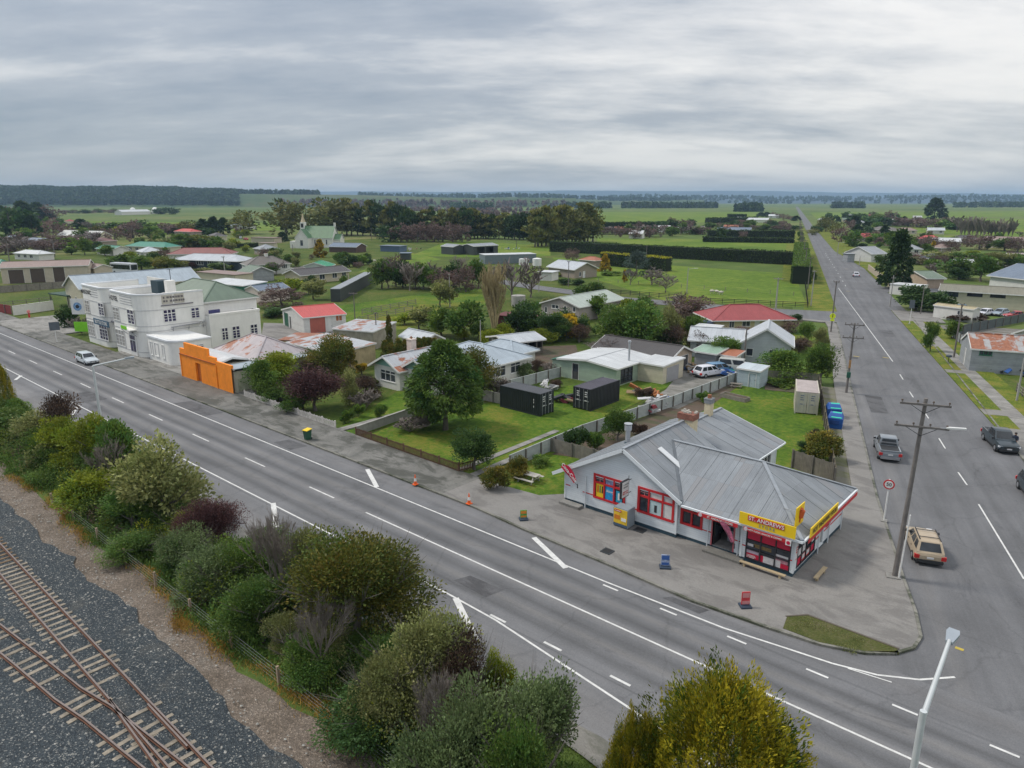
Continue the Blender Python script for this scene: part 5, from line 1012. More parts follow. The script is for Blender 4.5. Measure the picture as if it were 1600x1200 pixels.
# long beige lock-up garages with brown doors
PD = M('brown_door',(.085,.060,.048), .6,.08)
t = house('long beige lock-up garages with four wide brown doors and dusty pink roof',(137,414.5), xl=(0,418.5), d=9, wh=4.6, kind='gx', rise=1.3, wm=BEIGE, rm=PINK_R, ov=.3, cat='garages', name='lock_up_garages', ops=[('f',82,418,103,440,'g',{'m': PD}),('f',46,420,71.5,440,'g',{'m': PD}),('f',12,422,39,441,'g',{'m': PD}),('f',-22,423,5,441,'g',{'m': PD})])
house('small beige shed at the right end of the long lock-up garages',(175,417), xl=(147,419), d=6, wh=3.4, kind='gy', rise=.9, wm=BEIGE, rm=PINK_R, ov=.2, cat='shed', name='shed', ops=[('f',138,420,142,428,'w')])
house('cream outbuilding with long pale blue roof and front gable left of the hotel',('xy',-139,11.5), ang=0, w=9.5, d=26, wh=5.0, kind='gy', rise=2.4, wm=CREAM, rm=BLUE_R, ov=.4, cat='building', name='outbuilding', ops=[('m','f',2,2.9,3,.9,'w'),('m','f',5.5,2.9,6.5,.9,'w')])

# dark green carport and yard left of the hotel
X, Y = G(78,478); t = thing('carport','dark green flat carport left of the hotel','carport',(X, Y, 0), R(8)); MB().bx(0,0,2.7,8.5,6,2.95).build('roof', M('dark_green_roof',(.03,.07,.05)), t)
for x in (.2,8.2):
    for y in (.2,5.7): MB().bx(x, y, 0, x + .12, y + .12,2.7).build('post', DARK, t)
MB().bx(.2,5.85,0,8.3,5.95,2.6).build('back_wall', CREAM, t)
# ------------------------------------------------------------ houses and sheds behind the frontage (left to right, near to far)
TEAL = M('teal_gable',(.23,.42,.37), .6,.06); PINKW = M('pale_pink_wall',(.60,.52,.47), .8,.1); GDR = M('green_door',(.02,.11,.07), .5,.08); RDR = M('faded_red_door',(.42,.12,.09), .6,.1); GYD = M('grey_door',(.32,.32,.33), .6,.08); CHD = M('charcoal_door',(.06,.06,.062), .6,.06)
SILL = {'split': .7}
def house_at(label, x, y, w, d, ang=0., **k): return house(label, ('xy', x + w * math.cos(R(ang)), y + w * math.sin(R(ang))), w=w, d=d, ang=ang, **k)
# white house with teal gables behind the big fir
h0 = house_at('white house with teal gable ends and long pale blue roof behind the big fir',-41.3,13.6,5.0,8, wh=2.9, kind='gy', rise=1.3, ov=.6, wm=STUC, rm=RUST2_R, gable=TEAL, ops=[('m','f',1.2,2.4,4.2,.95,'w3', SILL)], chim=[(1.2,5.4,.45,5.4, PINKW)])
def wing(t, x, y, w, d, **k):                    # a further wing of the same building
    wm, rm, wh, kd, rise, ov = k['wm'], k['rm'], k['wh'], k['kind'], k['rise'], k.get('ov', .5); mb = MB(); F = {'f': (Face((x, y),(1,0)), w),'r': (Face((x + w, y),(0,1)), d),'b': (Face((x + w, y + d),(-1,0)), w),'l': (Face((x, y + d),(0,-1)), d)}
    hs = {f: [o[1:5] for o in k.get('ops',()) if o[0] == f] for f in F}
    for f, (fc, L_) in F.items(): wallface(mb, fc, L_, 0, wh, hs[f])
    g = 1 if k.get('gable') else 0
    if kd == 'gx': mb.poly([(x + w, y, wh),(x + w, y + d, wh),(x + w, y + d / 2, wh + rise)], g); mb.poly([(x, y + d, wh),(x, y, wh),(x, y + d / 2, wh + rise)], g)
    if kd == 'gy': mb.poly([(x, y, wh),(x + w, y, wh),(x + w / 2, y, wh + rise)], g)
    mb.build('wall', [wm, k.get('gable') or wm], t); dz = ov * rise / ((d if kd in ('gx','my') else w) / 2)
    roof(t, x - ov, x + w + ov, y - ov, y + d + ov, wh - dz + .1, kd, rise + dz, rm)
    for o in k.get('ops',()):
        if o[5][0] == 'w': window(t, F[o[0]][0], *o[1:5], nx=int(o[5][1:] or 2), split=.7)
        elif o[5][0] == 'd': door(t, F[o[0]][0], *o[1:5], WHITE)
wing(h0,4.6,1.0,5.2,10, wm=STUC, rm=BLUE_R, wh=2.9, kind='gy', rise=1.35, gable=TEAL, ops=[('f',1.2,4.0,1.0,2.4,'w3')])
wing(h0,1.0,8.0,11.0,8.5, wm=STUC, rm=BLUE_R, wh=2.9, kind='hip', rise=1.7, ov=.6, ops=[('r',1.2,4.2,1.0,2.4,'w3'),('r',5.2,7.2,1.0,2.4,'w2')])
wing(h0,2.0,17.0,7,5, wm=STUC, rm=BLUE_R, wh=2.6, kind='hip', rise=1.2, ov=.5)
# aviary shed, low
t = house('silver-roofed open shed with dark netted bays behind the white house',(794,536), xl=(764,526), xr=848, wh=2.3, kind='gy', rise=.6, wm=TIMB, rm=LIGHT_R, ov=.4, cat='shed', name='aviary_shed', ops=[('m','r', .5 + 1.6 * i, 2.1,1.9 + 1.6 * i, 1.0,'o') for i in range(5)] + [('m','f',1,2.1,2,.3,'d')])
# pale green cottage and its lean-to garage, brown garage
t = house_at('pale mint flat-roofed cottage behind the black shipping containers',-26.0,33.2,9.2,9, wh=2.5, kind='gy', rise=.45, ov=.3, wm=MINT, rm=WHITE_R, ops=[('m','f',2.2,2.2,3.2,.2,'d',{'m': CHD, 'glass': True}),('m','r',1.0,2.2,3.9,.3,'w3',{'fm': DARK, 'nz': 3})])
q = MB(); q.tube((8.2,4.5,2.6),(8.2,4.5,5.2), .14,.14,10); q.tube((8.2,4.5,5.2),(8.2,4.5,5.4), .25,.2,10); q.build('flue', STEEL, t, smooth=40)
q = MB(); q.box(-1.4,.2,0,-.05,3,2.2); q.slab([(-1.6,0,2.2),(.0,0,2.6),(0,3.2,2.6),(-1.6,3.2,2.2)], .08,1); q.build('lean_to', [MINT, GREEN_R[0]], t)
wing(t, 9.2,5.2,3.8,5.5, wm=CREAM, rm=WHITE_R, wh=2.5, kind='my', rise=.2, ov=.15)
MB().bx(12.95,6.2,.02,13.03,9.4,2.1).build('garage_door', GYD, t)
house_at('beige garage with long dark brown roof and charcoal roller door',-26.8,42.8,12.2,6.6, wh=2.5, kind='gx', rise=1.25, ov=.4, wm=M('tan_block',(.46,.36,.27)), rm=BROWN_R, cat='garage', name='garage', ops=[('m','r',1.3,2.3,5.4,0,'g',{'m': CHD})])
house_at('small green-roofed shed beside the brown-roofed garage',-15.2,51.5,3.2,3, wh=2.2, kind='my', rise=.3, wm=SILV, rm=Mroof('mint_roof',(.25,.36,.28)), cat='shed', name='shed')
house_at('tiny pale shed with rust-red roof near the junk yard',-11.6,52.6,2.0,2.2, wh=2.0, kind='my', rise=.3, wm=STUC, rm=ORANGE_R, cat='shed', name='shed')
# garden shed, behind the store
house_at('small pale blue metal garden shed at the corner of the timber fences',-5.6,44.6,3.0,2.6, wh=2.3, kind='my', rise=.25, ov=.1, wm=Mboard('pale_blue_sheet',(.42,.50,.54), .3), rm=Mroof('pale_shed_roof',(.46,.52,.55)), cat='shed', name='garden_shed', ops=[('m','f',1.6,1.9,2.5,0,'d',{'m': M('pale_blue_door',(.40,.48,.52))})])
# white gable cottage and red-roofed house by the cross street
t = house('white weatherboard cottage with steep pale gable facing the camera',(1237,540), xl=1158, ang=20.3, d=8, wh=3.0, kind='gy', rise=2.2, ov=.4, wm=Mboard('pale_grey_boards',(.50,.53,.55), .2), rm=LIGHT_R, ops=[('m','f',4,2.2,5.2,1.0,'w2'),('m','f', .8,2.2,1.8,1.0,'w1')])
wing(t, -7.5,1.4,7.4,6, wm=MATS['pale_grey_boards'], rm=LIGHT_R, wh=2.7, kind='gx', rise=1.4, ov=.4, ops=[('f',3.5,6.2,.9,2.2,'w2')])
house('cream house with faded red hipped roof and one pale roof strip by the cross street',(1238,497), xl=(1117,499), d=9, wh=2.7, kind='hip', rise=1.9, ov=.6, wm=Mboard('butter_boards',(.58,.50,.30)), rm=RED_R, ops=[('f',1140,500,1147,512,'w2'),('f',1160,500,1172,510,'w2'),('f',1180,500,1186,512,'d')])
q_ = thing('water_tank','dark blue round water tank above the shrubs left of the red-roofed house','tank', G(1103,522)); q = MB(); q.lathe([(1.15,0),(1.2,.4),(1.15,.8),(1.2,1.2),(1.15,1.6),(1.2,2.0),(1.1,2.3),(.2,2.5)], (0,0,0), 18); q.build('tank_shell', M('tank_navy',(.03,.05,.09)), q_, smooth=40); q = MB(); q.tube((0,0,2.45),(0,0,2.62), .25,.25,12); q.build('lid', DARK, q_)
house('low white-roofed carport left of the navy water tank',(1120,515), xl=(1085,512), d=4, wh=2.3, kind='flat', wm=STUC, rm=WHITE_R[0], ov=.3, cat='carport', name='carport')
# barn house in the trees behind the yellow tree
t = house('grey timber gabled house with long pale green roof among trees',(905,480), xl=(846,473), d=16, wh=3.0, kind='gy', rise=1.5, ov=.3, wm=M('grey_pink_boards',(.36,.32,.30), .85,.1), rm=Mroof('pale_green_roof',(.38,.43,.38)), ridge_at=.5, ops=[('f',851,479,855,489,'w1'),('f',862,472,873,483,'w2'),('f',881,473,885,486,'w1'),('f',895,478,899,488,'w1')])
house('silver-roofed brick house with white carport beside the bare trees',(898,421), xl=(857,416), d=9, wh=2.8, kind='gx', rise=1.8, ov=.5, wm=BRICK, rm=LIGHT_R, ops=[('r',905,425,908,432,'w1'),('r',911,424,914,436,'d')])
house('low white carport in front of the silver-roofed brick house',(862,426), xl=(842,425), d=5, wh=2.5, kind='flat', wm=STUC, rm=WHITE_R[0], ov=.4, cat='carport', name='carport')
house('small brick cottage with orange tiles behind the silver-roofed house',(931,407), xl=(906,405), d=5, wh=2.4, kind='hip', rise=1.0, wm=BRICK, rm=ORANGE_R)
# long sheds in the middle distance
house('open black machinery shed with two dark bays in the paddock',(778,383), xl=(740,385), d=9, wh=3.8, kind='gx', rise=.8, wm=BLKW, rm=GREY_R, cat='shed', name='shed', ops=[('m','f',2 + 5 * i, 3.3,6.2 + 5 * i, .1,'o') for i in range(2)] + [], ov=.2)
house('black gabled shed at the left end of the machinery shed',(727,385), xl=(708,386), d=9, wh=3.4, kind='gy', rise=.9, wm=BLKW, rm=GREY_R, cat='shed', name='shed', ov=.2)
house('long grey-blue shed with pale flat roof below the machinery shed',(838,397), xl=(758,399), d=8, wh=3.3, kind='flat', wm=Mboard('blue_grey_sheet',(.16,.20,.22), .3), rm=WHITE_R[0], cat='shed', name='shed', ov=.1)
for i, (x, y, r, h_, m_, lb) in enumerate(((839,419,1.6,3.6, WHITE, 'tall white tank on a stand beside the silver-roofed house'),(815,414,1.0,2.4, WHITE, 'small white tank left of the tall white tank'),(822,414,1.0,2.4, WHITE, 'small white tank nearest the tall white tank'),(810,478,1.6,2.6, M('concrete_wall'),'concrete water tank beside the leafless poplar'))):
    q_ = thing('water_tank', lb, 'tank', G(x, y)); q = MB(); q.lathe([(r, .9 if i == 0 else 0),(r, h_ * .5),(r, h_ * .93),(r * .3, h_)], (0,0,0), 16); q.build('tank_shell', m_, q_, smooth=35); q = MB()
    for k in range(4): q.tube((r * .8 * math.cos(k * 1.57), r * .8 * math.sin(k * 1.57), 0),(r * .8 * math.cos(k * 1.57), r * .8 * math.sin(k * 1.57), .95 if i == 0 else .1), .1,.1,6)
    q.build('stand', DARK, q_)
house('low dark red shed under the concrete tank',(838,497), xl=(778,493), d=4, wh=2.2, kind='flat', wm=M('maroon_sheet',(.12,.03,.03)), rm=M('maroon_sheet'), cat='shed', name='shed')
# left of centre
t = house('white garage with bright red roof and faded red roller door',(474,497), xl=(441,484), xr=540, wh=3.0, kind='gy', rise=1.2, ov=.15, wm=Mboard('white_sheet',(.68,.68,.66), .3), rm=REDB_R, cat='garage', name='garage', ops=[('m','f', .9,2.7,3.4,0,'g',{'m': GDR}),('m','f',4.1,2.3,4.9,0,'d',{'m': CHD}),('r',483,490,509,514,'g',{'m': RDR}),('r',512,491,519,506,'d'),('r',524,491,535,501,'w2',{'gm': M('orange_curtain',(.40,.13,.05))})])
house('long charcoal container-like shed in the green paddock',(531,452), xl=(516,452), xr=594, wh=3.0, kind='flat', wm=BLKW, rm=GREY_R[0], cat='shed', name='shed', ov=.05)
house('rust-streaked low shed with half red iron roof and stained walls',(500,534), xl=(436,532), d=6, wh=2.8, kind='flat', wm=YELW, rm=RUST_R[0], ov=.1, cat='shed', name='shed')
house('low shed with white and rusted roof sheets beside the tall columns of cypress',(583,519), xl=(520,514), d=7, wh=2.9, kind='my', rise=.5, wm=M('stained_block',(.36,.33,.27), .9,.25,.8), rm=RUST2_R, ov=.1, cat='shed', name='shed')
house('open-fronted carport with two-pitch silver roof behind the columnar cypresses',(664,532), xl=(590,523) and (628,524), xr=690, d=None, wh=2.8, kind='gx', rise=.8, wm=M('pale_pink_wall'), rm=LIGHT_R, ov=.4, cat='carport', name='carport', ops=[('m','r', .6,2.4,3.6,.1,'o'),('m','r',4.4,2.4,7.6,.1,'o')])
house('green corrugated workshop with white roof and small yard',(316,441), near='l', xr=(380,447), d=7, wh=3.6, kind='my', rise=.35, wm=GRNW, rm=WHITE_R, ov=.15, cat='shed', name='workshop', ops=[('m','f',3.2,3.3,4.6,.1,'d',{'m': M('pale_blind')}),('m','f',7,3,9,.1,'d',{'m': M('pale_blind')})])
house('cream flat-roofed unit behind the green workshop',(367,430), xl=(308,425), d=6, wh=3.2, kind='flat', wm=CREAM, rm=PINK_R[0], ov=.3, cat='shed', name='shed')
house('grey shed with pale gable wall and dark roof right of the green workshop',(405,455), xl=(382,452), xr=452, wh=2.8, kind='gy', rise=1.0, wm=PINKW, rm=SLATE_R, ov=.15, cat='shed', name='shed')
t = house('dark blue villa with long pale roof and white windows',(372,408), xl=(270,405), d=10, wh=3.2, kind='hip', rise=1.7, ov=.5, wm=NAVY, rm=LIGHT_R, ops=[('f',287,407,296,412,'w2'),('f',306,407,318,414,'w3'),('f',324,406,334,413,'w3'),('f',341,405,346,412,'d'),('f',352,404,360,411,'w2')])
house('villa with long dull red roof directly behind the dark blue villa',(362,396), xl=(262,397), d=9, wh=4.0, kind='hip', rise=1.9, ov=.4, wm=STUC, rm=Mroof('dull_red_roof',(.22,.07,.06)))
t = house('white villa with weathered grey hipped roof and central chimney',(453,411), xl=(387,414), xr=None, d=9, wh=3.3, kind='hip', rise=2.2, ov=.4, wm=WHITEB, rm=TILE_R, ops=[('f',398,414,407,421,'w3'),('f',416,412,424,420,'w3'),('f',440,411,449,419,'w3')], chim=[(7,4.5,.5,6.2, STUC)])
house('pale sided garage with bright green roof behind the brown-roofed bungalow',(512,417), xl=(470,417), d=9, wh=2.7, kind='gy', rise=1.3, ov=.3, wm=Mboard('pale_mint',(.5,.55,.52)), rm=Mroof('bright_green_roof',(.03,.25,.12)))
house('cream brick bungalow with long dark brown roof',(545,423), xl=(470,430), d=8, wh=2.7, kind='gx', rise=1.3, ov=.5, wm=M('cream_brick',(.52,.46,.34), .8,.12,3), rm=BROWN_R, ops=[('f',499,428,508,436,'w2'),('f',519,426,527,434,'w2'),('f',534,425,541,432,'w2')])
house('white rendered shed tucked between the white villa and the bungalow',(466,424), xl=(446,422), d=4, wh=2.7, kind='gy', rise=.8, wm=STUC, rm=TILE_R, cat='shed', name='shed', ov=.1)
house('low dark house with slate roof right of the church',(556,386), xl=(514,385), d=9, wh=2.6, kind='gx', rise=1.4, wm=Mboard('brown_boards',(.10,.06,.05)), rm=SLATE_R)
house('blue-grey shed among stacked farm gear',(624,385), xl=(594,384), d=6, wh=2.6, kind='flat', wm=Mboard('blue_sheet',(.10,.15,.24), .3), rm=SLATE_R[0], cat='shed', name='shed')
house('small dark shed in front of the blue-grey shed',(640,396), xl=(625,396), d=5, wh=2.6, kind='flat', wm=BLKW, rm=SLATE_R[0], cat='shed', name='shed')
# far left village
for lb, c, l, d, wh, k, rs, wm_, rm_ in (('long white hall with pale hipped roof at far left',(150,369),(90,367), 10,3.2,'gx',2.6, CREAM, Mroof('hall_roof',(.50,.51,.49))),('brown-roofed bungalow with brick chimney in front of the white hall',(157,377),(106,375), 9,2.6,'hip',1.5, BRICK, Mroof('maroon_brown_roof',(.20,.10,.09))),
        ('white bungalow with wide green hipped roof',(258,386),(196,384), 9,2.7,'hip',1.8, CREAM, GREEN_R),('pale cottage with green roof left of the wide green-roofed bungalow',(176,390),(150,388), 7,2.6,'gx',1.3, STUC, GREEN_R),
        ('small house with red roof and white chimney in far trees',(298,362),(272,361), 8,2.6,'hip',1.6, BRICK, REDB_R),('white-roofed garage behind the lock-up garages',(60,397),(22,395), 6,2.6,'hip',1.1, STUC, WHITE_R),
        ('grey-roofed cottage among bare trees at far left',(75,378),(30,376), 8,2.6,'hip',1.5, STUC, SLATE_R),('grey two-tone barn roof house at the left edge',(45,352),(22,352), 8,2.6,'gx',1.4, STUC, GREY_R),('pale blue roofed bungalow beyond the parked red car',(385,353),(357,352), 9,2.8,'hip',1.6, STUC, SLATE_R),
        ('low beige shed row beyond the lawn near the church',(428,372),(392,371), 6,2.8,'flat',0, BEIGE, PINK_R),('cream boxy shed in front of the church',(428,380),(404,380), 5,3.0,'flat',0, CREAM, PINK_R),('small pale blue roofed cottage at the left margin',(14,410),(0,411), 8,2.8,'hip',1.0, STUC, GREEN_R)):
    if c[0] < 5: continue
    house(lb, c, xl=l, d=d, wh=wh, kind=k, rise=rs, wm=wm_, rm=rm_ if k != 'flat' else rm_[0], ops=[('m','f',2,2.1,3.8,.9,'w2'),('m','f',6,2.1,8,.9,'w2'),('m','f',10,2.1,12,.9,'w2')] if k != 'flat' else ())
for lb, x, y, r, hh in (('large white domed silo in the far left paddock',243,334,6,11),('smaller white domed silo in the far left paddock',208,333,5,10)):
    q_ = thing('silo', lb, 'silo', G(x, y)); q = MB(); q.lathe([(r, 0),(r, hh * .55),(r * .8, hh * .8),(r * .3, hh * .97),(.1, hh)], (0,0,0), 18); q.build('silo_shell', WHITE, q_, smooth=50); MB().bx(-r * .2,-r - .3,0, r * .2,-r + .3, hh * .25).build('door', DARK, q_)
house('low white dairy shed between the far silos',(240,330), xl=(190,331), d=14, wh=5, kind='gx', rise=3, wm=STUC, rm=WHITE_R, cat='shed', name='dairy_shed')
# church
def church():
    O = G(462,388); a = R(36); t = thing('church','white church with green roof and small belfry','church',(O[0], O[1], 0), a); W_ = M('church_white',(.72,.71,.66), .7,.08); fc = Face((0,0),(1,0))
    wing(t, 0,6,17,9.5, wm=W_, rm=CHG_R, wh=5.0, kind='gx', rise=5.6, ov=.3, ops=[('f',7.5 + 3 * i, 8.3 + 3 * i, 1.5,4,'w1') for i in range(3)])
    wing(t, 0,0,6.5,7, wm=W_, rm=CHG_R, wh=5.0, kind='gy', rise=4.2, ov=.2, ops=[('f',2.5,4,1.2,4,'w1')]); wing(t, 17,7.5,3.5,6.5, wm=W_, rm=CHG_R, wh=4.0, kind='gx', rise=2.5, ov=.2)
    q = MB(); q.box(-.5,9.2,0,1.6,12.4,12.5); b = q.build('belfry', W_, t); q = MB(); q.lathe([(1.3,0),(.7,1.6),(.12,4.0),(.05,4.2)], (.55,10.8,12.5), 4); q.build('spire', M('spire_gold',(.50,.42,.28)), b); q = MB(); q.box(-.53,10.1,9.8,-.49,11.5,11.8); q.box(-.1,9.16,9.8,1.2,9.2,11.8); q.build('louvre', DARK, b)
    MB().bx(16.6,10.2,10.2,17.4,11.3,12.2).build('end_finial', W_, t)
    for x in (-3.2,): MB().bx(x, 1,0, x + 3,6,3.4).build('porch', W_, t)
church()
# right of the side road: angled with the road
t = house('grey corrugated barn with rust-patched roof beside the footpath',(1519,545), near='l', xr=(1625,552), xl=1486, wh=3.3, kind='gx', rise=1.6, ov=.12, wm=SILV, rm=RUST_R, cat='barn', name='barn', ops=[('f',1531,546,1550,556,'w3',{'fm': GRNW}),('m','f',9.2,2.3,10.2,.5,'w1'),('m','l',3.1,2.6,4.0,0,'d')], d=7.4)
t = house('long cream single-storey block with mossy roof and wide dark windows',(1471,453), near='l', xr=(1622,462), d=8, wh=3.6, kind='gx', rise=1.0, ov=.5, wm=CREAM, rm=MOSS_R, cat='building', name='motel_block', ops=[('f',1477,452,1497,464,'w3',{'fm': DARK}),('f',1512,454,1535,464,'w3',{'fm': DARK}),('f',1548,457,1571,466,'w3',{'fm': DARK})])
t = house('tan bungalow with olive two-way roof behind the block wall',(1450,435), xl=(1409,427), xr=1475, wh=2.8, kind='gy', rise=1.3, ov=.5, wm=M('tan_block'), rm=OLIVE_R, ops=[('f',1417,424,1426,428,'w2',{'fm': DARK}),('f',1435,426,1446,433,'w3')])
house('large white hall with blue-grey roof at the right edge',(1548,430), near='l', xr=(1640,440), d=18, wh=5.2, kind='gx', rise=2.6, ov=.6, wm=WHITEB, rm=SLATE_R, cat='hall', name='hall')
house('white workshop with tall green-grey roof right of the block wall',(1455,404), near='l', xr=(1473,404), d=7, wh=2.6, kind='hip', rise=1.4, ov=.3, wm=Mboard('butter_boards'), rm=SLATE_R)
house('white-walled house with grey steep roof half hidden by the big cypress',(1362,397), near='l', xr=(1385,396), d=12, wh=3.2, kind='gx', rise=2.4, wm=WHITEB, rm=GREY_R)
house('small silver shed beside the side street entrance',(1325,397), near='l', xr=(1336,397), d=4, wh=3.2, kind='flat', wm=SILV, rm=GREY_R[0], cat='shed', name='shed')
house('brick house with orange-red tiled roof down the right side street',(1330,370), near='l', xr=(1372,371), d=10, wh=2.6, kind='hip', rise=1.8, wm=PINKW, rm=REDB_R)
house('grey-roofed long house beyond the orange-roofed one',(1356,358), near='l', xr=(1392,360), d=10, wh=2.8, kind='hip', rise=2.0, wm=BRICK, rm=TILE_R, ops=[('m','f',2,2.3,4,1,'w2')])
house('blue-roofed house right of the orange-roofed house',(1366,373), near='l', xr=(1392,374), d=8, wh=2.6, kind='hip', rise=1.2, wm=STUC, rm=SLATE_R)
house('pale long shed at right beyond the bare poplars',(1536,374), near='l', xr=(1597,376), d=12, wh=4, kind='gx', rise=1.4, wm=BEIGE, rm=PINK_R, cat='shed', name='shed')
house('white boxy house at right between trees',(1549,402), near='l', xr=(1578,402), d=8, wh=3, kind='flat', wm=STUC, rm=WHITE_R[0])
house('striped pink and white roofed cottage at the far right edge',(1585,404), near='l', xr=(1612,404), d=8, wh=3, kind='gx', rise=1.6, wm=STUC, rm=Mroof('striped_roof',(.45,.36,.36), patch=(.28,.12,.12)))
house('small tiled cottage beside the golden conifer',(1455,386), near='l', xr=(1473,387), d=7, wh=2.6, kind='hip', rise=1.4, wm=BRICK, rm=PINK_R)
house('white farmhouse far along the right side of the road',(1393,345), near='l', xr=(1405,345), d=9, wh=3.2, kind='gx', rise=1.6, wm=STUC, rm=WHITE_R)
house('grey-roofed farmhouse far behind the right hand trees',(1322,337), near='l', xr=(1336,337), d=9, wh=3.2, kind='gx', rise=2, wm=STUC, rm=GREY_R)
# distant farm roofs on the left of the straight road
for lb, x, y, w_, wm_, rm_ in (('white glasshouse block on the left of the far road',1200,348,22, STUC, WHITE_R),('blue-grey roofed house behind the far dark hedge',1172,367,22, BRICK, SLATE_R),('orange-brown roofed house behind the far dark hedge',1152,362,10, BRICK, ORANGE_R),
        ('pale cottage left of the far hedge gap',1098,364,14, STUC, TILE_R),('tilted white shed at the edge of the pale paddock',1003,373,8, STUC, WHITE_R),('orange-roofed bungalow behind the tilted white shed',985,366,12, BRICK, ORANGE_R),('white round-roofed barn amid far bare trees',1045,363,9, STUC, WHITE_R),('low white hut right of the round-roofed barn',1070,364,5, STUC, WHITE_R),('tiny white farmhouse beside the far straight road',1216,341,12, STUC, WHITE_R),('small white barn near the far hedges',1165,346,9, STUC, WHITE_R)):
    p = G(x, y); house(lb, ('xy', p[0], p[1]), w=w_, d=8, ang=20, wh=3, kind='gx', rise=1.8, wm=wm_, rm=rm_, ops=[('m','f',2,2.2,4,1,'w2')])
# motorhome behind the hotel, caravan hut right
t = house('white mobile hut with low tan roof parked behind the timber fence',(1460,477), near='l', xr=(1521,484), d=3, wh=2.6, kind='gx', rise=.25, ov=.15, wm=STUC, rm=Mroof('tan_roof',(.42,.36,.22)), cat='hut', name='mobile_hut', ops=[('m','f',4.5,2.1,5.6,1.3,'w2'),('m','f',8,2.1,9.4,1.4,'w2')])
house('low white garage behind the block wall on the right',(1391,444), near='l', xr=(1436,448), d=5, wh=2.5, kind='flat', wm=STUC, rm=WHITE_R[0], ov=.15, cat='garage', name='garage', ops=[('m','f',2,1.9,3.8,1.1,'w2')])
house('white gable of a maroon-roofed cottage at the right margin',(1586,520), near='l', xr=(1640,527), d=6, wh=2.7, kind='gy', rise=1.2, wm=STUC, rm=RED_R)

for lb, x, y, w_, wm_, rm_, kd in (('green-roofed cottage just beyond the side street on the right',1318,388,10, CREAM, GREEN_R, 'hip'),('slate-roofed cottage behind the big layered cypress',1422,383,12, STUC, SLATE_R, 'gx'),('red-roofed cottage right of the golden conifer',1470,381,11, CREAM, REDB_R, 'hip'),('white-roofed bungalow among the mauve trees on the right',1500,386,12, STUC, WHITE_R, 'gx'),('brown-roofed bungalow in front of the bare poplar row',1530,381,13, BRICK, BROWN_R, 'hip'),
        ('silver-roofed house between trees left of the large white hall',1495,415,9, CREAM, LIGHT_R, 'gx'),('small white shed behind the long cream block',1520,428,5, STUC, WHITE_R, 'gx'),('grey-roofed bungalow behind the tan bungalow',1440,399,11, STUC, GREY_R, 'hip'),('dusty pink roofed house beyond the lone dark cypress',1432,366,13, CREAM, PINK_R, 'hip'),('small silver-roofed house by the far right lawn',1475,366,10, STUC, LIGHT_R, 'gx'),
        ('white-roofed farmhouse right of the straight road halfway out',1300,347,14, STUC, WHITE_R, 'hip'),('olive-roofed shed beyond the right hand gums',1338,347,14, CREAM, OLIVE_R, 'gx'),('low red-roofed barn beyond the right hand houses',1378,341,16, BRICK, REDB_R, 'gx'),('pale hut near the lone tall pine',1440,343,9, STUC, WHITE_R, 'gx'),('grey-roofed cottage at the far end of the garden trees',1352,352,12, CREAM, GREY_R, 'hip'),
        ('green-roofed shed between the villas',390,441,8, SILV, OLIVE_R, 'gx'),('rust-roofed lean-to beside the green workshop',345,462,6, TIMB, RUST_R, 'gx'),('pale mint cottage behind the hotel wing',282,420,9, MINT, GREY_R, 'hip'),('white cottage with silver roof in the village middle',225,404,10, STUC, LIGHT_R, 'hip'),('brown-roofed cottage left of the church lawn',335,376,11, CREAM, BROWN_R, 'hip'),('grey-roofed bungalow by the church hedge',410,399,9, BRICK, GREY_R, 'hip'),('red-roofed cottage beyond the long white hall',105,350,11, CREAM, RED_R, 'hip'),('slate-roofed house left of the mauve trees at far left',12,380,10, STUC, SLATE_R, 'hip')):
    p = G(x, y); a_ = 20 if x > 1200 else -8
    if clear_of(p[0], p[1], 2) and clear_of(p[0] - w_ * .9, p[1], 2): house(lb, ('xy', p[0], p[1]), w=w_, d=7.5, ang=a_, wh=2.7, kind=kd, rise=1.6, wm=wm_, rm=rm_, ops=[('m','f',1.2,2.2,2.8,1,'w2'),('m','f', w_ - 3,2.2, w_ - 1.4,1,'w2')])
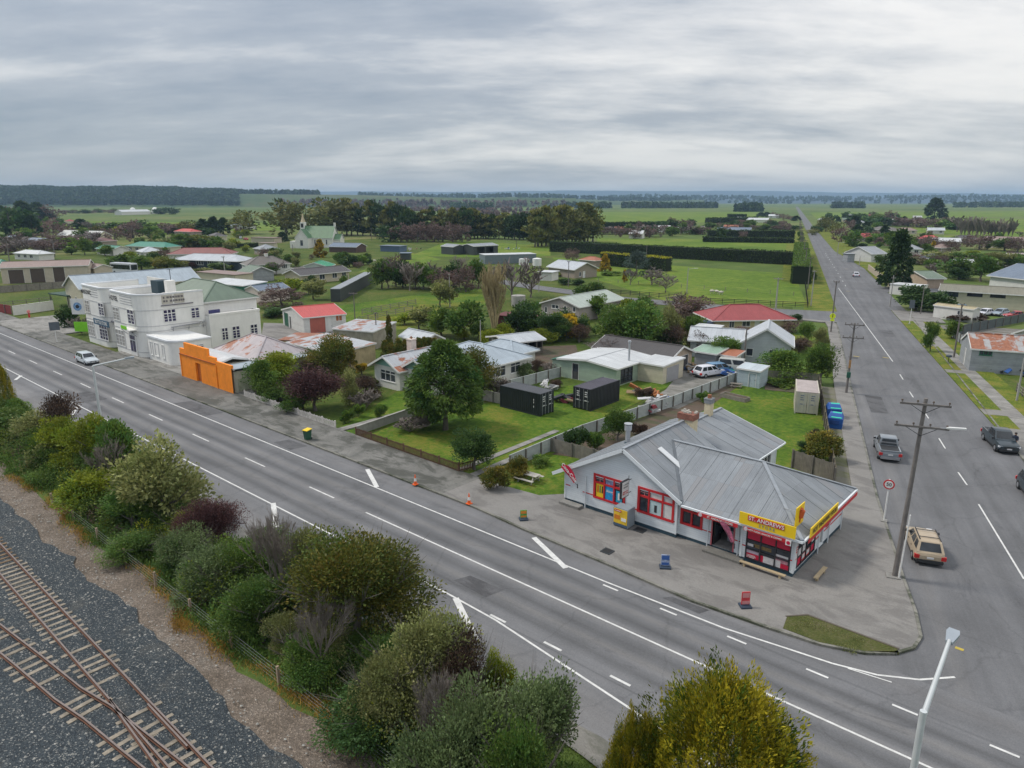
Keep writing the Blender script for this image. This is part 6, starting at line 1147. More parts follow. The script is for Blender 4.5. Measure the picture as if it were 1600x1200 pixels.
# ------------------------------------------------------------ fences, poles, street furniture
WPOST = M('fence_post',(.16,.145,.125), .9,.2,3); BOARDW = M('pale_board_fence',(.38,.41,.40), .85,.16,1.4); BRN = M('brown_picket',(.12,.065,.038), .85,.25,3); WPK = M('flaking_white_picket',(.62,.59,.56), .85,.25,3); GYB = M('grey_timber',(.22,.20,.17), .9,.22,2)
def fence(label, pts, h, style, m, post=None, bay=2.4, z=0., name=None, pw=.12, posts_out=True, cat='fence'):
    post = post or WPOST; a0 = pts[0]; t = thing(name or {'picket': 'picket_fence','board': 'board_fence','rail': 'rail_fence','pale': 'paling_fence','solid': 'garden_wall','wire': 'wire_fence'}[style], label, cat, (a0[0], a0[1], z)); cache = {}
    for (ax_, ay),(bx, by) in zip(pts, pts[1:]):
        L_ = math.hypot(bx - ax_, by - ay); n = max(1, round(L_ / bay)); ang = math.atan2(by - ay, bx - ax_); l = L_ / n
        for i in range(n + 1):
            if i == n and (bx, by) != tuple(pts[-1]): continue
            if 'post' not in cache: q = MB(); q.box(-pw / 2,-pw / 2,0, pw / 2, pw / 2, h + (.06 if style != 'solid' else .0)); cache['post'] = q.mesh('post', post)
            off_ = -(pw / 2 + .03) if (style in ('board','pale') and posts_out) else 0
            p = link('post', cache['post'], t, (ax_ - a0[0] + math.cos(ang) * l * i - math.sin(ang) * off_, ay - a0[1] + math.sin(ang) * l * i + math.cos(ang) * off_, 0), ang)
        for i in range(n):
            key = round(l, 2)
            if key not in cache:
                rr = random.Random(int(key * 100)); c = []
                if style == 'picket':
                    q = MB(); k = max(4, int(l / .16))
                    for j in range(k): x = (j + .5) * l / k; hh = h * rr.uniform(.93,1.03); q.box(x - .045,-.05,.06, x + .045,-.02, hh);
                    c.append(('pickets', q.mesh('pickets', m),'stuff'));
                    for zz in (.25, h - .2): q = MB(); q.box(0,-.02, zz, l, .03, zz + .08); c.append(('rail', q.mesh('rail', post), None))
                elif style == 'pale':
                    q = MB(); k = max(4, int(l / .15))
                    for j in range(k): x = (j + .5) * l / k; q.box(x - .07,-.03 + rr.uniform(0,.01), .03, x + .07,0, h * rr.uniform(.96,1.02))
                    c.append(('palings', q.mesh('palings', m),'stuff')); q = MB(); q.box(0,0, h * .75, l, .05, h * .75 + .08); c.append(('rail', q.mesh('rail', post), None))
                elif style == 'board':
                    nb = max(2, round(h / .45))
                    for j in range(nb): q = MB(); q.box(.01,-.025,.04 + j * (h - .04) / nb + .008, l - .01,.01 + .012 * (j % 2), .04 + (j + 1) * (h - .04) / nb - .008); c.append(('board', q.mesh('board', m), None))
                    q = MB(); q.box(0,-.05, h, l, .05, h + .04); c.append(('capping', q.mesh('capping', m), None))
                elif style == 'rail':
                    for j in range(3): zz = h * (.3 + .3 * j); q = MB(); q.box(0,-.04, zz, l, 0, zz + .12); c.append(('rail', q.mesh('rail', m), None))
                elif style == 'wire':
                    q = MB()
                    for j in range(5): q.bar((0,0, h * (.2 + .19 * j)),(l, 0, h * (.2 + .19 * j)), .007,.007)
                    c.append(('wire', q.mesh('wire', m),'stuff'))
                elif style == 'solid':
                    q = MB(); q.box(0,-.08,0, l, .08, h - .06); c.append(('panel', q.mesh('panel', m), None)); q = MB(); q.box(0,-.12, h - .06, l, .12, h + .02); c.append(('capping', q.mesh('capping', m), None))
                cache[key] = c
            for nm, me, kd in cache[key]:
                o = link(nm, me, t, (ax_ - a0[0] + math.cos(ang) * l * i, ay - a0[1] + math.sin(ang) * l * i, 0), ang)
                if kd: o['kind'] = kd
    return t
fence('flaking white picket fence along the footpath in front of the purple tree', [(-48.3,-.85),(-29.5,-.95)], .95,'picket', WPK, WPK)
fence('brown picket fence in front of the lawn with the big fir', [(-26.0,-.9),(-10.9,-1.1),(-10.5,.5)], 1.0,'picket', BRN, BRN)
fence('low grey concrete wall beside the garden path', [(-26.2,-.6),(-27.2,8.2)], 1.0,'solid', CONCW, CONCW, bay=4)
fence('long pale board fence between the store and the container section', [(-8.1,2.5),(-8.4,14),(-6.9,30),(-6.2,47.6)], 1.35,'board', BOARDW, post=WPOST, bay=2.2)
fence('short weathered paling fence joining the board fence to the store', [(-8.1,8.7),(-1.0,8.9)], 1.4,'pale', GYB)
fence('pale board fence behind the black containers', [(-26.2,20.5),(-25.6,32.8)], 1.4,'board', BOARDW)
fence('leaning broken paling fence left of the first black container', [(-25.6,17.5),(-20.5,17.8)], 1.3,'board', M('split_board',(.36,.33,.30), .9,.25), bay=1.6)
fence('grey paling fence behind the garden shed and cream container', [(-6.0,47.7),(2.6,51.7)], 1.6,'pale', GYB)
fence('tall weathered fence between the store yard and the side footpath', [(3.0,50.0),(15.2,17.6)], 1.7,'pale', M('ochre_paling',(.20,.17,.12), .9,.25,2))
fence('short tall timber gate fence behind the store by the flowering shrub', [(10.9,19.6),(14.8,18.4)], 1.8,'pale', M('mid_paling',(.19,.17,.14), .9,.25,2), bay=2)
A = G(0,458); B = G(103,450); B2 = G(112,447)
fence('tall grey board fence below the lock-up garages', [A, B], 1.8,'board', GYB, bay=3.2)
fence('grey slatted yard fence behind the white gate wall', [G(0,484), G(82,474)], 1.6,'rail', GYB, bay=3)
fence('dark red board fence at the left edge by the highway', [G(-60,478), G(20,492)], 1.9,'board', M('dark_red_board',(.22,.03,.03), .7,.1), bay=3)
fence('white wall with curved gate at the left of the hotel', [G(22,493), G(84,484)], 2.0,'solid', STUC, STUC, bay=5)
# block wall, verge fences and car yard on the right
fence('long cream block wall along the right-hand footpath', [G(1356,422), G(1392,451), G(1432,458)], 1.9,'solid', M('block_wall_tan',(.42,.36,.27), .85,.12), bay=4)
fence('grey paling fence from the road sign to the corrugated barn', [along(70,6.4), along(43,6.6)], 1.5,'pale', SILV)
fence('dark board fence across the car yard front', [along(69.8,6.8), G(1600,503)], 1.7,'board', M('dark_slate_board',(.09,.11,.11), .8,.2), bay=3)
fence('grey rail fence in front of the corrugated barn', [along(29,6.4), along(12,6.4)], 1.1,'rail', GYB, bay=2.4)
# paddock fences
BLKR = M('black_rail',(.03,.028,.026), .8,.1)
fence('black post and rail fence round the sheep paddock', [G(928,457), G(1045,467), G(1110,474), G(1262,481), G(1258,447)], 1.2,'rail', BLKR, BLKR, bay=2.6)
fence('grey stock-yard rails in the green paddock', [G(566,492), G(650,476)], 1.2,'rail', GYB, GYB, bay=3)
fence('second row of stock-yard rails nearer the red-roofed garage', [G(560,505), G(645,486)], 1.2,'rail', GYB, GYB, bay=3)
fence('wire fence across the middle of the near paddock', [G(935,440), G(1100,452), G(1240,462)], 1.0,'wire', GYB, GYB, bay=6)
fence('wire fence of the far pale paddock', [G(880,385), G(1010,389)], 1.0,'wire', GYB, GYB, bay=6)
# sand-coloured garden beds, boxes
t = thing('planter_box','raised timber planter box on the lawn by the pale blue shed','planter',(-4.6,37.6,0), R(-8)); q = MB()
for a in ((0,0,3.4,.08),(0,1.12,3.4,1.2),(0,.08,.08,1.12),(3.32,.08,3.4,1.12)): MB().bx(a[0], a[1], 0, a[2], a[3], .55).build('plank', GYB, t)
MB().bx(.08,.08,0,3.32,1.12,.45).build('soil', dirt_m, t)
# picnic tables
def picnic(label, X, Y, ang, s=1., m=None):
    m = m or M('bleached_timber',(.40,.38,.34), .85,.15,3); t = thing('picnic_table', label, 'picnic table',(X, Y, 0), ang);
    for i in range(4): MB().bx(-.95 * s, (-.36 + .19 * i) * s, .72 * s, .95 * s, (-.19 + .19 * i) * s, .76 * s).build('tabletop_plank', m, t)
    for y in (-.85,.62): MB().bx(-.95 * s, y * s, .42 * s, .95 * s, (y + .25) * s, .46 * s).build('seat', m, t)
    for x in (-.65,.65):
        for sg in (-1,1): q = MB(); q.bar((x * s, sg * .25 * s, .72 * s),(x * s, sg * .6 * s, 0), .09,.05); q.build('leg', m, t)
        MB().bx((x - .04) * s, -.8 * s, .36 * s, (x + .04) * s, .8 * s, .42 * s).build('crossbar', m, t)
p = G(826,753); picnic('bleached timber picnic table on the grass left of the store', p[0], p[1], R(4), 1.05); p = G(1150,606); picnic('small brown picnic table beside the planter box', p[0], p[1], R(20), .8, GYB)
# traffic cones
CONE = M('cone_orange',(.80,.13,.02), .5,.05)
def cone(label, px, py, z):
    X, Y = G(px, py, z); t = thing('traffic_cone', label, 'traffic cone',(X, Y, z), 0,'orange cones on the kerb'); MB().bx(-.2,-.2,0,.2,.2,.05).build('base', CONE, t); q = MB(); q.lathe([(.15,.05),(.03,.9)], n=12); b = q.build('cone_body', CONE, t, smooth=50); q = MB(); q.lathe([(.112,.32),(.078,.58)], n=12); q.build('reflective_band', WHITE, b)
cone('orange and white cone on the kerb nearest the brown picket fence',649,757,.22); cone('orange and white cone on the kerb nearest the store',733,787,.22)
# wheelie bin
X, Y = G(481,687,.2); t = thing('wheelie_bin','dark green wheelie bin with yellow lid on the footpath','bin',(X, Y, .22), R(10)); q = MB(); q.v = []; q.slab([(-.28,-.3,.95),(.28,-.3,.95),(.28,.3,.95),(-.28,.3,.95)], .01); q = MB(); n = 0
q.v = [(-.23,-.24,.05),(.23,-.24,.05),(.23,.24,.05),(-.23,.24,.05),(-.3,-.32,1.0),(.3,-.32,1.0),(.3,.32,1.0),(-.3,.32,1.0)]; q.f = [(0,3,2,1),(4,5,6,7),(0,1,5,4),(1,2,6,5),(2,3,7,6),(3,0,4,7)]; q.m = [0] * 6; q.build('bin_body', M('bin_green',(.02,.09,.05), .5,.1), t)
q = MB(); q.slab([(-.33,-.36,1.04),(.33,-.36,1.04),(.33,.36,1.12),(-.33,.36,1.12)], .06); q.build('lid', M('bin_lid_yellow',(.78,.55,.02), .5,.05), t)
for x in (-.24,.2): q = MB(); q.tube((x, .28,.1),(x + .05,.28,.1), .1,.1,12); q.build('wheel', BLACK, t)
q = MB(); q.bar((-.25,.36,1.0),(.25,.36,1.0), .04,.04); q.build('handle', DARK, t)
# pavement signs
def pave_sign(label, px, py, w, h, m, m2, base=True, ang=0.):
    X, Y = G(px, py, .2); t = thing('pavement_sign', label, 'sign',(X, Y, .22), ang); MB().bx(-w * .65,-.28,0, w * .65,.28,.1).build('base', M('sign_base',(.03,.05,.08), .6), t); q = MB(); q.box(-w / 2,-.03,.16, w / 2,.03,.16 + h); b = q.build('sign_face', m, t)
    MB().bx(-w * .42,-.045,.16 + h * .55, w * .42,-.03,.1 + h).build('sign_print', m2, b); MB().bx(-w * .42,-.045,.2, w * .42,-.03,.16 + h * .28).build('sign_print', m2, b)
    for x in (-w * .4, w * .4): q = MB(); q.tube((x, 0,.08),(x, 0,.2), .02,.02,6); q.build('spring', DARK, t)
pave_sign('blue and white swing sign on the apron in front of the store',1039,887,.55,.75, M('ad_white_blue',(.35,.42,.58), .5,.5,5), M('ad_blue',(.04,.12,.38)), ang=R(35)); pave_sign('red ice cream sign on a dark base nearest the corner kerb',1164,948,.5,.8, M('ad_red',(.55,.04,.05), .5,.15,6), M('ad_pink',(.6,.25,.25)), ang=R(45)); pave_sign('small green and orange sign on the kerb left of the store',818,812,.5,.6, M('ad_green',(.12,.35,.06), .5,.3,5), M('ad_orange',(.7,.25,.03)), ang=R(50))
for lb, px, py, w, d_ in (('dark square rubber mat lying on the apron',949,862,.75,.7),('dark rectangular cover beside the grey ice cabinet',1000,829,.8,.7)):
    X, Y = G(px, py, .2); t = thing('ground_cover', lb, 'mat',(X, Y, .218)); MB().bx(-w / 2,-d_ / 2,0, w / 2, d_ / 2,.05).build('mat', M('rubber_mat',(.03,.035,.04), .8), t); MB().bx(-w / 2 + .1,-d_ / 2 + .1,.05, w / 2 - .1, d_ / 2 - .1,.065).build('tread', BLACK, t)
# drum of poles: wooden power poles with cross-arms, street lamps, signs
PW = M('power_pole_wood',(.17,.155,.145), .9,.2,2)
def pole(label, px, yb, yt, arms=((.2,2.4),(1.6,2.6)), r=.17, m=None, lean=0., lamp=0, group=None, XY=None, ang=None, conc=False, z=0., extra=None, dx=0):
    X, Y = XY or G(px, yb); h = zat(X, Y, yt); ang = SA - math.pi / 2 if ang is None else ang; t = thing('power_pole', label, 'power pole',(X, Y, z), ang, group); m = m or (M('concrete_pole',(.34,.33,.31), .85,.12) if conc else PW)
    q = MB(); top = (dx, 0, h); q.tube((0,0,0), top, r, r * .65,10); q.build('shaft', m, t, smooth=50)
    for dz, L_ in arms:
        zz = h - dz; xx = dx * zz / h; q = MB(); q.box(xx - L_ / 2,-.2, zz - .06, xx + L_ / 2,-.08, zz + .06); a = q.build('cross_arm', m, t); k = 4 if L_ > 1.5 else 2
        for i in range(k):
            x = xx - L_ * .46 + L_ * .92 * i / (k - 1); q = MB(); q.lathe([(.02,.06),(.02,.14),(.07,.15),(.05,.24),(.03,.26)], (x, -.14, zz), 8); q.build('insulator', M('insulator',(.10,.075,.06), .4), a)
        q = MB(); q.bar((xx - L_ * .3,-.15, zz - .03),(xx, -.15, zz - .55), .03,.03); q.bar((xx + L_ * .3,-.15, zz - .03),(xx, -.15, zz - .55), .03,.03); q.build('brace', DARK, a)
    if lamp: zz = h - lamp; q = MB(); q.tube((0,0, zz),(1.6,-.2, zz + .25), .03,.03,6); a = q.build('lamp_arm', STEEL, t); q = MB(); q.slab([(1.5,-.32, zz + .32),(2.5,-.3, zz + .36),(2.5,-.12, zz + .36),(1.5,-.08, zz + .32)], .1); q.build('lamp_head', WHITE, a)
    return t, h
t, h = pole('tall leaning wooden power pole at the kerb beside the tan wagon',1397,905,622, arms=((.35,2.7),(1.75,2.9)), r=.17, lamp=1.9, dx=.25)
q = MB(); q.tube((.2,-.2,0),(.32,-.2,4.6), .045,.045,6); q.build('cable_guard', WHITE, t); MB().bx(-.5,-.4,0,.3,.35,.28).build('footing', conc_m, t)
t, h = pole('wooden power pole on the footpath near the blue bins',1322,616,505, arms=((.2,2.2),(1.8,2.4)), r=.16); MB().bx(-.22,-.4,2.2,.22,-.15,2.9).build('green_box', GDR, t); MB().bx(-.12,-.25,3.4,.12,-.17,4.4).build('ochre_plate', M('ochre_plate',(.42,.22,.08)), t)
t, h = pole('wooden pole carrying the round yellow crossing sign',1298,520,439, arms=((.15,1.0),), r=.15); q = MB(); q.tube((0,-.2,3.1),(0,-.26,3.1), .5,.5,20); s = q.build('yellow_disc', M('fluoro_yellow',(.75,.85,.02), .5,.05), t); MB().bx(-.35,-.26,2.2,.35,-.2,2.55).build('yellow_plate', M('fluoro_yellow'), t); q = MB(); q.bar((0,-.27,2.85),(0,-.27,3.3), .1,.02); q.tube((0,-.265,3.38),(0,-.275,3.38), .09,.09,10); q.build('crossing_figure', BLACK, s)
for args in (('pale pole leaning beside the paddock corner',1267,478,423,((.1,.9),), .14),('power pole at the paddock gate with white insulators',1211,492,434,((.2,1.9),), .18),('pole beside the tall clipped hedge end',1262,452,402,((.2,1.4),), .14),('lamp pole in front of the near paddock',1073,458,418,(), .13),('pole standing behind the long dark hedge',1010,402,383,(), .15),
             ('pole beside the tall white tank',842,456,416,((.1,.9),), .13),('pole in front of the silver-roofed brick house',888,448,408,((.1,.9),), .14),('white pole in front of the bare shelter trees',703,480,428,((.1,.6),), .14),('slim pole behind the columnar cypresses',589,538,488,((.1,.6),), .12),('pole with wide crossarm above the red-roofed garage',555,505,457,((.2,1.9),), .12),
             ('slim pole behind the white house near the aviary shed',751,552,500,(), .10),('pole beside the junk cars',1162,572,512,(), .14),('white lamp pole by the distant parked car',1342,418,400,(), .14),('pale pole by the right-hand side street',1390,480,430,((.6,.9),), .13),('slim pole behind the timber fence at the car yard',1438,492,446,(), .12),
             ('pale pole behind the long cream block',1468,412,385,(), .15),('tall grey pole in front of the barn gable',1490,560,475,((.1,.5),), .14),('tall galvanised pole at the right edge by the barn',1588,628,560,(), .13),('lamp pole far along the right verge',1308,400,378,(), .15),('power pole at far left of the village',25,352,335,((.1,1.4),), .2),('pole above the lock-up garages roof',86,402,375,(), .2),('pole left of the lock-up garages',15,408,379,(), .2),
             ('pole beside the green hedge near the dull red roof',283,386,366,(), .2),('shorter pole left of the village hedge',307,384,363,((.1,1.2),), .2),('pole beside the white villa',352,432,400,((.3,1.4),), .16),('pole near the church porch',458,398,382,(), .16),('pole in the paddock beyond the low dark house',581,376,357,((.1,1.6),), .18),('pole right of the black machinery shed',807,386,372,(), .16)):
    lb, px, yb, yt, arms, r = args; pole(lb, px, yb, yt, arms=arms, r=r, conc='pale' in lb or 'white' in lb or 'lamp' in lb or 'galvan' in lb, lamp=.4 if 'lamp' in lb else 0)
def far_pole(): return pole('far power pole in the row beside the straight road',0,0,0, XY=sr(150,-9), arms=((.3,2.2),), r=.15)[0]
for k in range(9):
    X, Y = sr(135 + 48 * k, -10.5 + .2 * k); s = ppm(X, Y); t = thing('power_pole','far power pole in the row beside the straight road','power pole',(X, Y, 0), SA - math.pi / 2,'far power poles beside the straight road')
    if k == 0: q = MB(); q.tube((0,0,0),(0,0,9), .16,.11,8); PM = q.mesh('shaft', PW); q = MB(); q.box(-1.1,-.2,8.6,1.1,-.08,8.75); PA = q.mesh('cross_arm', PW)
    link('shaft', PM, t); link('cross_arm', PA, t)
GV = M('lamp_post_grey',(.52,.55,.56), .45,.06)
def street_lamp(label, base, h, arm, ang, head=(.75,.3)):
    t = thing('street_lamp', label, 'street lamp',(base[0], base[1], 0), ang); q = MB(); q.tube((0,0,0),(0,0, h * .45), .15,.13,12); q.build('lower_post', GV, t, smooth=50); q = MB(); q.tube((0,0, h * .45),(0,0, h), .125,.10,12); q.build('upper_post', GV, t, smooth=50)
    q = MB(); q.tube((0,0, h),(arm, 0, h + .35), .09,.07,10); q.build('arm', GV, t, smooth=50); q = MB(); a, b = head
    q.slab([(arm - .1,-b * .35, h + .47),(arm + a, -b, h + .5),(arm + a, b, h + .5),(arm - .1, b * .35, h + .47)], .16); hd = q.build('lamp_head', M('lamp_head',(.55,.60,.65), .4,.05), t); q = MB(); q.slab([(arm + .1,-b * .5, h + .33),(arm + a - .1,-b * .8, h + .335),(arm + a - .1, b * .8, h + .335),(arm + .1, b * .5, h + .33)], .03); q.build('lens', M('lamp_lens',(.5,.5,.45), .2), hd)
(lx, lz),(hx, hz) = onwall(1443,1111,(0,-20.6),(1,0)), onwall(1484,1000,(0,-18.6),(1,0))
t = thing('street_lamp','grey street lamp with flat head rising at the bottom right of the junction','street lamp',(lx, -20.6,0)); q = MB(); q.tube((0,0,0),(0,0, lz), .11,.10,12); q.build('lower_post', GV, t, smooth=50)
q = MB(); q.tube((0,0, lz - .3),(hx - lx, 2.0, hz), .085,.06,12); q.build('arm', GV, t, smooth=50); d = Vector((hx - lx, 2.0, hz - lz)).normalized(); e_ = Vector((hx - lx, 2.0, hz)); s_ = d.cross(Vector((0,0,1))).normalized(); d2 = (d + Vector((0,0,-.25))).normalized()
q = MB(); q.slab([e_ - d2 * .05 - s_ * .1, e_ - d2 * .05 + s_ * .1, e_ + d2 * .34 + s_ * .19, e_ + d2 * .48 + s_ * .15, e_ + d2 * .48 - s_ * .15, e_ + d2 * .34 - s_ * .19], .11); q.build('lamp_head', M('lamp_head',(.30,.34,.38), .4,.05), t)
(X, zz_), Y = onwall(145,572,(0,-20.2),(1,0)), -20.2
street_lamp('tall pale street lamp with long angled arm over the highway at left',(X, Y), zz_, 2.7, R(75),(.7,.16))
def rsign(label, px, yb, yt, r, face, txt=None, ring=None, z=.2, ang=None, shape='disc', w=.5, h2=.7, back=False):
    X, Y = G(px, yb, z); h = zat(X, Y, yt); t = thing('road_sign', label, 'road sign',(X, Y, z), math.atan2(CAM[1] - Y, CAM[0] - X) + math.pi / 2 if ang is None else ang); q = MB(); q.tube((0,0,0),(0,0, h - z), .055,.05,8); q.build('post', WHITE, t); q = MB()
    q.box(-.22,-.25,0,.22,.25,.08); q.build('footing', conc_m, t); q = MB(); c = h - z - r
    if shape == 'disc':
        q.tube((0,-.06, c),(0,-.09, c), r, r, 28); s = q.build('sign_face', ring or face, t); q = MB(); q.tube((0,-.09, c),(0,-.1, c), r * .74, r * .74,28); q.build('sign_centre', face, s)
        if txt: text(s, txt, r * .95,(0,-.105, c), math.pi / 2,0, BLACK)
    else: q.box(-w, -.08, c - h2, w, -.05, c + h2); s = q.build('sign_face', face, t); MB().bx(-w * .8,-.05, c - .03, w * .8,-.02, c + .03).build('bracket', STEEL, s)
rsign('white 50 speed sign with red ring on the corner kerb',1381,814,749,.38, WHITE, '50', RED)
rsign('back of a road sign on a white post in front of the hotel',89,535,505,.5, M('sign_back',(.10,.12,.14), .6), shape='sq', w=.75, h2=.7)
rsign('grey sign board on a white post on the right-hand verge',1421,506,471,.5, M('sign_back'), shape='sq', w=.45, h2=.8)
X, Y = G(46,496,.2); t = thing('fire_hydrant_post','small red post in front of the white gate wall','post',(X, Y, .2)); q = MB(); q.tube((0,0,0),(0,0,1.0), .18,.14,10); q.build('post', RED, t); q = MB(); q.tube((0,0,1.0),(0,0,1.5), .35,.2,10); q.build('cap', M('cap_pale_red',(.6,.2,.18)), t)
X, Y = along(44.2,1.5); t = thing('letterbox','dark letterbox on a stand on the right-hand berm','letterbox',(X, Y, .19)); q = MB(); q.tube((0,0,0),(0,0,.75), .05,.05,6); q.build('post', DARK, t); q = MB(); q.lathe([(.1,.75),(.4,.85),(.42,1.0),(.3,1.12),(.05,1.16)], n=14); q.build('box', M('letterbox_navy',(.03,.05,.07), .4), t, smooth=40)
# blue charity bins
BB = M('bin_blue',(.015,.09,.33), .45,.08); BT = M('bin_teal',(.04,.55,.36), .45,.05)
def blue_bin(label, px, py, ang):
    X, Y = G(px, py, .1); t = thing('clothing_bin', label, 'clothing bin',(X, Y, .12), ang); q = MB(); w = .72
    for a, b in ((0,0),): q.v = [(-w, -.62,0),(w, -.62,0),(w, .62,0),(-w, .62,0),(-w * 1.05,-.7,1.15),(w * 1.05,-.7,1.15),(w * 1.05,.7,1.15),(-w * 1.05,.7,1.15),(-w * .8,-.3,1.62),(w * .8,-.3,1.62),(w * .8,.45,1.62),(-w * .8,.45,1.62)]; q.f = [(0,3,2,1),(8,9,10,11)] + [(i, (i + 1) % 4,4 + (i + 1) % 4,4 + i) for i in range(4)] + [(4 + i, 4 + (i + 1) % 4,8 + (i + 1) % 4,8 + i) for i in range(4)]; q.m = [0] * 10
    b = q.build('bin_body', BB, t); q = MB(); q.slab([(-w * .55,-.66,1.26),(w * .85,-.66,1.26),(w * .75,.1,1.70),(-w * .45,.1,1.70)], .04); q.build('lid', BT, t); MB().bx(-w * .6,-.72,.55, w * .6,-.66,.95).build('label_panel', M('bin_blue_dark',(.01,.05,.2)), t)
blue_bin('blue clothing bin with teal flap nearest the store',1304,668, R(12)); blue_bin('blue clothing bin with teal flap behind the first one',1301,653, R(24))
# shipping containers
def container(label, O, ang, col, L_=6.06, Wd=2.44, H_=2.6, mark=None, roofc=None):
    m = M('container_' + label.split()[0] + '_paint', col, .55,.12,.8); t = thing('shipping_container', label, 'container',(O[0], O[1], .05), ang); q = MB()
    def corr(p0, p1, n_, out):                      # corrugated wall with real folds
        dx_, dy_ = (p1[0] - p0[0]) / n_, (p1[1] - p0[1]) / n_
        for i in range(n_):
            prof = [(0,0),(.25,0),(.37,.045),(.75,.045),(.87,0),(1,0)]
            for (a, da),(b, db) in zip(prof, prof[1:]):
                A_ = (p0[0] + dx_ * (i + a) - out[0] * da, p0[1] + dy_ * (i + a) - out[1] * da); B_ = (p0[0] + dx_ * (i + b) - out[0] * db, p0[1] + dy_ * (i + b) - out[1] * db)
                q.poly([(A_[0], A_[1], .14),(B_[0], B_[1], .14),(B_[0], B_[1], H_ - .1),(A_[0], A_[1], H_ - .1)])
    corr((.08,.02),(L_ - .08,.02), 20,(0,-1)); corr((L_ - .08, Wd - .02),(.08, Wd - .02), 20,(0,1)); corr((.02, Wd - .08),(.02,.08), 8,(-1,0)); q.build('wall_panel', m, t)
    for x in (0, L_ - .14):
        for y in (0, Wd - .14): f = MB(); f.box(x, y, 0, x + .14, y + .14, H_); f.build('corner_post', m, t)
    for y in (0, Wd - .1): f = MB(); f.box(.14, y, 0, L_ - .14, y + .1,.15); f.build('bottom_rail', m, t); f = MB(); f.box(.14, y, H_ - .1, L_ - .14, y + .1, H_); f.build('top_rail', m, t)
    f = MB(); f.box(.1,.1, H_ - .06, L_ - .1, Wd - .1, H_ - .02)
    for i in range(18): x = .3 + i * .315; f.box(x, .12, H_ - .02, x + .16, Wd - .12, H_ + .005)
    f.build('roof', M('container_roof_' + label.split()[0], roofc or scl(col, 1.6), .6,.15,.6), t)
    for s in (0,1):
        y0 = .12 + s * (Wd / 2 - .1); d = MB(); d.box(L_ - .06, y0,.15, L_ - .01, y0 + Wd / 2 - .14, H_ - .1); d = d.build('door', m, t)
        for k in (0.22,.72): b = MB(); yy = y0 + (Wd / 2 - .14) * k; b.tube((L_ + .015, yy, .12),(L_ + .015, yy, H_ - .08), .02,.02,6); b.box(L_, yy - .05,1.1, L_ + .04, yy + .22,1.15); b.build('lock_bar', STEEL, d)
        if mark:
            for k, z in enumerate((2.1,1.85,1.6,1.1)): b = MB(); b.box(L_ - .01, y0 + .38, z, L_ - .004, y0 + .38 + (.3 if k % 2 else .42), z + .12); b.build('stencil_mark', mark, d)
    if mark:
        b = MB()
        for z in (1.7,1.4,.9): b.box(L_ - 1.0,-.01, z, L_ - .9,.0, z + .2)
        b.build('side_mark', mark, t)
    return t
WM = M('stencil_white',(.6,.6,.6), .6,.2,20)
O1 = L1 = None
def hw(px, py): return G(px, py)
c1 = hw(844,652); container('black shipping container left of the pair with doors facing the side street',(c1[0] - 6.06, c1[1]), 0,(.014,.020,.024), mark=WM, roofc=(.085,.09,.10))
c2 = hw(922,644)
t = container('dark shipping container right of the pair with doors facing the highway',(c2[0] - 2.44, c2[1] + 6.06), R(-90),(.018,.02,.026), mark=WM, roofc=(.085,.08,.10))
c3 = hw(1277,650); t = container('cream shipping container beside the street fence behind the store',(c3[0] - 2.44 * math.cos(R(-18)) - 0 + 6.06 * math.sin(R(-18)) * -1 * -1, c3[1]), R(-69.4),(.52,.48,.40), mark=M('stencil_grey',(.2,.22,.28)), roofc=(.48,.42,.40))
def place_box(t, corner_local, target):              # move a thing so that a local corner sits on a ground point
    a = t.rotation_euler.z; x, y = corner_local; t.location.x = target[0] - (x * math.cos(a) - y * math.sin(a)); t.location.y = target[1] - (x * math.sin(a) + y * math.cos(a))
place_box(t, (6.06,2.44), c3)
# railway: rails, sleepers, turnout
RUST = M('rail_rust',(.13,.055,.03), .7,.2,3); RTOP = M('rail_head',(.30,.24,.21), .35,.1, metal=.6); SLP = M('pale_sleeper',(.27,.235,.185), .9,.36,2.2); SLB = M('brown_sleeper',(.16,.11,.065), .9,.3,2.2)
def rail(par, pts):
    q = MB()
    for a, b in zip(pts, pts[1:]): q.bar((a[0], a[1], .21),(b[0], b[1], .21), .14,.03); q.bar((a[0], a[1], .27),(b[0], b[1], .27), .03,.12)
    r = q.build('rail', RUST, par); q = MB()
    for a, b in zip(pts, pts[1:]): q.bar((a[0], a[1], .345),(b[0], b[1], .345), .075,.04)
    q.build('rail_head', RTOP, r)
t = thing('railway_track','main railway track with pale sleepers half sunk in ballast','railway track',(0,0,.0)); YA, YB_ = -31.92,-33.12
rail(t, [(-110, YA),(40, YA)]); rail(t, [(-110, YB_),(40, YB_)]); rail(t, [(-.5, YA - .14),(3.6, YA - .14)]); rail(t, [(-2.2, YB_ + .0),(-.2, YB_ - .12),(4, YB_ - .3)])
sm = {}
rr = random.Random(5)
for k in range(150):
    x = -86 + .62 * k; v = rr.randrange(6); key = (v, x < -22)
    if key not in sm:
        q = MB(); hw_ = (1.0,1.05,.95,1.0,1.02,.98)[v]; q.box(-.11,-hw_, 0,.11, hw_, .12); sm[key] = q.mesh('sleeper', SLB if x < -22 else SLP)
    if x > 14: continue
    dip = -.035 if x < -12 or rr.random() < .3 else rr.uniform(-.105,-.045)
    s = link('sleeper', sm[key], t, (x, (YA + YB_) / 2 + rr.uniform(-.08,.08), .075 + dip), rr.uniform(-.02,.02))
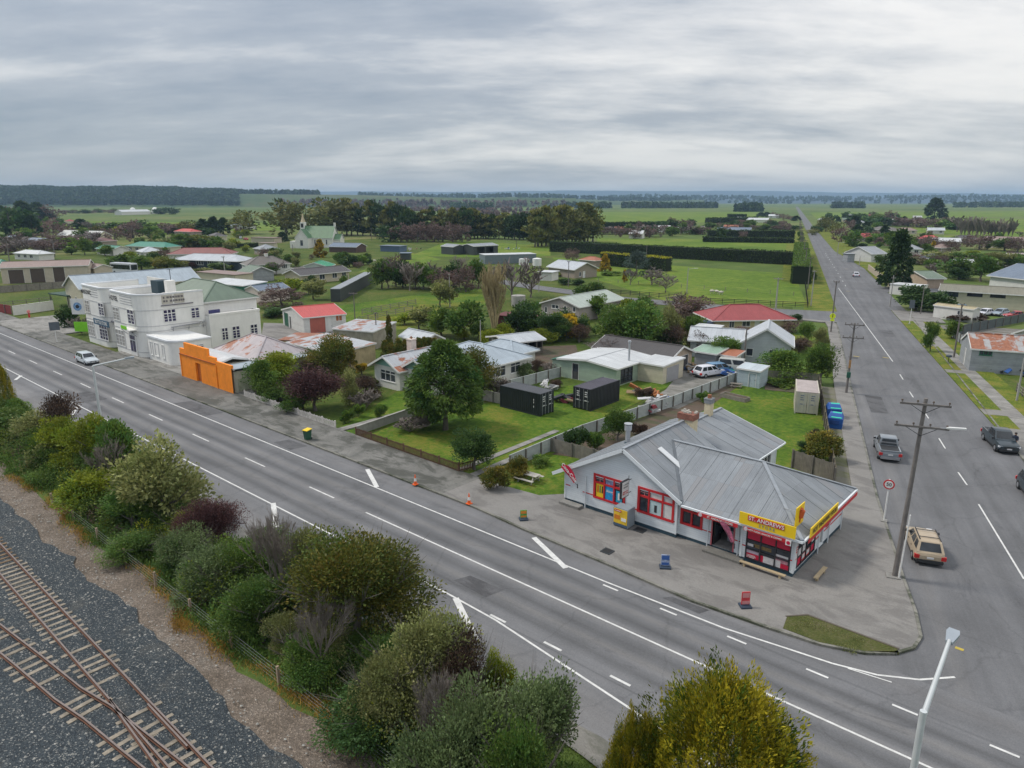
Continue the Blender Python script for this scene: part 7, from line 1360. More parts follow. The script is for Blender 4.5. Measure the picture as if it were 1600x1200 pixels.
t2 = thing('railway_siding','second railway line curving in to join the main track at the turnout','railway track',(0,0,0)); c_ = [(-40,-37.9),(-25,-36.1),(-13.7,-34.78),(-8.5,-34.17),(-4.2,-33.72),(-1.7,-33.25),(1.6,-32.9),(4.3,-32.62),(12,-31.99)]; d_ = [(x, y - 1.12) for x, y in c_]
d_[-4:] = [(-1.7,-34.42),(1.6,-34.05),(4.3,-33.72),(12,-33.06)]
rail(t2, c_); rail(t2, d_)
for k in range(62):
    x = -38 + .66 * k
    if x > 3: continue
    yy = np.interp(x, [p[0] for p in c_], [p[1] for p in c_]) - .56; v = rr.randrange(3); key = ('s', v)
    if key not in sm: q = MB(); q.box(-.12,-1.0 - .04 * v, 0,.12,1.0,.12); sm[key] = q.mesh('sleeper', SLP)
    link('sleeper', sm[key], t2,(x, float(yy), .065 + rr.uniform(-.10,-.02)), R(6.5) + rr.uniform(-.03,.03))
# scattered pale stones on the ballast
r = np.random.default_rng(9); n = 2600; X_ = r.uniform(-45,16, n); Y_ = r.uniform(-40,-28.2, n); S_ = r.uniform(.03,.085, n); oc = np.array([(1,0,0),(0,1,0),(-1,0,0),(0,-1,0),(0,0,.7)]); V_ = (oc[None] * S_[:, None, None] * r.uniform(.6,1.3,(n, 5,1))); V_[:, :, 0] += X_[:, None]; V_[:, :, 1] += Y_[:, None]; V_[:, :, 2] += .12
q = MB(); q.v = [tuple(v) for v in V_.reshape(-1,3).tolist()]; q.f = [(5 * i + a, 5 * i + (a + 1) % 4,5 * i + 4) for i in range(n) for a in range(4)]; q.m = [0] * len(q.f); o = q.build('loose_stones', M('pale_stone',(.36,.35,.32), .9,.3,4)); o['kind'] = 'stuff'; o['label'] = 'pale loose stones scattered over the dark ballast'; o['category'] = 'stones'
X, Y = G(351,990); t = fence('wire fence on short timber posts between railway and shrubs', [(-30,-27.2),(12,-27.0)], 1.1,'wire', STEEL, M('pale_post',(.34,.26,.18), .9,.2), bay=4.9, pw=.13)

# ------------------------------------------------------------ vehicles
TYRE = M('tyre',(.02,.02,.021), .85,.1); RIM = M('alloy',(.35,.36,.38), .35,.05, metal=.6); CGL = Mglass('car_glass',(.012,.015,.018)); LTR = M('tail_light',(.50,.02,.02), .3,.05); LTF = M('head_light',(.6,.62,.65), .15,.05); PLATE = M('number_plate',(.6,.6,.6), .5,.05); TRIM = M('black_trim',(.025,.026,.028), .6,.1)
CARP = {}
def paintm(name, col):
    if name not in MATS:
        m, N, L, b = nodes(name); L.new(ramp(N, L, noise(N, L, pos(N), 1.5,3), [(.3, scl(col, .92)),(.7, scl(col, 1.05))]), b.inputs['Base Color']); b.inputs['Roughness'].default_value = .32; b.inputs['Coat Weight'].default_value = .35; MATS[name] = m
    return MATS[name]
def car(label, X, Y, ang, kind, col, cname, z=.11, cat='car', name='parked_car', group=None, rails=False):
    L_, Wd, H_ = {'hatch': (4.3,1.76,1.46),'wagon': (4.75,1.80,1.58),'ute': (5.3,1.86,1.80),'sedan': (4.6,1.76,1.45),'suv': (4.6,1.85,1.7),'van': (4.8,1.8,2.0)}[kind]
    t = thing(name, label, cat, (X, Y, z), ang, group); pm = paintm('paint_' + cname, col); hw_ = Wd / 2; f, b = L_ / 2,-L_ / 2
    belt = H_ * (.60 if kind != 'ute' else .60); hood = belt - .04; zb = .30 if kind in ('ute','suv') else .22
    # body: stations (x, half width, bottom, shoulder height)
    st = [(b, .86, zb + .22, belt - .22),(b + .06,.94, zb + .1, belt - .05),(b + .3,.985, zb, belt),(b + L_ * .3,1, zb, belt),(b + L_ * .55,1, zb, belt),(f - L_ * .24,.99, zb, hood - .02),(f - .35,.95, zb + .02, hood - .12),(f - .1,.88, zb + .08, hood - .22),(f, .74, zb + .18, hood - .34)]
    if kind == 'ute': st[-4:] = [(f - L_ * .24,.99, zb, hood),(f - .3,.97, zb + .05, hood - .06),(f - .08,.92, zb + .1, hood - .14),(f, .82, zb + .2, hood - .25)]
    if kind == 'van': st[-4:] = [(f - .9,1, zb, belt),(f - .4,.97, zb + .05, belt - .12),(f - .1,.92, zb + .1, belt - .3),(f, .82, zb + .2, belt - .42)]
    q = MB(); K = 8
    for x, w, z0, z1 in st:
        w *= hw_; q.v += [(x, -w * .86, z0),(x, -w, z0 + .14),(x, -w, z0 + (z1 - z0) * .72),(x, -w * .93, z1 - .015),(x, 0, z1 + .03),(x, w * .93, z1 - .015),(x, w, z0 + (z1 - z0) * .72),(x, w, z0 + .14)]; q.v.append((x, w * .86, z0))
    K = 9
    for i in range(len(st) - 1):
        for j in range(K): k2 = (j + 1) % K; q.f.append((i * K + j, i * K + k2,(i + 1) * K + k2,(i + 1) * K + j)); q.m.append(0)
    q.f.append(tuple(range(K))); q.m.append(0); q.f.append(tuple(range((len(st) - 1) * K + K - 1,(len(st) - 1) * K - 1,-1))); q.m.append(0)
    if kind == 'ute':                                # open tray: shown by a flat dark sheet inside a raised rim
        pass
    q.build('body', pm, t, smooth=38)
    MB().bx(b + .25,-hw_ * .96, zb - .06, f - .3, hw_ * .96, zb + .1).build('sill', TRIM, t)
    gx = {'hatch': (b + .18, b + .75, f - 2.0, f - 1.15),'wagon': (b + .12, b + .55, f - 2.15, f - 1.3),'ute': (b + 1.75, b + 1.95, f - 2.15, f - 1.35),'sedan': (b + .85, b + 1.5, f - 2.15, f - 1.3),'suv': (b + .15, b + .5, f - 2.0, f - 1.25),'van': (b + .05, b + .15, f - 1.35, f - .6)}[kind]
    wb, wt = hw_ * .92, hw_ * .74; zb_, zt = belt - .02, H_; q = MB(); x0, x1, x2, x3 = gx
    q.v = [(x0,-wb, zb_),(x3,-wb, zb_),(x3, wb, zb_),(x0, wb, zb_),(x1,-wt, zt - .05),(x2,-wt, zt - .05),(x2, wt, zt - .05),(x1, wt, zt - .05),(x1 + .12,-wt * .8, zt),(x2 - .12,-wt * .8, zt),(x2 - .12, wt * .8, zt),(x1 + .12, wt * .8, zt)]
    q.f = [(0,1,5,4),(1,2,6,5),(2,3,7,6),(3,0,4,7),(4,5,9,8),(5,6,10,9),(6,7,11,10),(7,4,8,11),(8,9,10,11)]; q.m = [0] * 9; q.build('cabin', pm, t, smooth=30)
    def pane(nm, A_, B_, C_, D_, ins=.1, offv=(0,0,0)):
        A_, B_, C_, D_ = map(Vector, (A_, B_, C_, D_)); c = (A_ + B_ + C_ + D_) / 4; n = (B_ - A_).cross(D_ - A_).normalized() * .012
        def sh(p, u, v): return A_.lerp(B_, u).lerp(D_.lerp(C_, u), v) + n
        q = MB(); q.poly([sh(0, ins, .12), sh(0,1 - ins, .12), sh(0,1 - ins, .9), sh(0, ins, .9)]); q.build(nm, CGL, t)
    pane('windscreen',(x3,-wb, zb_),(x3, wb, zb_),(x2, wt, zt - .05),(x2,-wt, zt - .05), .06); pane('rear_window',(x0, wb, zb_),(x0,-wb, zb_),(x1,-wt, zt - .05),(x1, wt, zt - .05), .1)
    nsec = {'ute': 2,'van': 2}.get(kind, 3);
    for sgn in (-1,1):
        for i in range(nsec):
            u0, u1 = i / nsec + .02,(i + 1) / nsec - .02; bx0, bx1 = x0 + (x3 - x0) * u0 + (.1 if i == 0 else 0), x0 + (x3 - x0) * u1 - (.12 if i == nsec - 1 else 0); tx0, tx1 = x1 + (x2 - x1) * u0, x1 + (x2 - x1) * u1
            P4 = [(bx0, sgn * wb, zb_),(bx1, sgn * wb, zb_),(tx1, sgn * wt, zt - .05),(tx0, sgn * wt, zt - .05)]
            if sgn > 0: P4 = [P4[1], P4[0], P4[3], P4[2]]
            pane('side_window', *P4,.03)
    if kind == 'ute':
        MB().bx(b + .12,-hw_ * .82, belt + .018, x0 - .08, hw_ * .82, belt + .045).build('tray_dark_sheet', TRIM, t); q = MB()  # flat dark sheet stands in for the dark inside of the open tray
        for y in (-hw_ * .9, hw_ * .84): q.box(b + .06, y, belt, x0 - .02, y + .1, belt + .08)
        q.box(b + .02,-hw_ * .9, belt - .03, b + .12, hw_ * .9, belt + .07); q.build('tray_rim', pm, t); q = MB(); q.bar((x0 - .12,-hw_ * .85, belt + .35),(x0 - .12, hw_ * .85, belt + .35), .07,.07); q.bar((x0 - .12,-hw_ * .82, belt),(x0 - .12,-hw_ * .82, belt + .35), .07,.07); q.bar((x0 - .12, hw_ * .82, belt),(x0 - .12, hw_ * .82, belt + .35), .07,.07); q.build('sports_bar', RIM, t)
    r = .36 if kind in ('ute','suv') else .31
    for x in (b + L_ * .185, f - L_ * .175):
        for sgn in (-1,1):
            q = MB(); q.tube((x, sgn * (hw_ - .22), r - .1),(x, sgn * (hw_ + .02), r - .1), r, r, 20); w = q.build('wheel', TYRE, t, smooth=50); w.location.z = .1; q = MB(); q.tube((x, sgn * (hw_ + .005), r),(x, sgn * (hw_ + .03), r), r * .62, r * .55,14); q.build('rim', RIM, w).location.z = -.1
    for sgn in (-1,1):
        y = sgn * hw_ * .70; MB().bx(b - .012, min(y, y + sgn * .3), belt - .42, b + .16, max(y, y + sgn * .3), belt - .16).build('tail_light', LTR, t)
        MB().bx(f - .28, min(y * .86, y * .86 + sgn * .34), hood - .36, f - .015, max(y * .86, y * .86 + sgn * .34), hood - .22).build('headlight', LTF, t)
        q = MB(); q.box(x3 - .25, min(sgn * hw_ * .95, sgn * (hw_ + .17)), belt - .02, x3 - .1, max(sgn * hw_ * .95, sgn * (hw_ + .17)), belt + .13); q.build('mirror', TRIM, t)
        for x in (x0 + (x3 - x0) * .42, x0 + (x3 - x0) * .75): q = MB(); q.box(x - .08, min(sgn * (hw_ - .01), sgn * (hw_ + .02)), belt - .2, x + .08, max(sgn * (hw_ - .01), sgn * (hw_ + .02)), belt - .16); q.build('door_handle', TRIM, t)
    MB().bx(b - .03,-hw_ * .85, zb + .02, b + .2, hw_ * .85, zb + .26).build('rear_bumper', TRIM if kind in ('wagon','suv') else (RIM if kind == 'ute' else pm), t); MB().bx(f - .3,-hw_ * .8, zb, f + .02, hw_ * .8, zb + .2).build('front_bumper', TRIM, t); MB().bx(f - .1,-.45, hood - .42, f + .012,.45, hood - .28).build('grille', TRIM, t)
    MB().bx(b - .04,-.2, belt - .38, b - .01,.2, belt - .26).build('number_plate', PLATE, t); MB().bx(f + .0,-.2, zb + .2, f + .03,.2, zb + .32).build('number_plate', PLATE, t)
    if rails:
        for sgn in (-1,1): q = MB(); q.bar((x1 + .1, sgn * wt * .92, zt + .04),(x2 - .1, sgn * wt * .92, zt + .04), .05,.05); q.build('roof_rail', TRIM, t)
        for x in (x1 + .5, x2 - .4): q = MB(); q.bar((x, -wt * .92, zt + .06),(x, wt * .92, zt + .06), .05,.03); q.build('roof_bar', TRIM, t)
    return t
SD = SA                                              # heading along the side road, away from the camera
def onroad(px, py): return G(px, py, .1)
p = onroad(1436,868); car('tan station wagon with roof rails parked at the side street kerb', p[0] + .0, p[1] + .9, SD + R(1),'wagon',(.40,.32,.22),'tan', rails=True)
p = onroad(1378,716); car('grey double-cab ute parked at the kerb beyond the speed sign', p[0] - .05, p[1] + 1.6, SD, 'ute',(.20,.225,.25),'grey', name='parked_ute', cat='ute')
p = onroad(1559,700); car('dark ute parked facing the camera with a person beside it', p[0], p[1] + .7, SD + math.pi + R(4),'ute',(.028,.042,.052),'ink', name='parked_ute', cat='ute')
p = onroad(1337,432); car('distant white car parked by the right-hand verge', p[0], p[1], SD, 'hatch',(.62,.63,.68),'white')
p = G(137,567,.1); car('silver white hatchback parked on the highway shoulder before the hotel', p[0], p[1], 0,'wagon',(.52,.57,.60),'silver')
p = onroad(1618,776); car('dark car cut off by the right edge of the picture', p[0], p[1], SD + math.pi, 'suv',(.03,.035,.045),'ink')
for lb, px, py, a, kd, cc, cn in (('white hatchback in the yard behind the dark fence',1538,493,250,'hatch',(.65,.66,.68),'white'),('silver blue car beside the white one in the yard',1562,493,250,'hatch',(.28,.34,.40),'bluegrey'),('red car at the right end of the yard',1586,497,215,'sedan',(.42,.03,.03),'red'),('blue tarpaulin-coloured car by the white mobile hut',1480,491,200,'sedan',(.03,.10,.30),'blue'),('teal blue car nearest the mobile hut windows',1497,486,200,'hatch',(.06,.16,.24),'tealblue'),
                           ('white car by the workshop steps on the right',1420,434,210,'hatch',(.6,.62,.65),'white'),('red car on the lawn beyond the dark blue villa',384,375,170,'sedan',(.45,.06,.08),'red'),('silver car on the village lawn left of the red one',376,373,150,'hatch',(.5,.52,.55),'silver'),('pale blue car among shrubs left of the green-roofed bungalow',187,396,200,'hatch',(.3,.38,.46),'bluegrey'),('silver car in the yard of the green workshop',327,453,190,'hatch',(.4,.42,.45),'silver')):
    p = G(px, py); car(lb, p[0], p[1], R(a), kd, cc, cn, z=.03)
p = G(1149,583); car('old white truck cab among the junk cars', p[0], p[1], R(15),'van',(.42,.43,.40),'oldwhite', z=.1, cat='van', name='old_van'); p = G(1108,588); car('white car wreck in the junk row', p[0], p[1], R(70),'wagon',(.5,.52,.53),'white', z=.1, name='car_wreck'); p = G(1125,584); car('blue and white car wreck in the junk row', p[0], p[1], R(60),'wagon',(.10,.22,.36),'wreckblue', z=.1, name='car_wreck')
# coach behind the outbuilding
p = G(195,428); t = thing('parked_coach','white coach with dark glass parked behind the hotel outbuilding','coach',(p[0], p[1], 0), R(15)); q = MB(); q.box(-5,-1.25,.5,5,1.25,3.6); b_ = q.build('body', paintm('paint_white',(.6,.6,.6)), t); q = MB(); q.box(-4.8,-1.28,1.7,4.6,-1.24,3.1); q.box(5.0,-1.1,1.5,5.03,1.1,3.2); q.build('window_band', CGL, b_)
for x in (-3.2,3.2):
    for y in (-1.3,1.1): q = MB(); q.tube((x, y, .5),(x, y + .2,.5), .5,.5,16); q.build('wheel', TYRE, t)
# junk heaps: separate odd shapes
JM = [M('junk_blue',(.03,.10,.32)), M('junk_white',(.5,.5,.5)), M('junk_teal',(.03,.25,.22)), M('junk_dark',(.03,.035,.04)), M('junk_orange',(.40,.15,.05), .8,.25,3), M('junk_grey',(.28,.28,.27)), M('junk_red',(.25,.04,.05)), M('junk_wood',(.25,.17,.09))]
def heap(label, px, py, n, spread, mi, seed, nm='junk_heap'):
    X, Y = G(px, py); t = thing(nm, label, 'junk',(X, Y, .08)); rr = random.Random(seed)
    for i in range(n):
        q = MB(); l = rr.uniform(.5,1.8); w = rr.uniform(.1,.55); h = rr.uniform(.08,.5); q.box(-l / 2,-w / 2,-h / 2, l / 2, w / 2, h / 2); q.v = [(x + rr.uniform(-.08,.08), y + rr.uniform(-.08,.08), z + rr.uniform(-.05,.05)) for x, y, z in q.v]
        o = q.build('junk_piece', JM[rr.choice(mi)], t, (rr.gauss(0, spread), rr.gauss(0, spread * .7), rr.uniform(.15,.85))); o.rotation_euler = (rr.uniform(-.5,.5), rr.uniform(-.5,.5), rr.uniform(0,6))
heap('heap of blue and dark scrap at the left of the junk row',1092,581,26,1.3,(0,3,5,1,7), 1); heap('teal scrap heap beside the old white truck',1137,589,12,.8,(2,0,1), 2); heap('orange timber and sheet heap in the gravel yard',1012,618,16,.8,(4,7,4,5), 3); heap('white and grey rubbish heap at the yard edge',1022,634,18,.8,(1,5,1,0), 4); heap('small crimson and white junk pile by the board fence',1016,648,6,.35,(6,1), 5)
heap('dark and red scrap lying between the two black containers',884,628,12,.8,(3,6,7,3), 6); heap('pale sacks behind the left black container',858,610,8,.5,(1,5), 7); heap('farm gear clutter beside the blue-grey shed',640,391,14,4,(1,3,7,5), 8); heap('blue play gear and toys by the tan bungalow',1440,443,16,1.6,(0,2,1,4), 9); heap('dark scrap and yellow bits on the lawn by the barn',1578,585,14,1.3,(3,0,7,3), 10); heap('blue machinery beside the long grey-blue shed',794,390,10,2.2,(0,0,1), 11)
# sheep
def sheep_mesh():
    q = MB(); q.lathe([(.05,-.55),(.26,-.45),(.34,-.15),(.35,.2),(.27,.48),(.05,.58)], n=10); q.v = [(z, y, x + .72) for x, y, z in q.v]; k = len(q.v); q.lathe([(.03,0),(.11,.06),(.12,.2),(.05,.34)], n=8); q.v[k:] = [(.5 + z, y, .92 + x - z * .45) for x, y, z in q.v[k:]]; return q
WOOL = M('wool',(.52,.49,.42), .95,.1,6); sm_ = sheep_mesh().mesh('body', WOOL, 60); q = MB(); q.tube((.38,.12,0),(.36,.13,.5), .03,.05,6); lm_ = q.mesh('leg', WOOL)
for i, (px, py, a) in enumerate(((1112,459,.3),(1120,459.5,2.9),(1126,461,.8),(1141,402,1),(1063,399,2),(585,410,.5),(620,412,2))):
    X, Y = G(px, py); t = thing('sheep','white sheep grazing in a green paddock','sheep',(X, Y, .02), a, 'sheep grazing in the paddocks'); link('body', sm_, t)
    for dx_, dy_ in ((0,0),(-.7,0),(0,-.25),(-.7,-.25)): link('leg', lm_, t, (dx_, dy_, 0))
# person beside the dark ute
def person():
    X, Y = G(1583,703,.15); t = thing('person','person in dark jacket and trousers leaning beside the dark ute','person',(X, Y, .12), SD + R(160)); J = [(0,0,.98),(0,.01,1.2),(.02,0,1.42),(.04,0,1.52),(.08,0,1.64),(.06,0,1.74),
        (.0,.10,.92),(.03,.12,.5),(0,.13,.08),(.14,.14,.04),(.0,-.10,.92),(.05,-.12,.5),(-.03,-.13,.08),(.11,-.14,.04),(.02,.2,1.40),(.1,.26,1.14),(.32,.2,1.05),(.4,.18,1.05),(.02,-.2,1.40),(.08,-.26,1.14),(.3,-.2,1.0),(.38,-.18,1.0)]
    E_ = [(0,1),(1,2),(2,3),(3,4),(4,5),(0,6),(6,7),(7,8),(8,9),(0,10),(10,11),(11,12),(12,13),(2,14),(14,15),(15,16),(16,17),(2,18),(18,19),(19,20),(20,21)]
    Rr = [.16,.15,.17,.06,.10,.07,.10,.075,.05,.045,.10,.075,.05,.045,.075,.055,.04,.035,.075,.055,.04,.035]
    me = bpy.data.meshes.new('body'); me.from_pydata(J, E_, []); o = bpy.data.objects.new('body', me); C.objects.link(o); md = o.modifiers.new('s','SKIN'); o.modifiers.new('d','SUBSURF').levels = 1
    for v, rd in zip(me.skin_vertices[0].data, Rr): v.radius = (rd, rd)
    me.skin_vertices[0].data[0].use_root = True
    dg = bpy.context.evaluated_depsgraph_get(); m2 = bpy.data.meshes.new_from_object(o.evaluated_get(dg)); bpy.data.objects.remove(o); m2.materials.clear()
    for m in (M('skin',(.45,.26,.18), .6,.05), M('navy_jacket',(.02,.03,.055), .8,.1), M('dark_trousers',(.025,.025,.03), .8,.1)): m2.materials.append(m)
    for p in m2.polygons: z = p.center.z; x = p.center.x; p.material_index = 0 if z > 1.54 or (x > .33 and .9 < z < 1.2) else (1 if z > .92 else 2)
    m2.shade_smooth(); link('body', m2, t); q = MB(); q.lathe([(.105,-.05),(.12,.03),(.09,.1),(.03,.13)], (.055,0,1.70), 12); q.build('hair', M('dark_hair',(.03,.022,.018), .8), t, smooth=60)
person()
# ------------------------------------------------------------ vegetation
T = tree
rg = random.Random(21)
KA = {'mauve': 'leafless mauve-brown','bare': 'bare dark-twigged','greenb': 'deep green','dark': 'dark green','green': 'mid green','olive': 'pale olive','yellow': 'yellow-green','pine': 'dark coniferous','shelter': 'olive-brown','shelterd': 'blackish green','gum': 'olive-leaved','brownp': 'brown-purple','poplarg': 'grey','baret': 'pale-barked bare'}
YR = -24.
for a in (('cypress',4,565,40,'golden-tipped cypress at the left edge of the roadside belt',{'Y': -22.5}),('greenb',20,640,95,'bright green rounded bush at the left edge of the roadside belt',{'Y': -24.2}),('greenb',45,655,70,'green bush behind the left edge of the roadside belt',{'Y': -22.6}),
          ('brownp',98,612,62,'sparse purple-brown bush reaching over the road edge at left',{'Y': -21.4}),('olive',62,645,70,'dull olive bush between green ones at far left',{'Y': -23.4}),('yellow',112,645,75,'tall yellow-green shrub left of the lamp post',{'Y': -23.2}),
          ('greenb',70,730,60,'low dark green bush at the gravel edge at left',{'Y': -26}),('yellow',160,645,85,'large yellow-green tree in front of the lamp post foot',{'Y': -22.6}),('green',195,655,90,'broad green tree right of the lamp post',{'Y': -22.4}),('baret',170,680,60,'bare grey stems showing between the yellow-green trees',{'Y': -23.8}),
          ('greenb',80,690,70,'mid green rounded bush above the gravel edge',{'Y': -25}),('yellow',145,730,80,'bright green low shrub near the wooden fence post',{'Y': -25.4}),('olive',262,690,120,'pale olive willow-like tree standing clear of the road edge',{'Y': -23.2}),('greenb',210,770,85,'deep green shrub below the pale olive tree',{'Y': -25.2}),
          ('purple',332,768,78,'dark purple shrub beside the cracked shoulder',{'Y': -22.6}),('yellow',110,790,45,'small bright green shrub at the gravel edge',{'Y': -26.4}),('grey',300,815,70,'grey-green shrub in front of the purple one',{'Y': -24.6}),('greenb',225,830,80,'low dark shrub under the pale olive tree',{'Y': -26}),
          ('grey',345,850,85,'pale grey-green bush right of the purple shrub',{'Y': -25}),('green',405,838,85,'light green upright shrub before the white arrow mark',{'Y': -23.2}),('grey',312,905,70,'blue-grey leafy shrub over the straw grass',{'Y': -26.3}),('baret',446,800,70,'tall bare pale-trunked tree between shrubs',{'Y': -23.8}),('greenb',412,900,95,'dark green shrub below the bare trunk',{'Y': -25.6}),
          ('olive',500,812,60,'pale spindly sapling above the bronze tree',{'Y': -22.2}),('bronze',560,832,195,'large bronze-tipped dense tree at the middle of the belt',{'Y': -23.0}),('baret',505,920,80,'grey bare twiggy shrub under the bronze tree',{'Y': -25.6}),('greenb',475,985,95,'deep green low shrub below the bronze tree',{'Y': -26.2}),('olive',655,948,135,'open light olive shrub with visible stems',{'Y': -24.2}),
          ('brownp',735,985,80,'brown-green dry shrub beside the road edge',{'Y': -22.8}),('olive',600,1010,90,'small olive shrub before the dark round bush',{'Y': -25.8}),('dark',590,1062,140,'dark green round bush near the bottom gravel',{'Y': -26.6}),('baret',690,1060,70,'bare tangle of stems right of the dark round bush',{'Y': -25.6}),('grey',740,1055,130,'grey-green leafy shrub at the bottom centre',{'Y': -25.6}),('grey',830,1050,120,'tall grey-green shrub closest to the verge at the bottom',{'Y': -23.8}),('grey',700,1120,120,'grey-green shrub cut by the bottom edge',{'Y': -27.5}),('greenb',815,1120,120,'green shrub cut by the bottom edge left of the golden cypress',{'Y': -26.4}),('yellow',770,1000,50,'small light green sapling at the road edge',{'Y': -22.0}),
          ('cypress',1104,1064,290,'big golden cypress in front at the bottom of the picture',{'Y': -23.6,'w': 7.0}),('cypress',985,1120,110,'smaller golden cypress left of the big one',{'Y': -24.8})):
    kind, px, yt, wpx, lb, kw = a
    if kw['Y'] < -25.9 and px < 640: kw['Y'] = -25.9
    T(kind, px, None, yt, wpx, lb, cat='tree' if kind in ('cypress','bronze','baret','bare') else 'shrub', **kw)
def thicket(n, seed, lf, leaf, per):
    r = np.random.default_rng(seed); cx = r.uniform(-100,13, n); v = r.uniform(0,1, n); cy = -26.4 + v * 5.3 + .4 * np.sin(cx * .35); R_ = r.uniform(.45,1.15, n) * (1.1 - v * .2); cz = R_ * r.uniform(.3,2.1, n); ii = np.repeat(np.arange(n), per); q = unit(r.normal(0,1,(n * per, 3))); p = np.stack([cx, cy, cz], 1)[ii] + q * (R_[ii] * r.uniform(.6,1.05, n * per))[:, None]; p[:, 2] = np.abs(p[:, 2])
    o = link('thicket', quads_mesh('thicket', leaves(r, p, q + np.array([0,0,.4]), leaf, .5, None, .5), np.stack([r.uniform(.7,1.25, n)[ii] * r.uniform(.75,1.2, n * per), np.clip(r.normal(.5,.3, n)[ii] + r.normal(0,.15, n * per), 0,1), p[:, 0] * 0], 1), LF[lf])); o['kind'] = 'stuff'; o['label'] = 'tangled low bushes merging in the roadside belt'; o['category'] = 'bushes'
thicket(300,51,'under', .15,260); thicket(150,52,'olive', .13,230); thicket(150,53,'green', .14,230); thicket(90,55,'yellow', .13,230); thicket(50,54,'brownp', .13,160)
ug = lambda x0, x1, y0, y1: (lambda r, n: (r.uniform(x0, x1, n), r.uniform(y0, y1, n)))
def belt(r, n): x = r.uniform(-110,36, n); y0 = -27.1 + .45 * np.sin(x * .35) + .25 * np.sin(x * 1.3); return x, y0 + r.uniform(0,1, n) ** .8 * (5.6 - .0 * x) * np.where(x > 6,.97,1)
carpet('undergrowth','dark green undergrowth filling the roadside belt', belt, 95000,'under', .2,.75,11)
carpet('undergrowth','taller weeds along the railway side of the belt', lambda r, n: (lambda x: (x, -26.6 + .45 * np.sin(x * .35) + .25 * np.sin(x * 1.3) + r.normal(0,.45, n)))(r.uniform(-110,36, n)), 30000,'green', .22,.9,12, asp=.25)
def straw(r, n):
    c = r.uniform(-70,8,34); i = r.integers(0,34, n); x = c[i] + r.normal(0,.9, n); return x, -27.25 + .45 * np.sin(x * .35) + .25 * np.sin(x * 1.3) + r.normal(0,.28, n)
carpet('weeds','weeds on the worn grass island at the corner', lambda r, n: (lambda x, u: (x, -5.7 + u * 1.7))(r.uniform(20.2,23.6, n), r.uniform(0,1, n)), 6000,'olive', .09,.34,15, asp=.3)
carpet('dry_grass','orange dry grass tufts along the gravel edge', straw, 16000,'straw', .26,.45,13, asp=.1)
carpet('verge_tufts','short grass tufts on the road verge at the bottom', ug(10,32,-23.4,-20.8), 22000,'green', .12,.18,14, asp=.15)
for i in range(46):
    x = -62 + 1.62 * i + rg.uniform(-.6,.6); k_ = ('greenb','green','yellow','greenb','olive','green')[rg.randrange(6)]; y_ = rg.uniform(-25.6,-22.0); h = rg.uniform(1.7,3.1)
    tree(k_, 0,0,0,0, {'greenb': 'deep green','green': 'mid green','yellow': 'yellow-green','olive': 'pale olive'}[k_] + ' filler shrub merging into the roadside belt', cat='shrub', XY=(x, y_), h=h, w=h * rg.uniform(.9,1.5), group='filler shrubs of the roadside belt')
# gardens behind the frontage
for a in (('yellow',428,608,548,72,'yellow-green tree behind the white picket fence'),('green',402,622,560,55,'green tree against the side of the orange shop'),('purple',493,642,573,98,'large dark purple tree behind the white picket fence'),('bronze',522,596,520,78,'dense dark bronze-green tree behind the purple one'),('cone',548,590,530,34,'golden-brown conifer beside the dense bronze tree'),('olive',545,632,578,34,'light green shrub right of the purple tree'),
          ('brownp',572,622,585,50,'brown-green bush by the white house wall'),('greenb',440,626,600,60,'dark green shrub under the purple tree'),('greenb',474,640,608,55,'low dark shrub at the foot of the purple tree'),('brownp',480,600,560,50,'dull bare-looking bush behind the yellow-green tree'),('bush_bare',570,640,612,40,'bare rose bed in the lawn'),('gold',565,585,566,20,'small yellow shrub by the white house'),('lowg',546,660,640,26,'small yellow-green shrub at the garden path'),('lowg',560,652,632,20,'low dark shrub beside the garden path'),('lowg',596,655,632,24,'low shrub in the middle of the small lawn'),('lowg',585,603,590,22,'small shrub at the corner of the white house'),
          ('fir',696,672,531,112,'big dark green fir standing on the lawn'),('bronze',745,622,538,66,'copper-tinted tree right behind the big fir'),('dark',742,735,670,66,'rounded dark shrub at the end of the brown picket fence'),('bush_bare',665,668,640,50,'leafless lavender row by the concrete wall'),('bush_bare',640,675,655,50,'straggly bare plants beside the concrete wall'),
          ('flower',776,766,730,40,'orange-tinged shrub left of the picnic table'),('flower',812,748,714,36,'orange-tinged shrub against the board fence'),('ball',898,705,664,37,'clipped egg-shaped dark shrub beside the board fence'),('lowg',926,706,675,34,'yellow-green shrub right of the egg-shaped one'),('greenb',966,690,632,44,'glossy green large-leaved shrub beside the store flue'),('lowb',1002,680,660,26,'rusty orange shrub beyond the store flue'),('lowg',845,728,716,36,'low green plants at the foot of the board fence'),('lowg',1101,628,612,26,'low green bush beside the board fence near the planter'),
          ('flower',1283,722,675,50,'white flowering shrub behind the timber gate fence'),('brownp',1272,705,668,26,'reddish bush behind the flowering shrub'),('dark',1258,712,690,30,'dark shrub at the left of the flowering shrub'),('bush_bare',778,618,588,44,'leafless bush left of the black container'),('grey',815,590,565,36,'grey-green shrub behind the pale fence'),('brownp',840,580,562,32,'dark brown rounded shrub on the rear lawn'),('green',805,572,545,32,'green citrus bush beside the white house'),('bush_bare',862,585,566,30,'pale bare shrub next to the brown rounded one'),('lowb',872,606,592,24,'low grey bush behind the black containers'),('lowb',1003,622,606,26,'low weedy shrub at the gravel yard edge')):
    T(*a[:5], a[5], cat='tree' if a[3] - 0 < 600 and a[2] - a[3] > 45 else 'shrub')
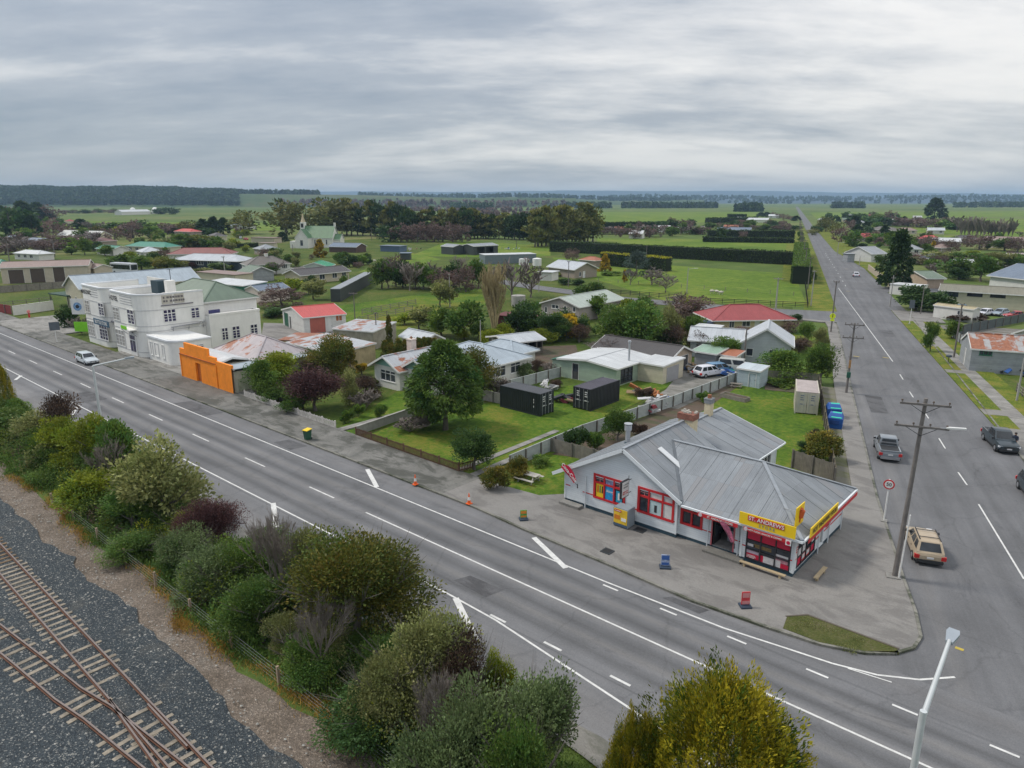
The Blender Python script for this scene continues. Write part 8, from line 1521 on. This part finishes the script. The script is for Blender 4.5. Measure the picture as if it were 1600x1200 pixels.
for i, (px, yb, yt) in enumerate(((603,580,532),(612,585,534),(625,582,529),(636,580,530),(645,578,528),(655,571,527),(663,569,527),(671,567,527),(679,565,528))):
    T('column', px, yb, yt, 12,('columnar cypress in the row behind the white house, ' + ('leftmost','second from left','third from left','fourth from left','middle one right of the chimney','sixth from left','third from right','second from right','rightmost')[i]), group='columnar cypresses in a row')
T('column',609,551,492,8,'single slim dark cypress by the red-roofed garage', name='columnar_cypress')
# behind: centre gardens
for a in (('green',1005,555,468,95,'big rounded dark green tree behind the brown-roofed garage'),('green',955,550,475,70,'spreading green tree left of the big rounded one'),('olive',1045,545,478,40,'light olive conifer right of the big rounded tree'),('brownp',1050,552,508,52,'brownish bush behind the garage ridge'),('gold',887,528,487,30,'brilliant yellow small tree in the gardens'),('brownp',905,535,505,34,'dark plum bush right of the yellow tree'),('dark',862,532,490,44,'dark green tree left of the yellow tree'),
          ('dark',825,520,468,42,'dark bushy tree behind the aviary shed'),('dark',808,525,480,46,'deep green tree beside the concrete tank'),('greenb',725,530,470,60,'dark green tree left of the leafless poplar'),('green',690,525,478,50,'leafy tree above the silver carport'),('olive',655,515,482,40,'light green bush behind the silver carport'),('yellow',632,508,488,40,'low yellow-green bush right of the red-roofed garage'),('baref',950,565,525,70,'fallen bare tree with pale limbs behind the mint cottage'),('green',935,498,460,36,'small green tree in front of the pale green roof'),('green',905,478,455,22,'green tree beside the pale green roof'),
          ('poplar',772,535,408,34,'tall leafless golden poplar in the middle distance'),('bare',800,472,402,66,'reddish bare round tree right of the poplar'),('bare',830,465,415,46,'bare tree before the silver-roofed house'),('olive',688,480,440,40,'pale green willow-like tree by the stock yards'),('mauve',1080,500,462,60,'dull mauve leafless tree left of the red-roofed house'),('green',1092,525,490,22,'slim clipped conifer left of the water tank'),('green',1078,526,492,22,'slim clipped conifer second from the water tank'),('yellow',1062,525,500,26,'yellow-green bush before the white carport'),('yellow',1098,550,515,40,'yellow-topped tree right below the water tank'),('green',1127,568,525,46,'round green tree in front of the white cottage'),('bare',1055,490,455,44,'bare pinkish tree near the sheep paddock fence'),('greenb',918,470,440,40,'dark shrubs along the drive of the brick house'),
          ('green',1210,592,545,78,'wide green shrub tree before the white cottage'),('green',1282,600,535,46,'tall green bush at the side street footpath'),('brownp',1248,550,525,46,'dark reddish hedge beside the white cottage'),('green',1262,535,502,30,'green bush at the corner of the cross street'),('olive',1280,545,512,28,'light green bush along the side footpath'),('mauve',1232,520,497,34,'pink-brown bush below the red roof'),('mauve',1165,532,508,44,'low bare brown hedge in front of the red-roofed house'),('mauve',1130,530,508,30,'bare bush left of the low brown hedge'),('lowg',1218,602,592,60,'low green plants in the bed along the back fence'),('dark',1243,502,490,18,'small round bush at the red-roofed house corner')):
    T(*a[:5], a[5], cat='tree' if a[2] - a[3] > 34 else 'shrub')
# middle distance, gardens of the village
import itertools
for a in (('goldcone',945,424,397,20,'golden conifer at the left end of the yellow-topped hedge'),('goldcone',976,441,421,9,'narrow golden conifer by the brick house drive'),('blue',994,430,391,38,'blue-grey spruce in front of the yellow-topped hedge'),('baref',1018,445,417,50,'wide bare tree right of the blue spruce'),('baref',1040,457,428,40,'bare vase-shaped tree by the paddock fence'),('mauve',895,408,386,22,'round-headed bare tree behind the silver roof'),('yellow',873,432,424,20,'yellow rounded shrub before the brick house'),('bare',985,445,420,26,'bare twiggy shrubs beside the narrow golden conifer'),('lowg',955,430,424,30,'low green hedge at the brick house'),('dark',882,445,434,22,'dark clipped shrub left of the driveway'),('dark',905,446,436,24,'dark shrub along the brick house frontage'),
          ('pine',1398,452,358,42,'big dark layered cypress by the block wall'),('pine',1459,343,309,30,'lone tall dark pine on the far right horizon'),('dark',1430,484,445,60,'dark spreading tree at the side street corner'),('dark',1460,488,455,44,'rounded dark bush right of the dark spreading tree'),('green',1405,395,357,46,'dark tree behind the big layered cypress'),('green',1332,385,362,26,'green tree beside the silver shed on the right'),('pine',1345,405,380,26,'dark bushy tree by the silver shed'),('mauve',1314,378,355,28,'pink-mauve bare tree on the right verge'),('gum',1290,362,337,22,'dark rounded gum on the right of the straight road'),('gum',1305,368,345,24,'second dark tree right of the straight road'),('pine',1335,357,337,18,'dark spiky tree before the far farmhouse'),('goldcone',1457,394,376,12,'golden conifer among the right hand houses'),('green',1448,396,378,16,'green conifer left of the golden one'),('greenb',1500,435,402,50,'broad dark tree left of the large white hall'),('greenb',1532,440,398,48,'broad dark tree nearest the large white hall'),('yellow',1515,402,390,22,'yellow-green tree beyond the dark belt at right'),('mauve',1440,390,366,46,'mauve bare tree behind the right hand houses'),('bare',1495,362,336,28,'dense bare tree at the left end of the poplar row'),('bare',1512,368,350,18,'small bare tree before the poplar row'),('mauve',1480,395,375,30,'reddish bare tree among roofs at right'),('mauve',1530,390,362,40,'bare brown tree before the pale long shed'),('greenb',1570,392,372,40,'dark tree behind the striped roof'),('mauve',1590,395,365,30,'bare tree at the right margin'),('mauve',1385,348,330,16,'tall bare tree beside the white farmhouse'),('pine',1412,352,338,12,'small pointed pine right of the white farmhouse'),('greenb',1385,445,425,24,'dark shrub behind the block wall'),('lowb',1480,475,463,36,'brown shrubs in front of the cream block'),('greenb',1540,478,462,36,'green bush under the cream block windows'),('greenb',1453,550,503,22,'tall clipped green shrub before the corrugated barn'),('green',1487,530,500,24,'green shrub left of the barn roof'),('lowb',1505,500,488,60,'brown twiggy bushes behind the car yard fence'),('greenb',1375,415,398,20,'dark cabbage-like shrub behind the wall end'),('pine',1366,402,385,14,'slim dark tree left of the big cypress')):
    T(*a[:5], a[5], cat='tree' if a[2] - a[3] > 12 else 'shrub')
for a in (('gum',382,366,325,42,'big rounded gum tree alone beyond the village'),('gum',447,372,310,55,'tallest gum at the left end of the shelter belt near the church'),('gum',480,370,312,55,'tall gum second in the shelter belt near the church'),('gum',515,368,308,60,'broad olive gum behind the church roof'),('pine',335,366,338,22,'dark pine left of the lone rounded gum'),('pine',350,366,340,20,'dark pine nearest the lone rounded gum'),('pine',318,366,342,26,'dark pine third from the lone gum'),('gum',295,366,344,30,'olive tree behind the small red roof'),('goldcone',500,402,374,24,'golden brown conifer in front of the church'),('mauve',478,385,372,20,'bare pinkish tree by the church porch'),('pine',442,378,362,16,'dark tree at the left of the church'),('green',430,400,385,20,'dark green bush before the church lawn'),
          ('yellow',458,462,433,44,'yellow-green spreading bush right of the grey shed'),('olive',490,468,438,36,'olive bush beside the yellow-green spreading one'),('mauve',440,480,448,60,'pink-brown bare tree behind the red-roofed garage'),('bronze',482,460,445,20,'russet bush between olive ones'),('dark',430,496,482,44,'dark hedge-like bush left of the red-roofed garage'),('green',182,420,395,40,'green tree above the coach'),('green',222,422,398,40,'broad green tree right of the coach'),('yellow',205,410,396,30,'yellow-green tree behind the coach'),('bronze',262,425,400,44,'bronze leafy tree left of the dark blue villa'),('purple',300,420,408,22,'dark red shrub before the dark blue villa'),('olive',318,432,418,34,'olive bush behind the cream unit'),('yellow',365,422,412,20,'yellow bush between villa gardens'),('grey',345,424,410,30,'grey bush in front of the white villa garden'),
          ('bronze',320,385,366,50,'bronze and green hedge trees in the village middle'),('green',285,386,366,40,'green tree left of the bronze hedge trees'),('bare',432,430,408,26,'bare tree right of the white villa'),('pine',52,368,335,26,'dark upright conifer at far left among houses'),('dark',18,368,320,50,'dark pine clump at the left edge') , ('pine',60,345,316,30,'right-hand pine of the clump at far left'),('pine',38,350,314,34,'middle pine of the clump at far left'),('mauve',85,375,342,36,'mauve bare tree left of the white hall'),('mauve',22,360,338,36,'bare tree under the far left pines'),('pine',127,358,342,26,'dark cypress behind the white hall'),('green',42,372,355,18,'palm-like tree at far left'),('bare',20,392,362,50,'bare trees over the far left roofs'),('mauve',75,395,372,40,'bare brown tree beside the far left cottage'),('bronze',152,368,352,18,'orange-brown tree right of the white hall'),('mauve',180,375,353,30,'bare reddish tree before the wide green roof'),('mauve',208,372,345,36,'mauve bare tree behind the wide green roof'),('green',236,372,352,30,'green hedge trees behind the wide green roof'),('dark',215,360,343,30,'dark tree in the row beyond the wide green roof'),('mauve',262,366,346,30,'pale bare tree left of the small red roof'),('green',165,400,382,26,'green tree left of the green-roofed cottage'),('mauve',140,392,376,32,'brown bare bush before the brown-roofed bungalow'),('green',112,398,386,20,'green bush behind the lock-up roof'),('olive',245,405,392,20,'olive shrubs below the wide green roof'),
          ('dark',112,512,478,32,'dark shrub beside the gate at the left of the hotel'),('bush_bare',128,522,495,26,'straggly shrub against the hotel flower bed')):
    T(*a[:5], a[5], cat='tree')
# scrub wood in the middle distance: bare and green trees mixed
for i, px in enumerate(range(596,752,11)):
    k = ('greenb','bare','mauve','dark','baret','mauve','greenb')[i % 7]; T(k, px + rg.uniform(-3,3), 452 + rg.uniform(-5,5), 402 + rg.uniform(-6,14), rg.uniform(26,40), KA[k] + ' tree in the tangled scrub wood in the middle distance', group='trees of the tangled scrub wood')
# shelter belt of tall conifers behind the paddocks
def row(x0, y0, x1, y1, step, kinds, top, w, label, group, jit=4):
    n = max(2, int(math.hypot(x1 - x0,(y1 - y0) * 3) / step))
    for i in range(n):
        s = i / (n - 1); px = x0 + (x1 - x0) * s + rg.uniform(-step * .25, step * .25); yb = y0 + (y1 - y0) * s + rg.uniform(-.6,.6); k_ = kinds[rg.randrange(len(kinds))]; T(k_, px, yb, yb - top * rg.uniform(.82,1.12), w * rg.uniform(1.15,1.65), KA[k_] + ' ' + label, group=group)
row(515,366,640,372,8,('shelter','shelter','shelterd'), 50,17,'tall conifer of the dark shelter belt right of the church','shelter belt right of the church')
row(640,374,760,373,8,('shelterd','shelter'), 44,16,'tall conifer of the dark belt behind the green paddock','dark belt behind the green paddock')
row(612,378,720,378,11,('mauve','dark','mauve'), 30,22,'tree in front of the dark belt','mixed trees in front of the dark belt')
row(740,372,850,376,7,('shelterd','shelter'), 38,15,'slim conifer in the close row left of the big gum clump','close row left of the big gum clump')
row(835,386,925,378,6,('shelter','gum','shelter'), 58,24,'tall gum in the big olive clump behind the hedge','big olive gum clump behind the hedge')
row(1500,369,1580,371,5.5,('poplarg',), 30,8,'leafless poplar in the regular row at right','leafless poplars in a regular row')
row(905,366,1100,366,12,('mauve','greenb','mauve','bare'), 14,18,'small tree in the far bare garden line','far bare garden line')
row(1110,356,1235,360,12,('mauve','greenb','dark'), 9,16,'small tree beside the far farm roofs','trees beside the far farm roofs')
row(1340,350,1560,362,14,('mauve','greenb','mauve','dark'), 15,22,'garden tree along the back of the right hand houses','garden trees behind the right hand houses')
row(1345,375,1420,390,13,('mauve','greenb','dark'), 16,22,'garden tree between the right hand roofs','garden trees between the right hand roofs')
row(1440,412,1590,420,16,('mauve','greenb','olive'), 22,30,'garden tree behind the long cream block','garden trees behind the long cream block')
row(1268,368,1300,345,7,('dark','gum'), 10,10,'roadside tree right of the straight road','roadside trees right of the straight road')
row(1245,345,1190,338,8,('pine','mauve'), 8,10,'tree of the far farmstead left of the straight road','trees of the far farmstead')
row(10,398,145,385,14,('mauve','bare','green'), 22,30,'garden tree at the back of the lock-up garages','garden trees behind the lock-up garages')
row(170,362,330,366,13,('dark','mauve','green','bare'), 15,22,'tree along the far side of the village','trees along the far side of the village')
row(2,345,78,345,9,('pine','pine','mauve'), 24,20,'pine in the clump at the far left edge','pine clump at the far left edge')
row(100,333,190,333,10,('greenb','mauve'), 6,12,'shrub in the line beside the far silos','shrubs beside the far silos')
row(250,335,270,335,8,('dark',), 11,16,'dark bush right of the far silos','bushes right of the far silos')
for (px, yb, yt, w_) in ((1260,400,388,10),(1256,390,378,10),(1252,378,368,9),(1250,370,360,8),(1272,440,425,8)): T('greenb', px, yb, yt, w_, 'bush between the poles on the left verge of the straight road', cat='shrub', group='bushes on the left verge')
def scatter(label, group, poly, n, kinds, hr, cat='tree', wk=1.1):
    P4 = [np.array(G(*q)) for q in poly]; k = 0; tries = 0
    while k < n and tries < n * 12:
        tries += 1; u, v = rg.random(), rg.random() ** 1.0; p = (1 - v) * ((1 - u) * P4[0] + u * P4[1]) + v * ((1 - u) * P4[3] + u * P4[2])
        if not clear_of(p[0], p[1], 1.8): continue
        h = rg.uniform(*hr); k_ = kinds[rg.randrange(len(kinds))]; tree(k_, 0,0,0,0, KA[k_] + ' ' + label, cat=cat, group=group, XY=(float(p[0]), float(p[1])), h=h, w=h * rg.uniform(.8,1.4) * wk); k += 1
scatter('garden tree among the village houses behind the hotel','garden trees behind the hotel',((160,420),(385,424),(385,366),(160,366)), 34,('green','mauve','dark','yellow','greenb','olive'),(3,6))
scatter('garden tree among the far left houses','garden trees among the far left houses',((0,405),(160,400),(160,352),(0,352)), 30,('mauve','green','dark','bare','greenb'),(4,8))
scatter('shrub in the gardens around the villas','shrubs around the villas',((385,470),(600,452),(580,400),(385,400)), 24,('green','olive','mauve','greenb','dark'),(2,4.5),'shrub')
scatter('shrub in the gardens behind the container section','shrubs behind the container section',((700,545),(1090,560),(1090,480),(720,480)), 34,('greenb','green','yellow','dark','brownp','olive'),(1.8,4.2),'shrub')
scatter('garden tree among the right hand houses','garden trees among the right hand houses',((1375,440),(1600,440),(1600,368),(1340,368)), 36,('mauve','greenb','dark','green','olive','bare'),(2.2,4.8))
scatter('tree along the far farm frontages left of the road','trees along the far farm frontages',((890,372),(1235,376),(1235,352),(900,354)), 46,('mauve','greenb','mauve','dark'),(4,8))
scatter('tree along the far right of the straight road','trees along the far right of the straight road',((1300,378),(1420,372),(1400,338),(1268,340)), 34,('mauve','greenb','dark','pine'),(4,9))
# hedges
A = G(868,398); B = G(1238,415); hedge('long dark clipped hedge between the two paddocks', G(862,393), G(1240,414), 3.0,4.8, dens=6, leaf=.55)
hedge('dark clipped hedge running beside the road, seen end-on', G(1251,444), G(1250,398), 5.0,5.2, top='green', leaf=.5, dens=5)
hedge('thick hedge with bright yellow top in front of the paddock', G(943,414), G(1044,424), 3.2,4.6, top='hedget', leaf=.5, dens=12)
hedge('dark hedge behind the far pale paddock', G(1105,371), G(1240,371.5), 4,4.5, leaf=.9, dens=2.5); hedge('lower dark hedge in front of the far farm roofs', G(1098,378), G(1240,380), 3,2.8, leaf=1.0, dens=2.5)
hedge('distant dark hedge behind the tilted white shed', G(905,358), G(1057,356), 4,5, leaf=1.4, dens=1.6); hedge('short far dark hedge right of centre', G(1137,345), G(1165,345), 6,7, leaf=1.6, dens=1.5); hedge('distant dark hedge left of the straight road', G(1105,349), G(1180,347), 6,5, leaf=1.6, dens=1.3)
hedge('dark clipped hedge in the village before the church lawn', G(352,388), G(404,386), 1.6,2.2, leaf=.4, dens=8)
# ------------------------------------------------------------ far country: woods, hills, air
def mass(name, label, polys, n, hmin, hmax, lf, leaf, seed, per=26, hill=None):
    r = np.random.default_rng(seed); P_ = [];
    for (a, b, c, d), wt in polys:
        k = int(n * wt); u, v = r.uniform(0,1, k), r.uniform(0,1, k); p = [np.array(G(*q)) for q in (a, b, c, d)]
        P_.append((1 - v)[:, None] * ((1 - u)[:, None] * p[0] + u[:, None] * p[1]) + v[:, None] * ((1 - u)[:, None] * p[3] + u[:, None] * p[2]))
    if hill:
        p0, p1, d0, dd, hf, j0, j1 = hill; px = r.uniform(p0, p1, n); t_ = r.uniform(j0, j1, n); u = (px - CX_) / F_ * cp; d = d0 + dd * t_; P_ = [np.stack([CAM[0] + (RT[0] * u + FW[0]) * d, CAM[1] + (RT[1] * u + FW[1]) * d], 1)]; zb = np.array([-1 + (hf(a, 0) + 1) * math.sin(math.pi * b_) ** .8 for a, b_ in zip(px, t_)])
    P_ = np.concatenate(P_); m_ = len(P_); H = r.uniform(hmin, hmax, m_); ii = np.repeat(np.arange(m_), per); t = r.uniform(0,1, len(ii)); a = r.uniform(0,6.28, len(ii)); rr_ = H[ii] * .32 * np.sqrt(1 - t * .75) * r.uniform(.5,1, len(ii))
    p = np.stack([P_[ii, 0] + np.cos(a) * rr_, P_[ii, 1] + np.sin(a) * rr_, t * H[ii] + (zb[ii] if hill else 0)], 1); tv = (.7 + .6 * r.uniform(0,1, m_))[ii] * r.uniform(.8,1.2, len(ii)); th = r.uniform(0,1, m_)[ii]
    o = link(name, quads_mesh(name, leaves(r, p, np.stack([np.cos(a), np.sin(a), a * 0 + .4], 1), leaf, .8, None, .6), np.stack([tv, th, th * 0], 1), LF[lf])); o['kind'] = 'stuff'; o['label'] = label; o['category'] = 'wood'; return o
mass('far_wood','bare grey-pink trees before the far plantation', [(((40,321.5),(60,321.5),(60,321),(40,321)), .05),(((230,321.5),(460,321.5),(460,320),(230,320)), .6),(((460,322.5),(700,323),(700,321.5),(460,321)), .35)], 420,10,17,'mauve',6,32)
mass('far_wood','scattered dark tree groups on the far plain', [(((705,326),(730,326),(730,325),(705,325)), .05),(((735,328),(770,328),(770,326.5),(735,326.5)), .07),(((885,325.5),(955,325.5),(955,324.5),(885,324.5)), .16),(((972,325.5),(1120,325.5),(1120,324.3),(972,324.3)), .3),(((1300,325.5),(1350,325.5),(1350,324.5),(1300,324.5)), .12),(((1490,324.5),(1640,324),(1640,322.5),(1490,323)), .22),(((1150,331),(1190,331),(1190,330),(1150,330)), .08)], 700,11,18,'pine',6,33)
mass('far_wood','distant tree lines along the horizon', [(((380,318),(1650,319),(1650,316),(380,315.5)), 1)], 900,16,26,'pine',16,34,14)
mass('far_wood','low brown scrub lines across the far plain', [(((560,330),(900,331),(900,329.5),(560,328.5)), .4),(((420,324),(820,326),(820,324.5),(420,322.5)), .4),(((700,337),(850,338),(850,337),(700,336)), .2)], 500,4,8,'mauve',5,35,16)
def hills(name, label, az0, az1, dist, depth, hfun, m, nseg=120, rows=8):
    mb = MB();
    for j in range(rows + 1):
        d = dist + depth * j / rows
        for i in range(nseg + 1):
            px = az0 + (az1 - az0) * i / nseg; u = (px - CX_) / F_ * cp * 1.0; fw = d; s = fw / math.sqrt(1 + u * u) * 1.0; k = math.sin(math.pi * j / rows) ** .8
            X, Y = CAM[0] + (RT[0] * u + FW[0]) * d, CAM[1] + (RT[1] * u + FW[1]) * d; mb.v.append((X, Y, -1 + (hfun(px, j) + 1) * k))
    for j in range(rows):
        for i in range(nseg): a = j * (nseg + 1) + i; mb.f.append((a, a + 1, a + nseg + 2, a + nseg + 1)); mb.m.append(0)
    o = mb.build(name, m, smooth=80); o['kind'] = 'structure'; return o
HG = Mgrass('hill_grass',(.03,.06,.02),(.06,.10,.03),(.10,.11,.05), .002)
HGB = M('haze_blue_hill',(.045,.08,.11), .9,.2,.001)  # haze of the distance put into the hill colour as blue
sn = lambda x, a, b: .5 + .5 * math.sin(x * a + b)
h1 = lambda p, j: 29 + (12 + 4 * sn(p, .03,1) + 3 * sn(p, .09,2)) / (1 + math.exp((p - 330) / 50)) + 14 / (1 + math.exp((p - 640) / 40))
h2 = lambda p, j: 34 + 12 * sn(p, .02,4) + 3 * sn(p, .09,0) - max(0, p - 650) * .05
hills('hills','',-300,900,2300,1300, h1, HG, rows=14)
hills('hills','',330,1100,3400,1600, h2, HG)
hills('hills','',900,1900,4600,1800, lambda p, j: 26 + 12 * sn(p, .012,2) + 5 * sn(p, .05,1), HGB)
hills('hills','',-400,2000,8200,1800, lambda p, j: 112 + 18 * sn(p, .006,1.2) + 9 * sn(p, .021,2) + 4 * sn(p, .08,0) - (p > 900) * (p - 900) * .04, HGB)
mass('far_wood','dark pine plantation on the hill at the far left horizon', [], 5200,13,19,'pine',7,31, hill=(-80,372,2300,1300, h1,.03,.5))
mass('far_wood','dark wood patches on the grass hill left of centre', [], 160,12,18,'pine',7,41, hill=(360,500,2300,1300, h1,.42,.5))
mass('far_wood','hedges and scrub on the far low hill', [], 260,8,14,'mauve',7,42, hill=(430,900,2300,1300, h1,.02,.1))
mass('far_wood','dark tree lines on the middle far hill', [], 500,14,22,'pine',10,43,16, hill=(560,1080,3400,1600, h2,.3,.5))
mass('far_wood','dark tree lines on the right far hill', [], 700,14,24,'pine',12,44,14, hill=(950,1700,4600,1800, lambda p, j: 26 + 12 * sn(p, .012,2) + 5 * sn(p, .05,1), .1,.5))
# haze: one closed box of thin air round everything
hz, N, L, b = nodes('air'); N.remove(b); pv = N.new('ShaderNodeVolumePrincipled'); pv.inputs['Color'].default_value = (.50,.74,1,1); pv.inputs['Density'].default_value = .000095; pv.inputs['Anisotropy'].default_value = .0
L.new(pv.outputs[0], N['Material Output'].inputs['Volume'])
q = MB(); q.box(-19000,-19000,-1.5,19000,19000,152); o = q.build('haze', hz); o['kind'] = 'stuff'
